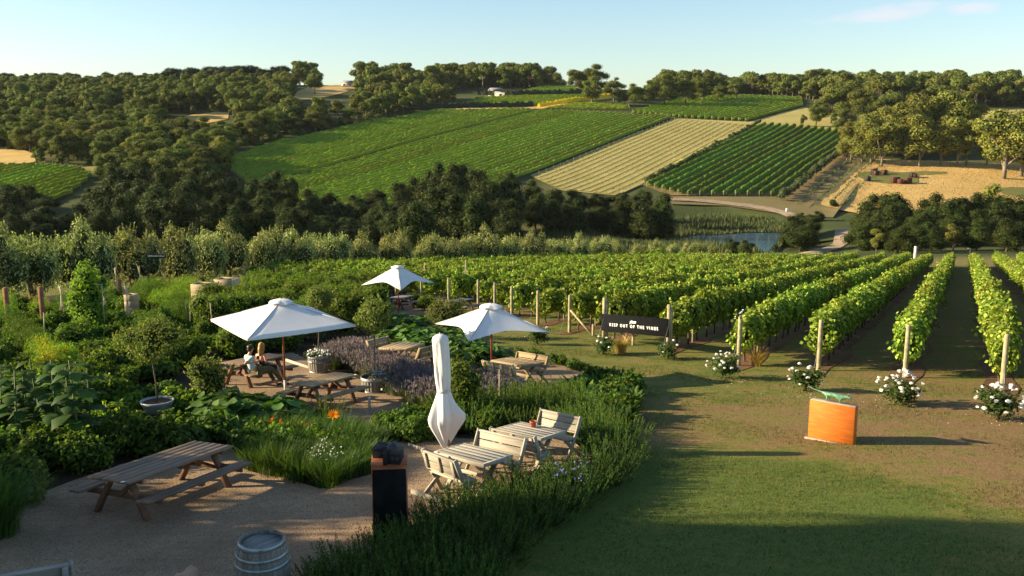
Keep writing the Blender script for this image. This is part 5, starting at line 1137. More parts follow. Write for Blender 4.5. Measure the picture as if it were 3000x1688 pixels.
one('climbing_plant', bush_mesh('foliage', 'standard_leaf', 705, 1500, .45, 1.1, .10, .04, 8), 615, 1190, 'upright dark leaved shrub left of the couple', 'shrub', 1.25)

# roses at the row ends
ROSEB = [bush_mesh('foliage', 'rose_leaf', 710 + i, 900, .42, .75, .07, .05, 7, core=.6) for i in range(3)]
_r = np.random.default_rng(5); _pn = 22; _d = unit(_r.normal(size=(_pn, 3))); _d[:, 2] = np.abs(_d[:, 2]) * .8
BLOOM = joinmesh('bloom', [cards(_d * .035, _d + _r.normal(size=_d.shape) * .4, .06, .055, _r), (np.concatenate(MB().ell((0, 0, .01), (.035, .035, .03), 7, 4).v), *MB().ell((0, 0, .01), (.035, .035, .03), 7, 4).f)], 'white_petal')
def rose(u, v, s, nb, seed, label):
    r = random.Random(seed); p = G(u, v); e = thing('rose_bush', label, 'rose bush', (p.x, p.y, p.z), r.uniform(0, 6), None, (s * 1.15, s * 1.15, s * .9)); obj('foliage', ROSEB[seed % 3], e)
    mb = MB(); [mb.tube([(0, 0, 0), (r.uniform(-.12, .12), r.uniform(-.12, .12), .4), (r.uniform(-.3, .3), r.uniform(-.3, .3), .7)], [.012, .009, .005], 4) for _ in range(6)]; mb.obj('stems', 'vine_bark', e)
    for i in range(nb):
        a = r.uniform(0, 6.28); t = r.uniform(.15, 1.3); R = .44; t = t if i % 3 else r.uniform(-.3, .5); obj('bloom', BLOOM, e, (R * cos(a) * cos(t), R * sin(a) * cos(t), .42 + .42 * sin(t) + r.uniform(-.03, .06)), r.uniform(0, 6), r.uniform(.7, 1.15))
rose(1575, 1010, 1.05, 3, 1, 'rose bush with hardly a bloom under the tip of the sail umbrella'); rose(1768, 1040, .92, 6, 2, 'rose bush at the left post of the black sign'); rose(1957, 1052, .95, 4, 3, 'rose bush at the right post of the black sign')
rose(2118, 1108, 1.05, 26, 4, 'white rose bush left of the magpie post'); rose(2358, 1145, 1.0, 16, 5, 'white rose bush behind the orange block'); rose(2632, 1185, 1.2, 34, 6, 'white rose bush right of the orange block, second from right'); rose(2925, 1228, 1.15, 34, 8, 'rightmost white rose bush')

# lawn: loose tufts and fallen petals
def tufts():
    poly = GP([(1500, 1700), (1900, 1420), (1880, 1150), (1700, 1080), (1500, 1020), (1400, 960), (1600, 960), (2100, 1060), (3100, 1100), (3200, 1750), (1500, 1750)]); P = scatter(poly, .135); f = np.sin(P[:, 0] * 1.3 + np.sin(P[:, 1] * .9) * 2) + np.sin(P[:, 1] * 1.7 + P[:, 0] * .6) + RNG.normal(size=len(P)) * .9
    dd = ((P[:, 0] - 3.8) * .17) ** 2 + ((P[:, 1] - 15.2) * .2) ** 2; k = f > np.where(dd < .6, -.9, .6); P = P[k]; kk = 4; P = np.repeat(P, kk, 0) + RNG.normal(size=(len(P) * kk, 2)) * .05
    v, q, t = blades(np.column_stack([P, hgt(P[:, 0], P[:, 1])]), RNG.normal(size=(len(P), 2)), RNG.uniform(.03, .08, len(P)), .014, RNG.uniform(.2, .9, len(P)), seg=1)
    obj('lawn_tufts', joinmesh('lawn_tufts', [(v, q, t)], 'grass_blade'), kind='stuff', label='short tufts of grass on the lawn'); print('tufts', len(P))
    C = np.concatenate([np.array(G(u, v))[None, :2] + RNG.normal(size=(34, 2)) * .45 for u, v in ((2118, 1118), (2350, 1160), (2632, 1190), (2925, 1235))]); obj('fallen_petals', joinmesh('fallen_petals', [cards(np.column_stack([C, hgt(C[:, 0], C[:, 1]) + .02]), RNG.normal(size=(len(C), 3)) * .2 + [0, 0, 1], .035, .03, RNG)], 'white_petal'), kind='stuff', label='fallen white petals under the roses')
tufts()
SHADE = [('dark0', -18.5, 9.2, 7.2, 1.15), ('dark1', -17.5, 15.2, 5.5, 1.35), ('dark2', -18.5, 5.0, 8.5, 1.2), ('dark3', -19.5, 1.0, 9, 1.3), ('gum0', -25, 12.8, 24, .34), ('dark2', -16.5, 12.0, 5.8, 1.2)]

# ------------------------------------------------------------------ furniture
TILT = Matrix.Rotation(-math.atan(.08), 4, 'X')
def settle(e, p, rz): # stand a piece on the sloping ground
    e.location = p; e.rotation_euler = (TILT @ Matrix.Rotation(rz, 4, 'Z')).to_euler(); return e
def frame_from(corners, dz):
    A, B, C_, D = [G(u, v, dz) for u, v in corners]; c = (A + B + C_ + D) / 4; ax = (D - A) + (C_ - B); rz = math.atan2(ax.y, ax.x)
    return Vector((c.x, c.y, hz(c.x, c.y))), rz, ((D - A).length + (C_ - B).length) / 2, ((B - A).length + (D - C_).length) / 2
def plankmesh(name, L, W, T, mat): return MB().box((0, 0, 0), (L, W, T), bev=.0045).mesh(name, mat)
def picnic(label, corners, L=None, W=None, mat='wood_brown', long_=False, card=None, pos_=None):
    if pos_: c, rz = pos_
    else:
        c, rz, l_, w_ = frame_from(corners, .75); L = L or l_; W = W or w_
    e = thing('picnic_table', label, 'picnic table'); settle(e, c, rz); n = 6; pw = W / n; pm = plankmesh('plank', L, pw - .005, .042, mat)
    for i in range(n): obj('plank', pm, e, (random.uniform(-.006, .006), -W / 2 + pw * (i + .5), .729 + random.uniform(-.001, .001)))
    sm = plankmesh('bench_plank', L * 1.02, .135, .042, mat)
    for s in (-1, 1):
        for k in (-.5, .5): obj('bench_plank', sm, e, (0, s * (W / 2 + .30) + k * .145, .445))
    xe = [-L / 2 + .28, L / 2 - .28]
    for x in xe:
        for s in (-1, 1):
            sg = -1 if x < 0 else 1
            MB().beam((x, s * .20, .70), (x, s * (W / 2 + .12), .0), .07, .12, up=(1, 0, 0), bev=.006).obj('leg', 'wood_frame', e)
        MB().beam((x + .06, -(W / 2 + .40), .385), (x + .06, W / 2 + .40, .385), .12, .05, up=(1, 0, 0), bev=.01).obj('bench_bearer', 'wood_frame', e)
        MB().beam((x + .06, -W / 2 + .04, .665), (x + .06, W / 2 - .04, .665), .08, .05, up=(1, 0, 0), bev=.01).obj('top_bearer', 'wood_frame', e)
        MB().beam((x - .04 * (1 if x < 0 else -1), 0, .40), (x * .45, 0, .68), .05, .08, up=(0, 1, 0)).obj('brace', 'wood_frame', e)
    if long_:
        MB().beam((0, -W / 2 + .04, .675), (0, W / 2 - .04, .675), .07, .05, up=(1, 0, 0)).obj('top_bearer', 'wood_frame', e)
        for s in (-1, 1): MB().beam((0, s * (W / 2 + .16), .40), (0, s * (W / 2 + .43), .40), .05, .09, up=(1, 0, 0)).obj('cleat', 'wood_frame', e)
        MB().lathe([(0, .752), (.028, .752), (.03, .745)], 12).obj('umbrella_hole', 'black_board', e)
    if card:
        u, v, w_ = card; q = G(u, v, .757); o = MB().box((0, 0, .002), (w_, w_ * .7, .004)).obj('table_card', 'paper', loc=(q.x, q.y, q.z)); o.rotation_euler = e.rotation_euler; o['label'] = 'white card lying on the ' + label.split(',')[0]; o['category'] = 'card'
    return e, c, rz, L, W
T1 = picnic('dark brown picnic table in the shaded yard at lower left', [(355, 1425), (269, 1392), (579, 1291), (667, 1311)], long_=True, card=(360, 1412, .07))
T2 = picnic('empty tan picnic table on the middle gravel terrace', [(895, 1139), (829, 1126), (998, 1085), (1062, 1098)], W=.80, L=1.85, mat='wood_tan', card=(1043, 1098, .09))
T1A = picnic('picnic table with the seated couple under the big umbrella', [(689, 1076), (632, 1062), (799, 1032), (852, 1042)], W=.80, L=1.95, mat='wood_brown')
T7 = picnic('weathered picnic table under the farthest umbrella', [(1157, 877), (1132, 870), (1180, 864), (1227, 867)], W=.8, L=1.9, mat='wood_grey')
T8 = picnic('half hidden weathered picnic table behind the small potted tree', [(1330, 885), (1305, 880), (1360, 874), (1395, 877)], W=.8, L=1.8, mat='wood_grey')
print('tables', [(round(t[3], 2), round(t[4], 2), round(math.degrees(t[2]))) for t in (T1, T2, T1A, T7, T8)])
def xtable(label, corners, L, W, mat='wood_pale'):   # long axis runs along B->A / C->D here
    A, B, C_, D = [G(u, v, .75) for u, v in corners]; c = (A + B + C_ + D) / 4; ax = (A - B) + (D - C_); rz = math.atan2(ax.y, ax.x); c = Vector((c.x, c.y, hz(c.x, c.y)))
    e = thing('garden_table', label, 'table'); settle(e, c, rz); n = 5; W0 = W - .0; pw = W0 / n; pm = plankmesh('plank', L - .10, pw - .0025, .04, mat)
    for i in range(n): obj('plank', pm, e, (0, -W0 / 2 + pw * (i + .5), .73))
    em = plankmesh('end_board', .05, W, .07, mat)
    for s in (-1, 1): obj('end_board', em, e, (s * (L / 2 - .025), 0, .717)); MB().box((0, s * (W / 2 + .014), .712), (L - .002, .028, .078), bev=.006).obj('side_rail', mat, e)
    for x in (-L / 2 + .24, L / 2 - .24):
        for s in (-1, 1): MB().beam((x + s * .024, -s * .31, .70), (x + s * .024, s * .34, 0), .045, .095, up=(1, 0, 0), bev=.005).obj('leg', mat, e)
        MB().box((x, 0, .675), (.09, W - .12, .05)).obj('bearer', mat, e)
    MB().beam((-L / 2 + .24, 0, .36), (L / 2 - .24, 0, .36), .05, .07, bev=.005).obj('stretcher', mat, e)
    return e, c, rz
T5 = xtable('weathered table in front of the closed umbrella, nearest of the bench tables', [(1434, 1370), (1271, 1327), (1341, 1296), (1502, 1333)], 1.30, .76)
T6 = xtable('weathered table with a terracotta pot on it', [(1597, 1291), (1449, 1259), (1516, 1234), (1658, 1263)], 1.24, .76)
T4 = xtable('table under the sail umbrella between two benches', [(1552, 1077), (1433, 1056), (1484, 1045), (1598, 1061)], 1.42, .80, 'wood_tan')
T3 = xtable('table by the lavender between two benches, left of the closed umbrella', [(1247, 1008), (1171, 1032), (1104, 1017), (1183, 998)], 1.40, .95, 'wood_tan')
def bench(label, c, rz, L=1.3, mat='wood_pale', nb=3):
    """seat faces +y of the piece"""
    e = thing('bench', label, 'bench'); settle(e, Vector((c[0], c[1], hz(c[0], c[1]))), rz)
    sm = plankmesh('seat_plank', L, .155, .04, mat)
    for y in (.06, .225): obj('seat_plank', sm, e, (0, y, .44))
    a = radians(14); bm_ = plankmesh('back_plank', L - .08, .135, .028, mat)
    for k, z in enumerate((.615, .765)):
        o = obj('back_plank', bm_, e, (0, -.075 - (z - .5) * math.tan(a), z)); o.rotation_euler = (radians(90) + a, 0, 0)
    def bk(z, o=0): return -.075 - (z - .5) * math.tan(a) - o
    MB().box((0, bk(.845), .852), (L - .04, .07, .032), bev=.006).obj('top_rail', mat, e); MB().box((0, bk(.53, .005), .530), (L - .09, .05, .028), bev=.005).obj('bottom_rail', mat, e)
    for i in range(nb):
        x = -L / 2 + .10 + (L - .20) * i / (nb - 1); MB().beam((x, bk(.545, .035), .545), (x, bk(.835, .035), .835), .075, .035, up=(0, 1, .2), bev=.004).obj('batten', mat, e)
    for s in (-1, 1):
        x = s * (L / 2 - .02)
        MB().beam((x, bk(.885), .885), (x, .0, .46), .035, .085, up=(0, 1, .3), bev=.006).obj('back_post', mat, e)
        MB().beam((x, -.005, .50), (x, .27, .0), .036, .08, up=(0, 1, .3), bev=.005).obj('leg', mat, e)
        MB().beam((x - s * .038, .28, .42), (x - s * .038, -.20, .0), .035, .075, up=(0, 1, .3), bev=.005).obj('leg', mat, e)
        MB().box((x - s * .055, .14, .395), (.035, .32, .05)).obj('seat_bearer', mat, e)
    return e
def railpos(p1, p2, dz, shift):   # bench plan position and heading from the two ends of its top rail in the photo
    a, b = G(*p1, dz), G(*p2, dz); rz = math.atan2(b.y - a.y, b.x - a.x); c = (a + b) / 2; n = Vector((-sin(rz), cos(rz), 0)); return (c + n * shift), rz
def bench_at(label, p1, p2, face, **k):
    c, rz = railpos(p1, p2, .85, .16 * face); 
    if face < 0: rz += pi
    return bench(label, c, rz, **k)
rz5 = T5[2]
bench_at('bench nearest the camera side, its battened back turned this way, before the nearest bench table', (1232, 1321), (1342, 1361), 1, L=1.05)
bench_at('bench on the far side of the nearest bench table', (1405, 1263), (1538, 1292), -1, L=1.28)
c_, r_ = railpos((1405, 1263), (1538, 1292), .85, .30); bench('bench standing back to back with another, facing the table with the terracotta pot', c_ + Vector((.12, .02, 0)), r_, L=1.2)
bench_at('bench behind the table with the terracotta pot', (1586, 1203), (1702, 1228), -1, L=1.18)
bench_at('bench with battened back on the near side of the sail umbrella table', (1398, 1057), (1519, 1077), 1, L=1.25, mat='wood_fresh', nb=4)
bench_at('bench on the far side of the sail umbrella table', (1505, 1030), (1621, 1047), -1, L=1.3, mat='wood_tan')
bench_at('bench behind the lavender at the left of its table', (1062, 1003), (1145, 987), -1, L=1.2, mat='wood_tan')
bench_at('bench beside the lavender, its end hidden by the closed umbrella', (1218, 1026), (1300, 1007), 1, L=1.25, mat='wood_tan')
# corner of a bench cut by the bottom edge, and a rock beside it
_k = G(207, 1652, .88); _c = Matrix.Rotation(radians(30), 3, 'Z') @ Vector((.7, -.16, 0)); bench('bench whose back corner rises into the bottom left of the picture', _k - _c, radians(30), L=1.4, mat='wood_grey')
def rock():
    p = G(560, 1745); r = np.random.default_rng(3); mb = MB().ell((0, 0, .18), (.24, .19, .21), 12, 7); v = mb.v[0]; v *= 1 + .10 * np.sin(v[:, :1] * 19 + v[:, 1:2] * 23) + r.normal(size=(len(v), 1)) * .02
    o = mb.obj('rock', 'rock', sm=True, loc=(p.x, p.y, p.z)); o['label'] = 'reddish rock just peeking in at the bottom edge left of the barrel'; o['category'] = 'rock'
rock()
p = G(1562, 1252, .75); pr = thing('flower_pot', 'small terracotta pot on the back edge of the table', 'pot', (p.x, p.y, p.z + .004)); MB().lathe([(0, 0), (.05, 0), (.068, .10), (.075, .10), (.078, .135), (.066, .135), (.060, .04), (0, .035)], 20).obj('pot', 'terracotta', pr, sm=False)
q = G(1281, 1325, .757); o = MB().box((0, 0, .002), (.07, .05, .004)).obj('table_card', 'paper', loc=q, rz=T5[2]); o['label'] = 'white card at the left corner of the nearest bench table'; o['category'] = 'card'

# ------------------------------------------------------------------ umbrellas
def canopy_mesh(half, scal, z_top, z_cor, z_mid, r0=.22, nA=48, nR=9, conc=.012):
    V = []; 
    for i in range(nR + 1):
        t = i / nR
        for j in range(nA):
            ph = 2 * pi * j / nA; m = (ph % (pi / 2)) - pi / 4; sq = half / cos(m) ; edge = 1 - abs(m) / (pi / 4)   # edge: 1 mid side, 0 corner
            ed = edge * (2 - edge); R = sq * (1 - scal * ed); ze = z_cor + (z_mid - z_cor) * ed; r = r0 + (R - r0) * t
            z = z_top + (ze - z_top) * t - conc * sin(pi * t) * (1 + .5 * edge); a = ph; V.append((r * cos(a), r * sin(a), z))
    q = [(i * nA + j, (i + 1) * nA + j, (i + 1) * nA + (j + 1) % nA, i * nA + (j + 1) % nA) for i in range(nR) for j in range(nA)]
    e0 = len(V); V += [(x, y, z - .05) for x, y, z in V[nR * nA:(nR + 1) * nA]]; q += [(nR * nA + j, e0 + j, e0 + (j + 1) % nA, nR * nA + (j + 1) % nA) for j in range(nA)] if scal < .02 else []
    return mesh('canopy', V, [np.array(q)], 'canvas', False)
def umbrella(label, base, rz, half, scal, zt, zc, zm, mast, lean=(0, 0), r=.028, sleeve=True, roff=0.0):
    e = thing('umbrella', label, 'umbrella', (base.x, base.y, base.z), rz); e.rotation_euler = (lean[0], lean[1], rz)
    ca = obj('canopy', canopy_mesh(half, scal, zt - .10, zc, zm), e)
    # top vent: a loose cap with a wavy rim
    n = 32; V = [(0, 0, zt + .015)]
    for k, (rr, dz) in enumerate(((.12, .01), (.24, -.025), (.36, -.085))): V += [(rr * cos(2 * pi * j / n), rr * sin(2 * pi * j / n), zt + dz + (.022 * cos(4 * 2 * pi * j / n) + .012 * sin(7 * 2 * pi * j / n)) * k / 2) for j in range(n)]
    q = [(1 + k * n + j, 1 + (k + 1) * n + j, 1 + (k + 1) * n + (j + 1) % n, 1 + k * n + (j + 1) % n) for k in range(2) for j in range(n)]
    obj('vent_cap', mesh('vent_cap', V, [np.array(q), np.array([(0, 1 + j, 1 + (j + 1) % n) for j in range(n)])], 'canvas', True), e)
    for j in range(4):   # stitched ridges
        a = j * pi / 2; R = half * 1.4142; p0 = Vector((.22 * cos(a), .22 * sin(a), zt - .10 + .004)); p1 = Vector((R * cos(a), R * sin(a), zc + .004)); pm_ = p0.lerp(p1, .5) - Vector((0, 0, .010)); sb = MB(); sb.beam(p0, pm_, .030, .004); sb.beam(pm_, p1, .030, .004); sb.obj('seam', 'canvas_seam', ca)
    MB().tube([(0, 0, 0 if not sleeve else .28), (0, 0, zt - .05)], r, 14).obj('mast', mast, e, sm=True)
    MB().lathe([(0, 0), (.014, 0), (.016, .03), (0, .045)], 8, (0, 0, zt + .01)).obj('finial', mast, e)
    if sleeve: MB().tube([(0, 0, -.1), (0, 0, .34)], .036, 14).obj('base_sleeve', 'white_pipe', e, sm=True)
    MB().lathe([(.03, 0), (.06, 0), (.06, .08), (.03, .08)], 12, (0, 0, zt - .24)).obj('hub', mast, e); MB().lathe([(.03, 0), (.055, 0), (.055, .06), (.03, .06)], 12, (0, 0, zt - .75)).obj('runner', mast, e)
    for j in range(8):
        a = j * pi / 4; cor = 1 - j % 2; R = half * (1.4142 if cor else 1 - scal); ze = zc if cor else zm; tip = (R * .97 * cos(a), R * .97 * sin(a), ze - .035); hb = (.04 * cos(a), .04 * sin(a), zt - .20)
        rb = MB().beam(hb, tip, .02, .03).obj('rib', mast, e); md = tuple(hb[i] * .52 + tip[i] * .48 - (.02 if i == 2 else 0) for i in range(3)); MB().beam((.05 * cos(a), .05 * sin(a), zt - .72), md, .016, .024).obj('strut', mast, rb)
    return e
U1 = G(836, 1147); umbrella('big white square umbrella shading the couple', U1, radians(-10), 1.56, .0, 2.72, 2.06, 2.05, 'wood_mast')
U2 = G(1440, 1118); umbrella('white sail edged umbrella over the bench table by the lawn', U2, radians(-19), 1.32, .22, 2.42, 1.68, 1.80, 'wood_mast_red', sleeve=False)
U3 = G(1168, 925); umbrella('farthest white umbrella, sail edged, over the weathered picnic table', U3, radians(11), 1.38, .20, 2.72, 1.72, 1.98, 'wood_mast_red', sleeve=False)
def closed():
    p = G(1313, 1325); e = thing('closed_umbrella', 'closed white umbrella tied at the waist beside the nearest bench table', 'umbrella', (p.x, p.y, p.z)); e.rotation_euler = (0, radians(-3.2), 0)
    prof = [(2.66, .0), (2.65, .08), (2.60, .155), (2.54, .178), (2.45, .176), (2.1, .168), (1.8, .160), (1.6, .150), (1.45, .132), (1.40, .128), (1.36, .14), (1.2, .195), (1.05, .25), (.92, .30), (.82, .325), (.72, .31), (.6, .26), (.45, .195), (.3, .13), (.18, .075), (.10, .03)]
    n = 64; V = []
    for k, (z, r) in enumerate(prof):
        f = smooth(2.6, 2.2, z) if z > 2.2 else 1.0; f = 1 - (1 if z > 2.6 else float(smooth(2.2, 2.6, z))); low = float(smooth(1.3, .7, -z + 2.0)) if False else float(1 - smooth(.6, 1.35, z))
        for j in range(n):
            a = 2 * pi * j / n; fold = .30 * (abs(cos(2.5 * a + .9 * sin(z * 1.4))) - .62) + .09 * (abs(cos(5.5 * a + z * 2.2)) - .6)
            R = r * (1 + fold * f * (1 + low * .6)); sx = 1 + .30 * low * max(0, cos(a + .25)) ** 2 * (1 if z > .5 else .8) ; flat = 1 - .35 * low
            V.append((R * cos(a) * sx - .03 * low, R * sin(a) * flat, z + low * (.10 * cos(a) - .05 * cos(3 * a)) * (1 if z < 1 else 0)))
    q = [(k * n + j, k * n + (j + 1) % n, (k + 1) * n + (j + 1) % n, (k + 1) * n + j) for k in range(len(prof) - 1) for j in range(n)]
    obj('canopy', mesh('canopy', V, [np.array(q)], 'canvas', True), e)
    MB().lathe([(.148, 1.37), (.153, 1.375), (.153, 1.44), (.148, 1.445)], 32).obj('tie', 'white_pipe', e, sm=True)
    MB().lathe([(0, 0), (.012, 0), (.01, .03), (0, .035)], 8, (0, 0, 2.66)).obj('finial', 'white_pipe', e)
    MB().tube([(.04, 0, -.1), (.0, 0, 2.5)], .03, 12).obj('mast', 'wood_grey', e)
closed()

# ------------------------------------------------------------------ barrel, half barrels, pots
def cask(name, label, p, H, rh, rb, n=24, cut=1.0, cat='barrel', head=True, sc=1.0):
    """staves bent between head radius rh and belly radius rb; cut < 1 saws it off above the belly"""
    e = thing(name, label, cat, tuple(p), random.uniform(0, 6), None, sc); Hc = H * cut
    def R(z): t = 2 * z / H - 1; return rb - (rb - rh) * t * t
    zs = np.linspace(0, Hc, 9); w_ = 2 * pi / n * .497; th = .024; V = []
    for z in zs:
        for rr, a in ((R(z), -w_), (R(z), 0), (R(z), w_), (R(z) - th, w_), (R(z) - th, -w_)): V.append((rr * cos(a), rr * sin(a), z))
    q = [(5 * i + j, 5 * i + (j + 1) % 5, 5 * i + 5 + (j + 1) % 5, 5 * i + 5 + j) for i in range(8) for j in range(5)]
    sm = mesh('stave', V, [np.array(q), np.array([[4, 3, 2, 1, 0]]), np.array([[40, 41, 42, 43, 44]])], 'barrel_wood')
    for k in range(n): obj('stave', sm, e, (0, 0, 0), 2 * pi * k / n, random.uniform(.995, 1.004))
    hs = [(.0, .06), (.17, .045), (.30, .045)] if cut == 1 else [(.03, .06), (.40, .05)]
    hz_ = [(a * H, w2) for a, w2 in hs] + ([(H - a * H - w2, w2) for a, w2 in hs] if cut == 1 else [(Hc - .075, .06)])
    for z, w2 in hz_:
        h = MB().lathe([(R(z) + .0015, z), (R(z) + .006, z + .001), (R(z + w2) + .006, z + w2 - .001), (R(z + w2) + .0015, z + w2)], 40).obj('hoop', 'hoop_steel', e, sm=True)
        for da in (-.05, .05): MB().ell(((R(z + w2 / 2) + .006) * cos(4.1 + da), (R(z + w2 / 2) + .006) * sin(4.1 + da), z + w2 / 2), (.008, .008, .008), 6, 3).obj('rivet', 'model_roof', h)
    if head:
        zh = Hc - .045; r = R(zh) - th; ws = [-1, -.52, -.14, .30, .66, 1]
        for i in range(5):
            a, b = ws[i] * r + .0015, ws[i + 1] * r - .0015; ys = np.linspace(a, b, 6); V = [(-math.sqrt(max(r * r - y * y, 0)), y, zh) for y in ys] + [(math.sqrt(max(r * r - y * y, 0)), y, zh) for y in ys[::-1]]
            k = len(V); V += [(x, y, z - .02) for x, y, z in V]; obj('head_plank', mesh('head_plank', V, [np.array([list(range(k))]), np.array([[k + j for j in range(k - 1, -1, -1)]]), np.array([(j, k + j, k + (j + 1) % k, (j + 1) % k) for j in range(k)])], 'wood_grey'), e)
    return e
pb = G(766, 1583, .93); b0 = cask('wine_barrel', 'whole wine barrel with steel hoops standing at the bottom edge of the yard', (pb.x, pb.y, hz(pb.x, pb.y)), .95, .30, .365, 26); b0.rotation_euler = (0, 0, radians(50))
def half_barrel(u, v, label, H=.95, cut=.50, rh=.30, rb=.36, sc=1.0):
    p = G(u, v); e = cask('planter_barrel', label, (p.x, p.y, p.z), H, rh, rb, 24, cut, 'planter', head=False, sc=sc); MB().lathe([(0, 0), (rb - .03, 0), (rb - .035, -.06), (0, -.06)], 24, (0, 0, H * cut - .06)).obj('soil', 'soil', e); return p
def standard(p, z0, ht, R, key, label, lean=0.0, zst=.0, wid=1.0):
    """clipped little tree on a bare stem"""
    e = thing('standard_tree', label, 'small tree', (p.x, p.y, p.z + zst), 0); MB().tube([(0, 0, 0), (lean * .4 + .02, 0, (z0 - zst) * .5), (lean, 0, z0 - zst), (lean, 0, z0 - zst + R * .8)], [.024, .02, .018, .01], 8).obj('trunk', 'bark' if key != 2 else 'bark_pale', e)
    m = bush_mesh('crown', 'standard_leaf', 800 + key, 4200, R * wid, ht, .085, .04, 10, core=.45, up=.1); obj('crown', m, e, (lean, 0, z0 - zst))
    mb = MB(); r = random.Random(key)
    for i in range(7): a = r.uniform(0, 6.28); mb.tube([(lean, 0, z0 - zst), (lean + R * .5 * cos(a), R * .5 * sin(a), z0 - zst + ht * .35), (lean + R * .8 * cos(a), R * .8 * sin(a), z0 - zst + ht * .6)], [.01, .007, .003], 4)
    mb.obj('branches', 'bark', e)
def petunias(p, z, R, n, seed, side_, label, fl='white_petal'):
    r = np.random.default_rng(seed); e = thing('white_flowers', label, 'flowers', (p.x, p.y, p.z + z)); k = n
    a = r.uniform(0, 6.28, k); rad = np.sqrt(r.uniform(0, 1, k)) * R; C = np.column_stack([rad * np.cos(a), rad * np.sin(a), .10 + r.uniform(0, .16, k) - .1 * (rad / R) ** 2])
    if side_: hang = r.uniform(0, 1, k // 2); C = np.concatenate([C * [.55, .55, 1] + [.12, 0, .02], np.column_stack([R * .95 + r.normal(size=k // 2) * .07 + .05, -.12 + r.normal(size=k // 2) * .13, .08 - hang * .42])])
    P = np.repeat(C, 6, 0); an = np.tile(np.arange(6) * 1.047, len(C)); N = unit(np.repeat(r.normal(size=C.shape) * .35 + [-.1, -.5, .6], 6, 0)); t = unit(np.cross(N, [0, 0, 1.0])); b = np.cross(N, t); T = t * np.cos(an)[:, None] + b * np.sin(an)[:, None]
    obj('petals', joinmesh('petals', [cards(P, N + T * .25, .042, .04, r, 'base', T=T)], fl), e); L = np.repeat(C, 7, 0) + r.normal(size=(len(C) * 7, 3)) * .06 - [0, 0, .05]
    obj('foliage', joinmesh('foliage', [cards(L, r.normal(size=L.shape) + [0, 0, .6], .06, .035, r)], 'rose_leaf'), e)
p = half_barrel(934, 1092, 'half wine barrel planter with white blooms behind the middle table', cut=.62, rh=.28, rb=.335); petunias(p, .55, .38, 60, 1, False, 'spray of white petunias filling the back planter barrel')
standard(p, 2.0, .9, .5, 1, 'potted tree whose crown hides behind the big umbrella', .06, .5)
mb = MB(); [mb.tube([(.2 + random.uniform(-.1, .2), -.2, .6), (.3 + random.uniform(-.1, .2), -.38, .35), (.25 + random.uniform(-.15, .3), -.42, .05)], [.006, .006, .004], 4) for _ in range(9)]; o = mb.obj('withered_creeper', 'vine_bark', loc=(p.x, p.y, p.z)); o['label'] = 'dry trailing stems hanging down the back planter barrel'; o['category'] = 'plant'
p = half_barrel(1097, 1148, 'half wine barrel planter with hanging white flowers beside the middle table', cut=.50, rh=.335, rb=.385); petunias(p, .42, .36, 60, 2, True, 'white petunias spilling over the right side of the planter barrel')
standard(p, 1.72, 1.05, .58, 2, 'clipped potted tree in the planter with hanging white flowers', .05, .4)
p = half_barrel(1240, 992, 'half barrel planter left under the leafy tree by the sail umbrella', cut=.5, sc=.95); standard(p + Vector((1.0, -.2, 0)), .55, 1.25, .75, 3, 'loose leafy potted tree overlapping the sail umbrella', .0, .3, 1.15)
p = half_barrel(1278, 965, 'second half barrel planter behind the first by the far path', cut=.5, sc=.9); p = half_barrel(1232, 952, 'pale half barrel planter farthest along the gravel path', cut=.5, sc=.85)
# grey pot with its tree
p = G(463, 1212); e = thing('garden_pot', 'wide grey glazed pot among the plants at left', 'pot', (p.x, p.y, p.z)); MB().lathe([(0, 0), (.22, 0), (.32, .10), (.40, .30), (.43, .36), (.40, .37), (.37, .31), (0, .30)], 32).obj('pot', 'glazed_pot', e, sm=True); MB().lathe([(0, .02), (.37, 0)], 24, (0, 0, .315)).obj('soil', 'soil', e)
standard(p, 1.35, 1.15, .80, 5, 'potted tree with a pale bare stem in the grey pot', -.05, .3)

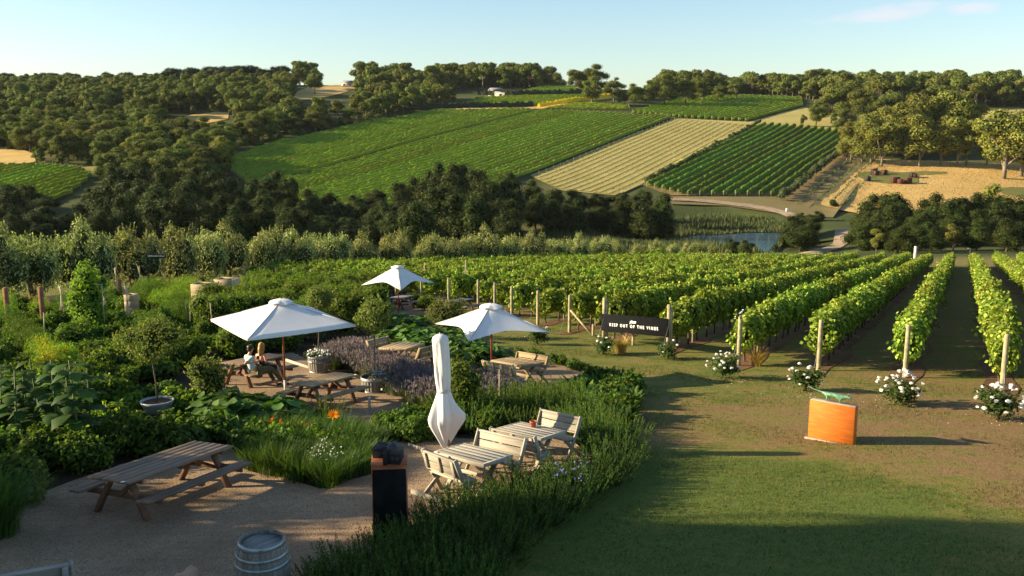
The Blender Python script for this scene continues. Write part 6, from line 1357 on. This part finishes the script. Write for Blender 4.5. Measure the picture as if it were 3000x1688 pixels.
# ------------------------------------------------------------------ steel plinth with the model house
def plinth():
    p = G(1146, 1578); e = thing('steel_plinth', 'tall dark steel plinth with rusty edges at the corner of the hedge', 'plinth', (p.x, p.y, p.z), radians(6)); W, D, H = .56, .46, 1.34
    MB().box((0, 0, H / 2), (W, D, H)).obj('body', 'rust', e); MB().box((0, -D / 2 - .003, H / 2 - .03), (W - .03, .012, H - .07), bev=.002).obj('front_panel', 'black_steel', e); MB().box((0, 0, H + .008), (W + .012, D + .012, .016)).obj('top_plate', 'rust', e)
    h = thing('model_house', 'small black model house with hipped roofs on the steel plinth', 'model house', (p.x, p.y, p.z + H + .016), radians(-4))
    def wing(x, y, w_, d_, hh, rr):
        MB().box((x, y, hh / 2), (w_, d_, hh)).obj('wall', 'model_dark', h); o = .02; a, b, c, d = x - w_ / 2 - o, x + w_ / 2 + o, y - d_ / 2 - o, y + d_ / 2 + o
        V = [(a, c, hh), (b, c, hh), (b, d, hh), (a, d, hh), (x - (w_ - d_) / 2 if w_ > d_ else x, y - (0 if w_ > d_ else (d_ - w_) / 2), hh + rr), (x + (w_ - d_) / 2 if w_ > d_ else x, y + (0 if w_ > d_ else (d_ - w_) / 2), hh + rr)]
        F_ = [(0, 1, 5, 4), (2, 3, 4, 5)] if w_ > d_ else [(1, 2, 5, 4), (3, 0, 4, 5)]; T_ = [(1, 2, 5), (3, 0, 4)] if w_ > d_ else [(0, 1, 4), (2, 3, 5)]
        MB().add(V, [np.array(F_), np.array(T_), np.array([(3, 2, 1, 0)])]).obj('roof', 'model_roof', h)
        return
    wing(.08, -.05, .27, .35, .17, .15); wing(-.13, .12, .30, .17, .15, .10); MB().box((-.01, -.25, .15), (.06, .045, .30)).obj('chimney', 'model_dark', h)
    for x in (.10, .17): MB().box((x, -.229, .09), (.05, .008, .06)).obj('window', 'model_roof', h)
plinth()
# orange block and the green animal
def block():
    a, b = G(2366, 1283), G(2500, 1304); d = b - a; L = math.hypot(d.x, d.y); rz = math.atan2(d.y, d.x); n = Vector((-sin(rz), cos(rz), 0)); W = .20; c = (a + b) / 2 + n * W / 2; H = .90
    e = thing('orange_block', 'bright orange rendered block standing on the lawn', 'plinth', (c.x, c.y, hz(c.x, c.y)), rz); MB().box((0, 0, H / 2 - .1), (L, W, H + .2), bev=.014).obj('block', 'orange_block', e); MB().box((0, 0, H + .003), (L - .02, W - .02, .03), bev=.004).obj('top_slab', 'stone_slab', e)
    MB().box((-.0, -W / 2 - .05, .0), (L + .1, .09, .04), bev=.01).obj('footing', 'stone_slab', e)
    s = thing('animal_sculpture', 'green bronze lizard like animal sculpture on the orange block', 'sculpture', (c.x, c.y, hz(c.x, c.y) + H + .018), rz, None, .84)
    def sk(name, chain, mat, par):
        skin(name, chain, mat, par, 2)
    sk('body', {'v': [((-.02, 0, .19), .075), ((.16, 0, .185), .085), ((-.20, 0, .20), .065), ((-.34, 0, .225), .028), ((-.56, 0, .27), .018), ((-.74, .0, .33), .008), ((.28, 0, .19), .055), ((.38, 0, .205), .06), ((.47, -.01, .18), .028),
      ((.17, -.06, .10), .024), ((.17, -.07, .01), .016), ((.15, .06, .10), .024), ((.19, .07, .01), .016), ((-.17, -.06, .10), .024), ((-.20, -.07, .01), .016), ((-.18, .06, .10), .024), ((-.15, .07, .01), .016)],
      'e': [(0, 1), (0, 2), (2, 3), (3, 4), (4, 5), (1, 6), (6, 7), (7, 8), (1, 9), (9, 10), (1, 11), (11, 12), (2, 13), (13, 14), (2, 15), (15, 16)]}, 'bronze_green', s)
    for y in (-.03, .03): MB().tube([(.37, y, .25), (.365, y * 1.3, .30)], [.016, .003], 6).obj('ear', 'bronze_green', s)
def skin(name, ch, mat, par, lv=2):
    me = bpy.data.meshes.new(name); me.from_pydata([c for c, r in ch['v']], ch['e'], []); me.materials.append(MATS[mat]); o = obj(name, me, par); m = o.modifiers.new('skin', 'SKIN'); sv = me.skin_vertices[0]
    for i, (c, r) in enumerate(ch['v']): sv.data[i].radius = (r, r) if isinstance(r, (int, float)) else r
    sv.data[0].use_root = True; m.use_smooth_shade = True; s = o.modifiers.new('sub', 'SUBSURF'); s.levels = lv; s.render_levels = lv; return o
block()

# ------------------------------------------------------------------ signs
def text(name, body, size, mat, par, loc, rot, shear=0.0, off=.0, sp=1.0, align='CENTER'):
    cu = bpy.data.curves.new(name, 'FONT'); cu.body = body; cu.size = size; cu.extrude = .004; cu.offset = off; cu.shear = shear; cu.align_x = align; cu.align_y = 'CENTER'; cu.space_character = sp; cu.materials.append(MATS[mat])
    t0 = bpy.data.objects.new(name, cu); COL.objects.link(t0); bpy.context.view_layer.update(); me = bpy.data.meshes.new_from_object(t0.evaluated_get(bpy.context.evaluated_depsgraph_get())); bpy.data.objects.remove(t0); o = bpy.data.objects.new(name, me); COL.objects.link(o); o.parent = par; o.location = loc; o.rotation_euler = rot; return o
def keepout():
    A, B = ROWINFO[-12.75], ROWINFO[-9.5]
    pl = at(1762, 920, A[1] - .15); pr_ = at(1958, 936, B[1] - .15); bl = at(1761, 968, A[1] - .15); br = at(1957, 986, B[1] - .15)
    c = (pl + pr_ + bl + br) / 4; ax = (pr_ - pl + br - bl).normalized(); up = ((pl - bl) + (pr_ - br)) / 2; H = up.length * 1.05; L = ((pr_ - pl).length + (br - bl).length) / 2; up.normalize(); n = ax.cross(up).normalized(); up = n.cross(ax) 
    M = Matrix((ax, up, n)).transposed().to_4x4(); M.translation = c; e = thing('warning_sign', 'long black board asking visitors to keep out of the vines', 'sign'); e.matrix_world = M; print('sign', L, H)
    MB().box((0, 0, 0), (L, H, .03), bev=.003).obj('board', 'black_board', e)
    text('lettering', 'KEEP OUT OF THE VINES', H * .235, 'white_paint', e, (0, -H * .10, .018), (0, 0, 0), off=.0045, sp=1.62); text('lettering', 'please', H * .24, 'white_paint', e, (0, H * .17, .018), (0, 0, 0), shear=.45, off=.004, sp=.85)
    for u, v, Y in ((1771, 873, A[1]), (1961, 893, B[1])):
        t = at(u, v, Y); g = hz(t.x, Y); o = MB().tube([(0, 0, -.3), (0, 0, t.z - g)], .075, 14).obj('sign_post', 'post_wood', e, sm=True); o.matrix_world = Matrix.Translation((t.x, Y, g)); bpy.context.view_layer.update()
    for o in [o for o in e.children if o.name.startswith('sign_post')]:
        pass
def reparent_fix(): pass
keepout()
_s = [o for o in bpy.data.objects if o.name.startswith('warning_sign')][0]; bpy.context.view_layer.update()
A_, B_ = ROWINFO[-12.75], ROWINFO[-9.5]
for o, (u, v, Y) in zip([o for o in _s.children if o.name.startswith('sign_post')], ((1771, 873, A_[1]), (1961, 893, B_[1]))):
    t = at(u, v, Y); o.matrix_parent_inverse = _s.matrix_world.inverted(); o.matrix_basis = Matrix.Translation((t.x, Y, hz(t.x, Y)))
def walksign():
    g = G(440, 900); g = Vector((at(440, 900, 52).x, 52, hz(at(440, 900, 52).x, 52))); t = at(440, 746, 52); H = t.z - g.z; e = thing('street_sign', 'black name sign on a thin pole before the dark trees at left', 'sign', g)
    MB().tube([(0, 0, 0), (0, 0, H + .05)], .035, 8).obj('pole', 'black_board', e); w_ = 55 / F * 52; h_ = 8.5 / F * 52; MB().box((w_ / 2 + .04, -.03, H - h_ / 2), (w_, .03, h_), bev=.003).obj('board', 'black_board', e)
    text('lettering', 'WETLANDS WALK', h_ * .62, 'white_paint', e, (w_ / 2 + .04, -.05, H - h_ / 2), (radians(90), 0, 0), off=.004, sp=1.15); MB().tube([(0, -.03, H - h_ - .01), (w_, -.03, H - h_ - .01)], .012, 6).obj('sign_rail', 'black_board', e)
walksign()

# ------------------------------------------------------------------ small things in the garden
def stake(u, v, H, label, lean=0.0, group=None, r=.011):
    p = G(u, v); e = MB().tube([(0, 0, -.05), (lean * .5, 0, H * .5), (lean, 0, H)], r, 5).obj('bamboo_stake', 'bamboo', loc=(p.x, p.y, p.z)); e['label'] = label; e['category'] = 'stake'
    if group: e['group'] = group
def teepee(u, v, H, label, n=4, R=.28, seed=0, twist=.05):
    p = G(u, v); r = random.Random(seed); e = thing('bean_teepee', label, 'plant support', (p.x, p.y, p.z))
    for i in range(n): a = 2 * pi * i / n + r.uniform(-.3, .3); MB().tube([(R * cos(a), R * sin(a), -.05), (-twist * cos(a) * 1.2, -twist * sin(a) * 1.2, H + r.uniform(-.06, .06))], .019, 5).obj('bamboo_cane', 'bamboo', e)
for i, (u, v, H, lb) in enumerate([(187, 958, 1.9, 'bamboo teepee left of the bean tower'), (242, 985, 2.1, 'bamboo teepee in front of the bean tower'), (312, 955, 2.0, 'bamboo teepee at the right side of the bean tower'), (380, 985, 2.1, 'bamboo teepee rising from the dark bush right of the bean tower'), (345, 890, 2.2, 'bamboo teepee by the short red post'), (415, 895, 2.3, 'bamboo teepee left of the name sign')]): teepee(u, v, H * 1.05, lb, 3 if i % 2 else 4, .22, i)
for i, (u, v, H, lb) in enumerate([(1245, 862, 2.3, 'bamboo wigwam right of the farthest umbrella'), (1365, 872, 2.6, 'tall bamboo wigwam standing before the vine rows'), (1503, 850, 2.3, 'rightmost bamboo wigwam among the vine rows')]): teepee(u, v, H, lb, 5, .30, 20 + i, .02)
for i, (u, v, H) in enumerate([(132, 1010, 1.3), (548, 985, 1.6), (558, 990, 1.5), (620, 970, 1.5), (626, 1000, 1.6), (645, 950, 1.3), (484, 905, 1.6), (500, 915, 1.3), (513, 915, 1.3), (560, 900, 1.4), (590, 905, 1.4)]): stake(u, v, H, 'single bamboo stake in the kitchen garden', random.uniform(-.1, .1), 'bamboo stakes in the kitchen garden', .018)
stake(1463, 1222, 1.25, 'lone weathered stake in front of the battened bench', .0)
def bean_tower():
    p = G(268, 985); e = thing('bean_tower', 'tall column of yellow green climbing beans', 'climbing plant', (p.x, p.y, p.z)); m = bush_mesh('foliage', 'lime_leaf', 820, 5200, .92, 3.4, .14, .10, 14, core=.7, up=0); obj('foliage', m, e, (0, 0, 0), 0, (1, .8, 1))
    mb = MB(); mb.tube([(.75, -.3, 0), (.75, -.3, 2.3)], .02, 6); mb.tube([(.45, -.3, 2.3), (.75, -.3, 2.3)], .02, 6); mb.tube([(.45, -.3, 1.5), (.75, -.3, 1.5)], .02, 6); mb.obj('frame', 'bamboo', e)
bean_tower()
for u, vb, vt, Y, lb in ((15, 955, 843, 40, 'reddish timber post at the far left edge'), (118, 950, 840, 41, 'reddish timber post second from left'), (350, 880, 820, 56, 'short pale red post behind the bean tower')):
    t = at(u, vt, Y); g = hz(t.x, Y); o = MB().box((0, 0, (t.z - g) / 2), (.17, .17, t.z - g), bev=.01).obj('timber_post', 'post_red', loc=(t.x, Y, g)); o['label'] = lb; o['category'] = 'post'
def straw():
    P = scatter(GP([(20, 890), (110, 885), (150, 900), (110, 935), (30, 935)]), .14); n = len(P); c = cards(np.column_stack([P, hgt(P[:, 0], P[:, 1]) + .15 + RNG.uniform(0, .25, n)]), RNG.normal(size=(n, 3)) + [0, 0, 1], .5, .05, RNG); obj('straw_heap', joinmesh('straw_heap', [c], 'dry_grass'), kind='stuff', label='heap of straw between the two red posts')
straw()
for u0, u1, v0, v1, Y, lb, D in ((635, 692, 816, 862, 47, 'pale timber planter box catching the sun behind the garden', .8), (568, 630, 830, 872, 46.2, 'pale timber planter box half hidden by the big dark tree', .8), (370, 398, 862, 886, 46, 'small sunlit timber box behind the bean tower', .5)):
    a, b = at(u0, v0, Y), at(u1, v0, Y); h = at(u0, v0, Y).z - at(u0, v1, Y).z; g = hz((a.x + b.x) / 2, Y); e = thing('timber_box', lb, 'planter box', ((a.x + b.x) / 2, Y, g), radians(-12)); n = 4; Hh = a.z - g; L = (b - a).length
    for i in range(n):
        for y in (-D / 2, D / 2): MB().box((0, y, Hh * (i + .5) / n), (L, .05, Hh / n - .01), bev=.005).obj('board', 'wood_fresh', e)
        for x in (-L / 2 + .025, L / 2 - .025): MB().box((x, 0, Hh * (i + .5) / n), (.05, D - .06, Hh / n - .01), bev=.005).obj('board', 'wood_fresh', e)
    MB().box((0, 0, Hh - .08), (L - .1, D - .1, .05)).obj('soil', 'soil', e)
p = G(1083, 1203); o = MB().lathe([(0, -.1), (.035, -.1), (.035, .34), (.038, .345), (.038, .37), (0, .37)], 16).obj('pipe_stub', 'white_pipe', loc=(p.x, p.y, p.z), sm=True); o['label'] = 'short white umbrella sleeve standing empty in the gravel'; o['category'] = 'pipe'
for u, v, Y, h, lb in ((2683, 722, 125, .0, 'white marker post at the far end of the vine rows'),):
    t = at(u, v, Y); g = hz(t.x, Y); o = MB().tube([(0, 0, 0), (0, 0, t.z - g)], .19, 10).obj('marker_post', 'white_pipe', loc=(t.x, Y, g)); o['label'] = lb; o['category'] = 'post'
t = at(2843, 728, 126); g = hz(t.x, 126); o = MB().tube([(0, 0, 0), (0, 0, t.z - g), (-.4, 0, t.z - g + .02)], .06, 6).obj('thin_pole', 'hoop_steel', loc=(t.x, 126, g)); o['label'] = 'thin pole with a crossarm at the far end of the right alley'; o['category'] = 'pole'
def magpie():
    A = ROWINFO[-6.5]; z = hz(*A) + 1.705; e = thing('magpie', 'black and white magpie perched on a vineyard end post', 'bird', (A[0], A[1], z), radians(20))
    skin('body', {'v': [((0, 0, .13), .062), ((.07, 0, .18), .05), ((.12, 0, .235), .038), ((.155, 0, .245), .022), ((-.08, 0, .09), .045), ((-.17, 0, .03), .024), ((-.26, 0, -.03), .016)], 'e': [(0, 1), (1, 2), (2, 3), (0, 4), (4, 5), (5, 6)]}, 'bird_black', e)
    MB().tube([(.17, 0, .245), (.225, 0, .235)], [.012, .003], 6).obj('beak', 'hoop_steel', e); MB().ell((-.01, -.045, .155), (.085, .02, .03), 10, 5, Matrix.Rotation(radians(-32), 3, 'Y')).obj('wing_patch', 'bird_white', e, sm=True); MB().ell((.085, 0, .215), (.035, .048, .03), 8, 5).obj('nape', 'bird_white', e, sm=True); MB().ell((-.2, 0, .018), (.05, .022, .014), 8, 5, Matrix.Rotation(radians(-32), 3, 'Y')).obj('tail_band', 'bird_white', e, sm=True)
    for y in (-.025, .025): MB().tube([(0, y, .09), (.0, y, .0)], .005, 5).obj('leg', 'bird_black', e)
magpie()

# ------------------------------------------------------------------ the couple on the near bench of the umbrella table
def person(e, k, d):
    hip = Vector(d['hip']); ch = Vector(d['chest']); nk = Vector(d['neck']); hd = Vector(d['head']); f = Vector(d['face']).normalized(); sd_ = Vector((0, 0, 1)).cross(f).normalized()
    def L(n): return [Vector(p) for p in d[n]]
    aL, aR = L('armL'), L('armR'); lL, lR = L('legL'), L('legR'); S = .8 if k == 'w' else 1.0
    V = [(hip, .115 * (1 if S == 1 else .95)), (hip.lerp(ch, .5), (.105, .085) if S == 1 else (.085, .07)), (ch, .125 * (1 if S == 1 else .82)), (nk, .048), (hd - Vector((0, 0, .07)) + f * .01, .058), (hd + Vector((0, 0, .03)), .082)]; E = [(0, 1), (1, 2), (2, 3), (3, 4), (4, 5)]
    def limb(root, pts, rad):
        pr = root
        for p_, r_ in zip(pts, rad): V.append((p_, r_)); E.append((pr, len(V) - 1)); pr = len(V) - 1
        return pr
    for a in (aL, aR):
        limb(2, a, [.052 * S, .036 * S, .026 * S, .034 * S])
    for l in (lL, lR): limb(0, l, [.085 * S, .058 * S, .036 * S, .034 * S])
    skin('body', {'v': [(tuple(p_), r_) for p_, r_ in V], 'e': E}, 'skin', e)
    MB().tube([hd + f * .075 + Vector((0, 0, .015)), hd + f * .105 - Vector((0, 0, .015))], [.009, .014], 6).obj('nose', 'skin', e)
    for s in (-1, 1): MB().ell(hd + f * .083 + sd_ * .03 * s + Vector((0, 0, .025)), (.009, .009, .007), 6, 4).obj('eye', 'hair_dark', e); MB().ell(hd + sd_ * .082 * s, (.014, .01, .026), 6, 4).obj('ear', 'skin', e)
    MB().ell(hd + f * .084 - Vector((0, 0, .042)), (.014, .016, .006), 6, 4).obj('mouth', 'terracotta', e)
    for a in (aL, aR):   # fingers
        w_, h_ = a[2], a[3]; dr = (h_ - w_).normalized() if (h_ - w_).length > 1e-4 else f; sx = dr.cross(Vector((0, 0, 1))).normalized(); 
        for q_, ln in ((-1.5, .055), (-.5, .068), (.5, .064), (1.5, .05)):
            b = h_ + dr * .02 + sx * q_ * .017; MB().tube([b, b + dr * ln * .6, b + dr * ln + Vector((0, 0, -.022))], [.009, .0085, .006], 5).obj('finger', 'skin', e)
        b = h_ - dr * .01 + sx * .03; MB().tube([b, b + sx * .03 + dr * .02, b + sx * .035 + dr * .05], [.011, .009, .007], 5).obj('thumb', 'skin', e)
    return hip, ch, nk, hd, f, sd_, aL, aR, lL, lR
def couple():
    _, c, rz, L_, W_ = T1A; by = -(W_ / 2 + .30)
    m = thing('person', 'dark haired man in a light blue shirt and olive trousers, elbow on the table', 'person'); settle(m, c, rz); x0 = -.74
    d = dict(hip=(x0, by + .02, .56), chest=(x0 - .10, by + .10, .90), neck=(x0 - .09, by + .09, 1.06), head=(x0 - .05, by + .07, 1.21), face=(.92, -.25, .02),
             armR=[(x0 - .16, by - .09, .96), (x0 - .36, by + .02, .83), (x0 - .12, by - .12, .82), (x0 - .04, by - .15, .84)], armL=[(x0 - .02, by + .28, .96), (x0 + .05, by + .38, .84), (x0 + .22, by + .24, .80), (x0 + .28, by + .20, .80)],
             legR=[(x0 + .08, by - .09, .55), (x0 + .48, by - .22, .58), (x0 + .76, by - .36, .16), (x0 + .86, by - .40, .06)], legL=[(x0 + .08, by + .10, .55), (x0 + .50, by + .0, .60), (x0 + .66, by - .14, .16), (x0 + .76, by - .18, .06)])
    hip, ch, nk, hd, f, s_, aL, aR, lL, lR = person(m, 'm', d)
    skin('shirt', {'v': [(tuple(hip + Vector((-.01, 0, .03))), .142), (tuple(hip.lerp(ch, .5)), (.125, .105)), (tuple(ch), .145), (tuple(nk - Vector((0, 0, .035))), .06), (tuple(aL[0]), .074), (tuple(aL[0].lerp(aL[1], .6)), .058), (tuple(aR[0]), .074), (tuple(aR[0].lerp(aR[1], .6)), .058)], 'e': [(0, 1), (1, 2), (2, 3), (2, 4), (4, 5), (2, 6), (6, 7)]}, 'shirt_blue', m)
    skin('trousers', {'v': [(tuple(hip - Vector((0, 0, .0))), .14)] + [(tuple(p_), r_) for p_, r_ in zip(lL[:3], (.108, .082, .06))] + [(tuple(p_), r_) for p_, r_ in zip(lR[:3], (.108, .082, .06))], 'e': [(0, 1), (1, 2), (2, 3), (0, 4), (4, 5), (5, 6)]}, 'trousers', m)
    mb = MB(); mb.ell(hd + Vector((0, 0, .05)) - f * .018, (.098, .092, .085), 12, 7); [mb.ell(hd + Vector((random.uniform(-.05, .03), random.uniform(-.07, .07), random.uniform(.02, .12))) - f * .02, (.035, .035, .03), 6, 4) for _ in range(12)]; mb.ell(hd - f * .055 - Vector((0, 0, .01)), (.05, .075, .07), 8, 5); mb.obj('hair', 'hair_dark', m, sm=True)
    for l in (lL, lR): MB().ell(l[3] + Vector((.06, -.02, -.015)), (.12, .045, .04), 10, 5).obj('shoe', 'shoe', m, sm=True)
    w_ = thing('person', 'long haired blond woman in a strapless black dress beside the man', 'person'); settle(w_, c, rz); x1 = -.36
    d = dict(hip=(x1, by + .08, .56), chest=(x1 - .0, by + .12, .90), neck=(x1 + .0, by + .11, 1.07), head=(x1 + .04, by + .09, 1.22), face=(.95, .12, .03),
             armR=[(x1 - .0, by - .04, .97), (x1 - .02, by - .12, .80), (x1 + .24, by - .10, .68), (x1 + .33, by - .10, .655)], armL=[(x1 + .0, by + .27, .97), (x1 + .06, by + .33, .80), (x1 + .30, by + .16, .68), (x1 + .38, by + .10, .66)],
             legR=[(x1 + .07, by + .0, .55), (x1 + .46, by - .08, .60), (x1 + .52, by - .20, .18), (x1 + .60, by - .25, .06)], legL=[(x1 + .07, by + .15, .55), (x1 + .48, by + .06, .62), (x1 + .62, by - .10, .20), (x1 + .72, by - .16, .10)])
    hip, ch, nk, hd, f, s_, aL, aR, lL, lR = person(w_, 'w', d)
    skin('dress', {'v': [(tuple(hip), .130), (tuple(hip.lerp(ch, .5)), (.10, .085)), (tuple(ch + Vector((0, 0, -.02))), .118), (tuple(lL[0]), .10), (tuple(lL[1]), .088), (tuple(lR[0]), .10), (tuple(lR[1]), .088)], 'e': [(0, 1), (1, 2), (0, 3), (3, 4), (0, 5), (5, 6)]}, 'black_dress', w_)
    mb = MB(); mb.ell(hd + Vector((0, 0, .045)) - f * .018, (.095, .092, .088), 12, 7); mb.tube([hd + Vector((0, 0, .06)) - f * .06, hd - f * .085 - Vector((0, 0, .08)), hd - f * .09 - Vector((0, 0, .17)), hd - f * .10 - Vector((0, 0, .27))], [.06, .07, .062, .03], 10)
    for s in (-1, 1): mb.tube([hd + Vector((0, 0, .05)) + s_ * .07 * s, hd - f * .03 + s_ * .078 * s - Vector((0, 0, .10)), hd - f * .05 + s_ * .07 * s - Vector((0, 0, .22))], [.028, .028, .012], 7)
    mb.obj('hair', 'hair_blond', w_, sm=True)
    for l in (lL, lR): MB().ell(l[3] + Vector((.05, -.02, -.02)), (.10, .036, .025), 10, 5).obj('sandal', 'shoe', w_, sm=True)
    R = (TILT @ Matrix.Rotation(rz, 4, 'Z')).to_3x3()
    def glassat(lx, ly, full, label, z=.752):
        q = c + R @ Vector((lx, ly, z)); e = thing('wine_glass', label, 'wine glass', q); MB().lathe([(0, .0), (.034, 0), (.034, .003), (.005, .006), (.004, .09), (.02, .10), (.038, .13), (.042, .16), (.034, .205), (.033, .205), (.040, .16), (.036, .13), (.018, .103), (0, .10)], 20).obj('glass', 'glass', e, sm=True)
        if full: MB().lathe([(0, .104), (.017, .105), (.035, .13), (.0385, .152), (0, .152)], 16).obj('wine', 'wine', e, sm=True)
    glassat(.0, -.12, True, 'glass of red wine on the table beside the woman'); q = d
    glassat(x0 + .04, by - .13, False, 'clear glass held in the man\'s hand', .80)
couple()

# ------------------------------------------------------------------ what throws the evening shade: trees beside the terrace, left of the view
for i, (k, x, y, H, w_) in enumerate(SHADE): tree(k, x, y, H, 'large shade tree left of the terrace, outside the picture', name='shade_tree', group='shade trees left of the terrace', wid=w_)

# ------------------------------------------------------------------ thin evening air over the valley
def haze():
    m = bpy.data.materials.new('haze_air'); m.use_nodes = True; t = m.node_tree; t.nodes.clear(); MATS['haze_air'] = m
    o = t.nodes.new('ShaderNodeOutputMaterial'); v = t.nodes.new('ShaderNodeVolumePrincipled'); v.inputs['Color'].default_value = (.88, .93, 1, 1); v.inputs['Density'].default_value = .000025
    t.links.new(v.outputs[0], o.inputs['Volume']); MB().box((0, 1500, -15), (6300, 3300, 220)).obj('haze', 'haze_air', kind='stuff', label='thin evening haze lying over the valley')
haze()
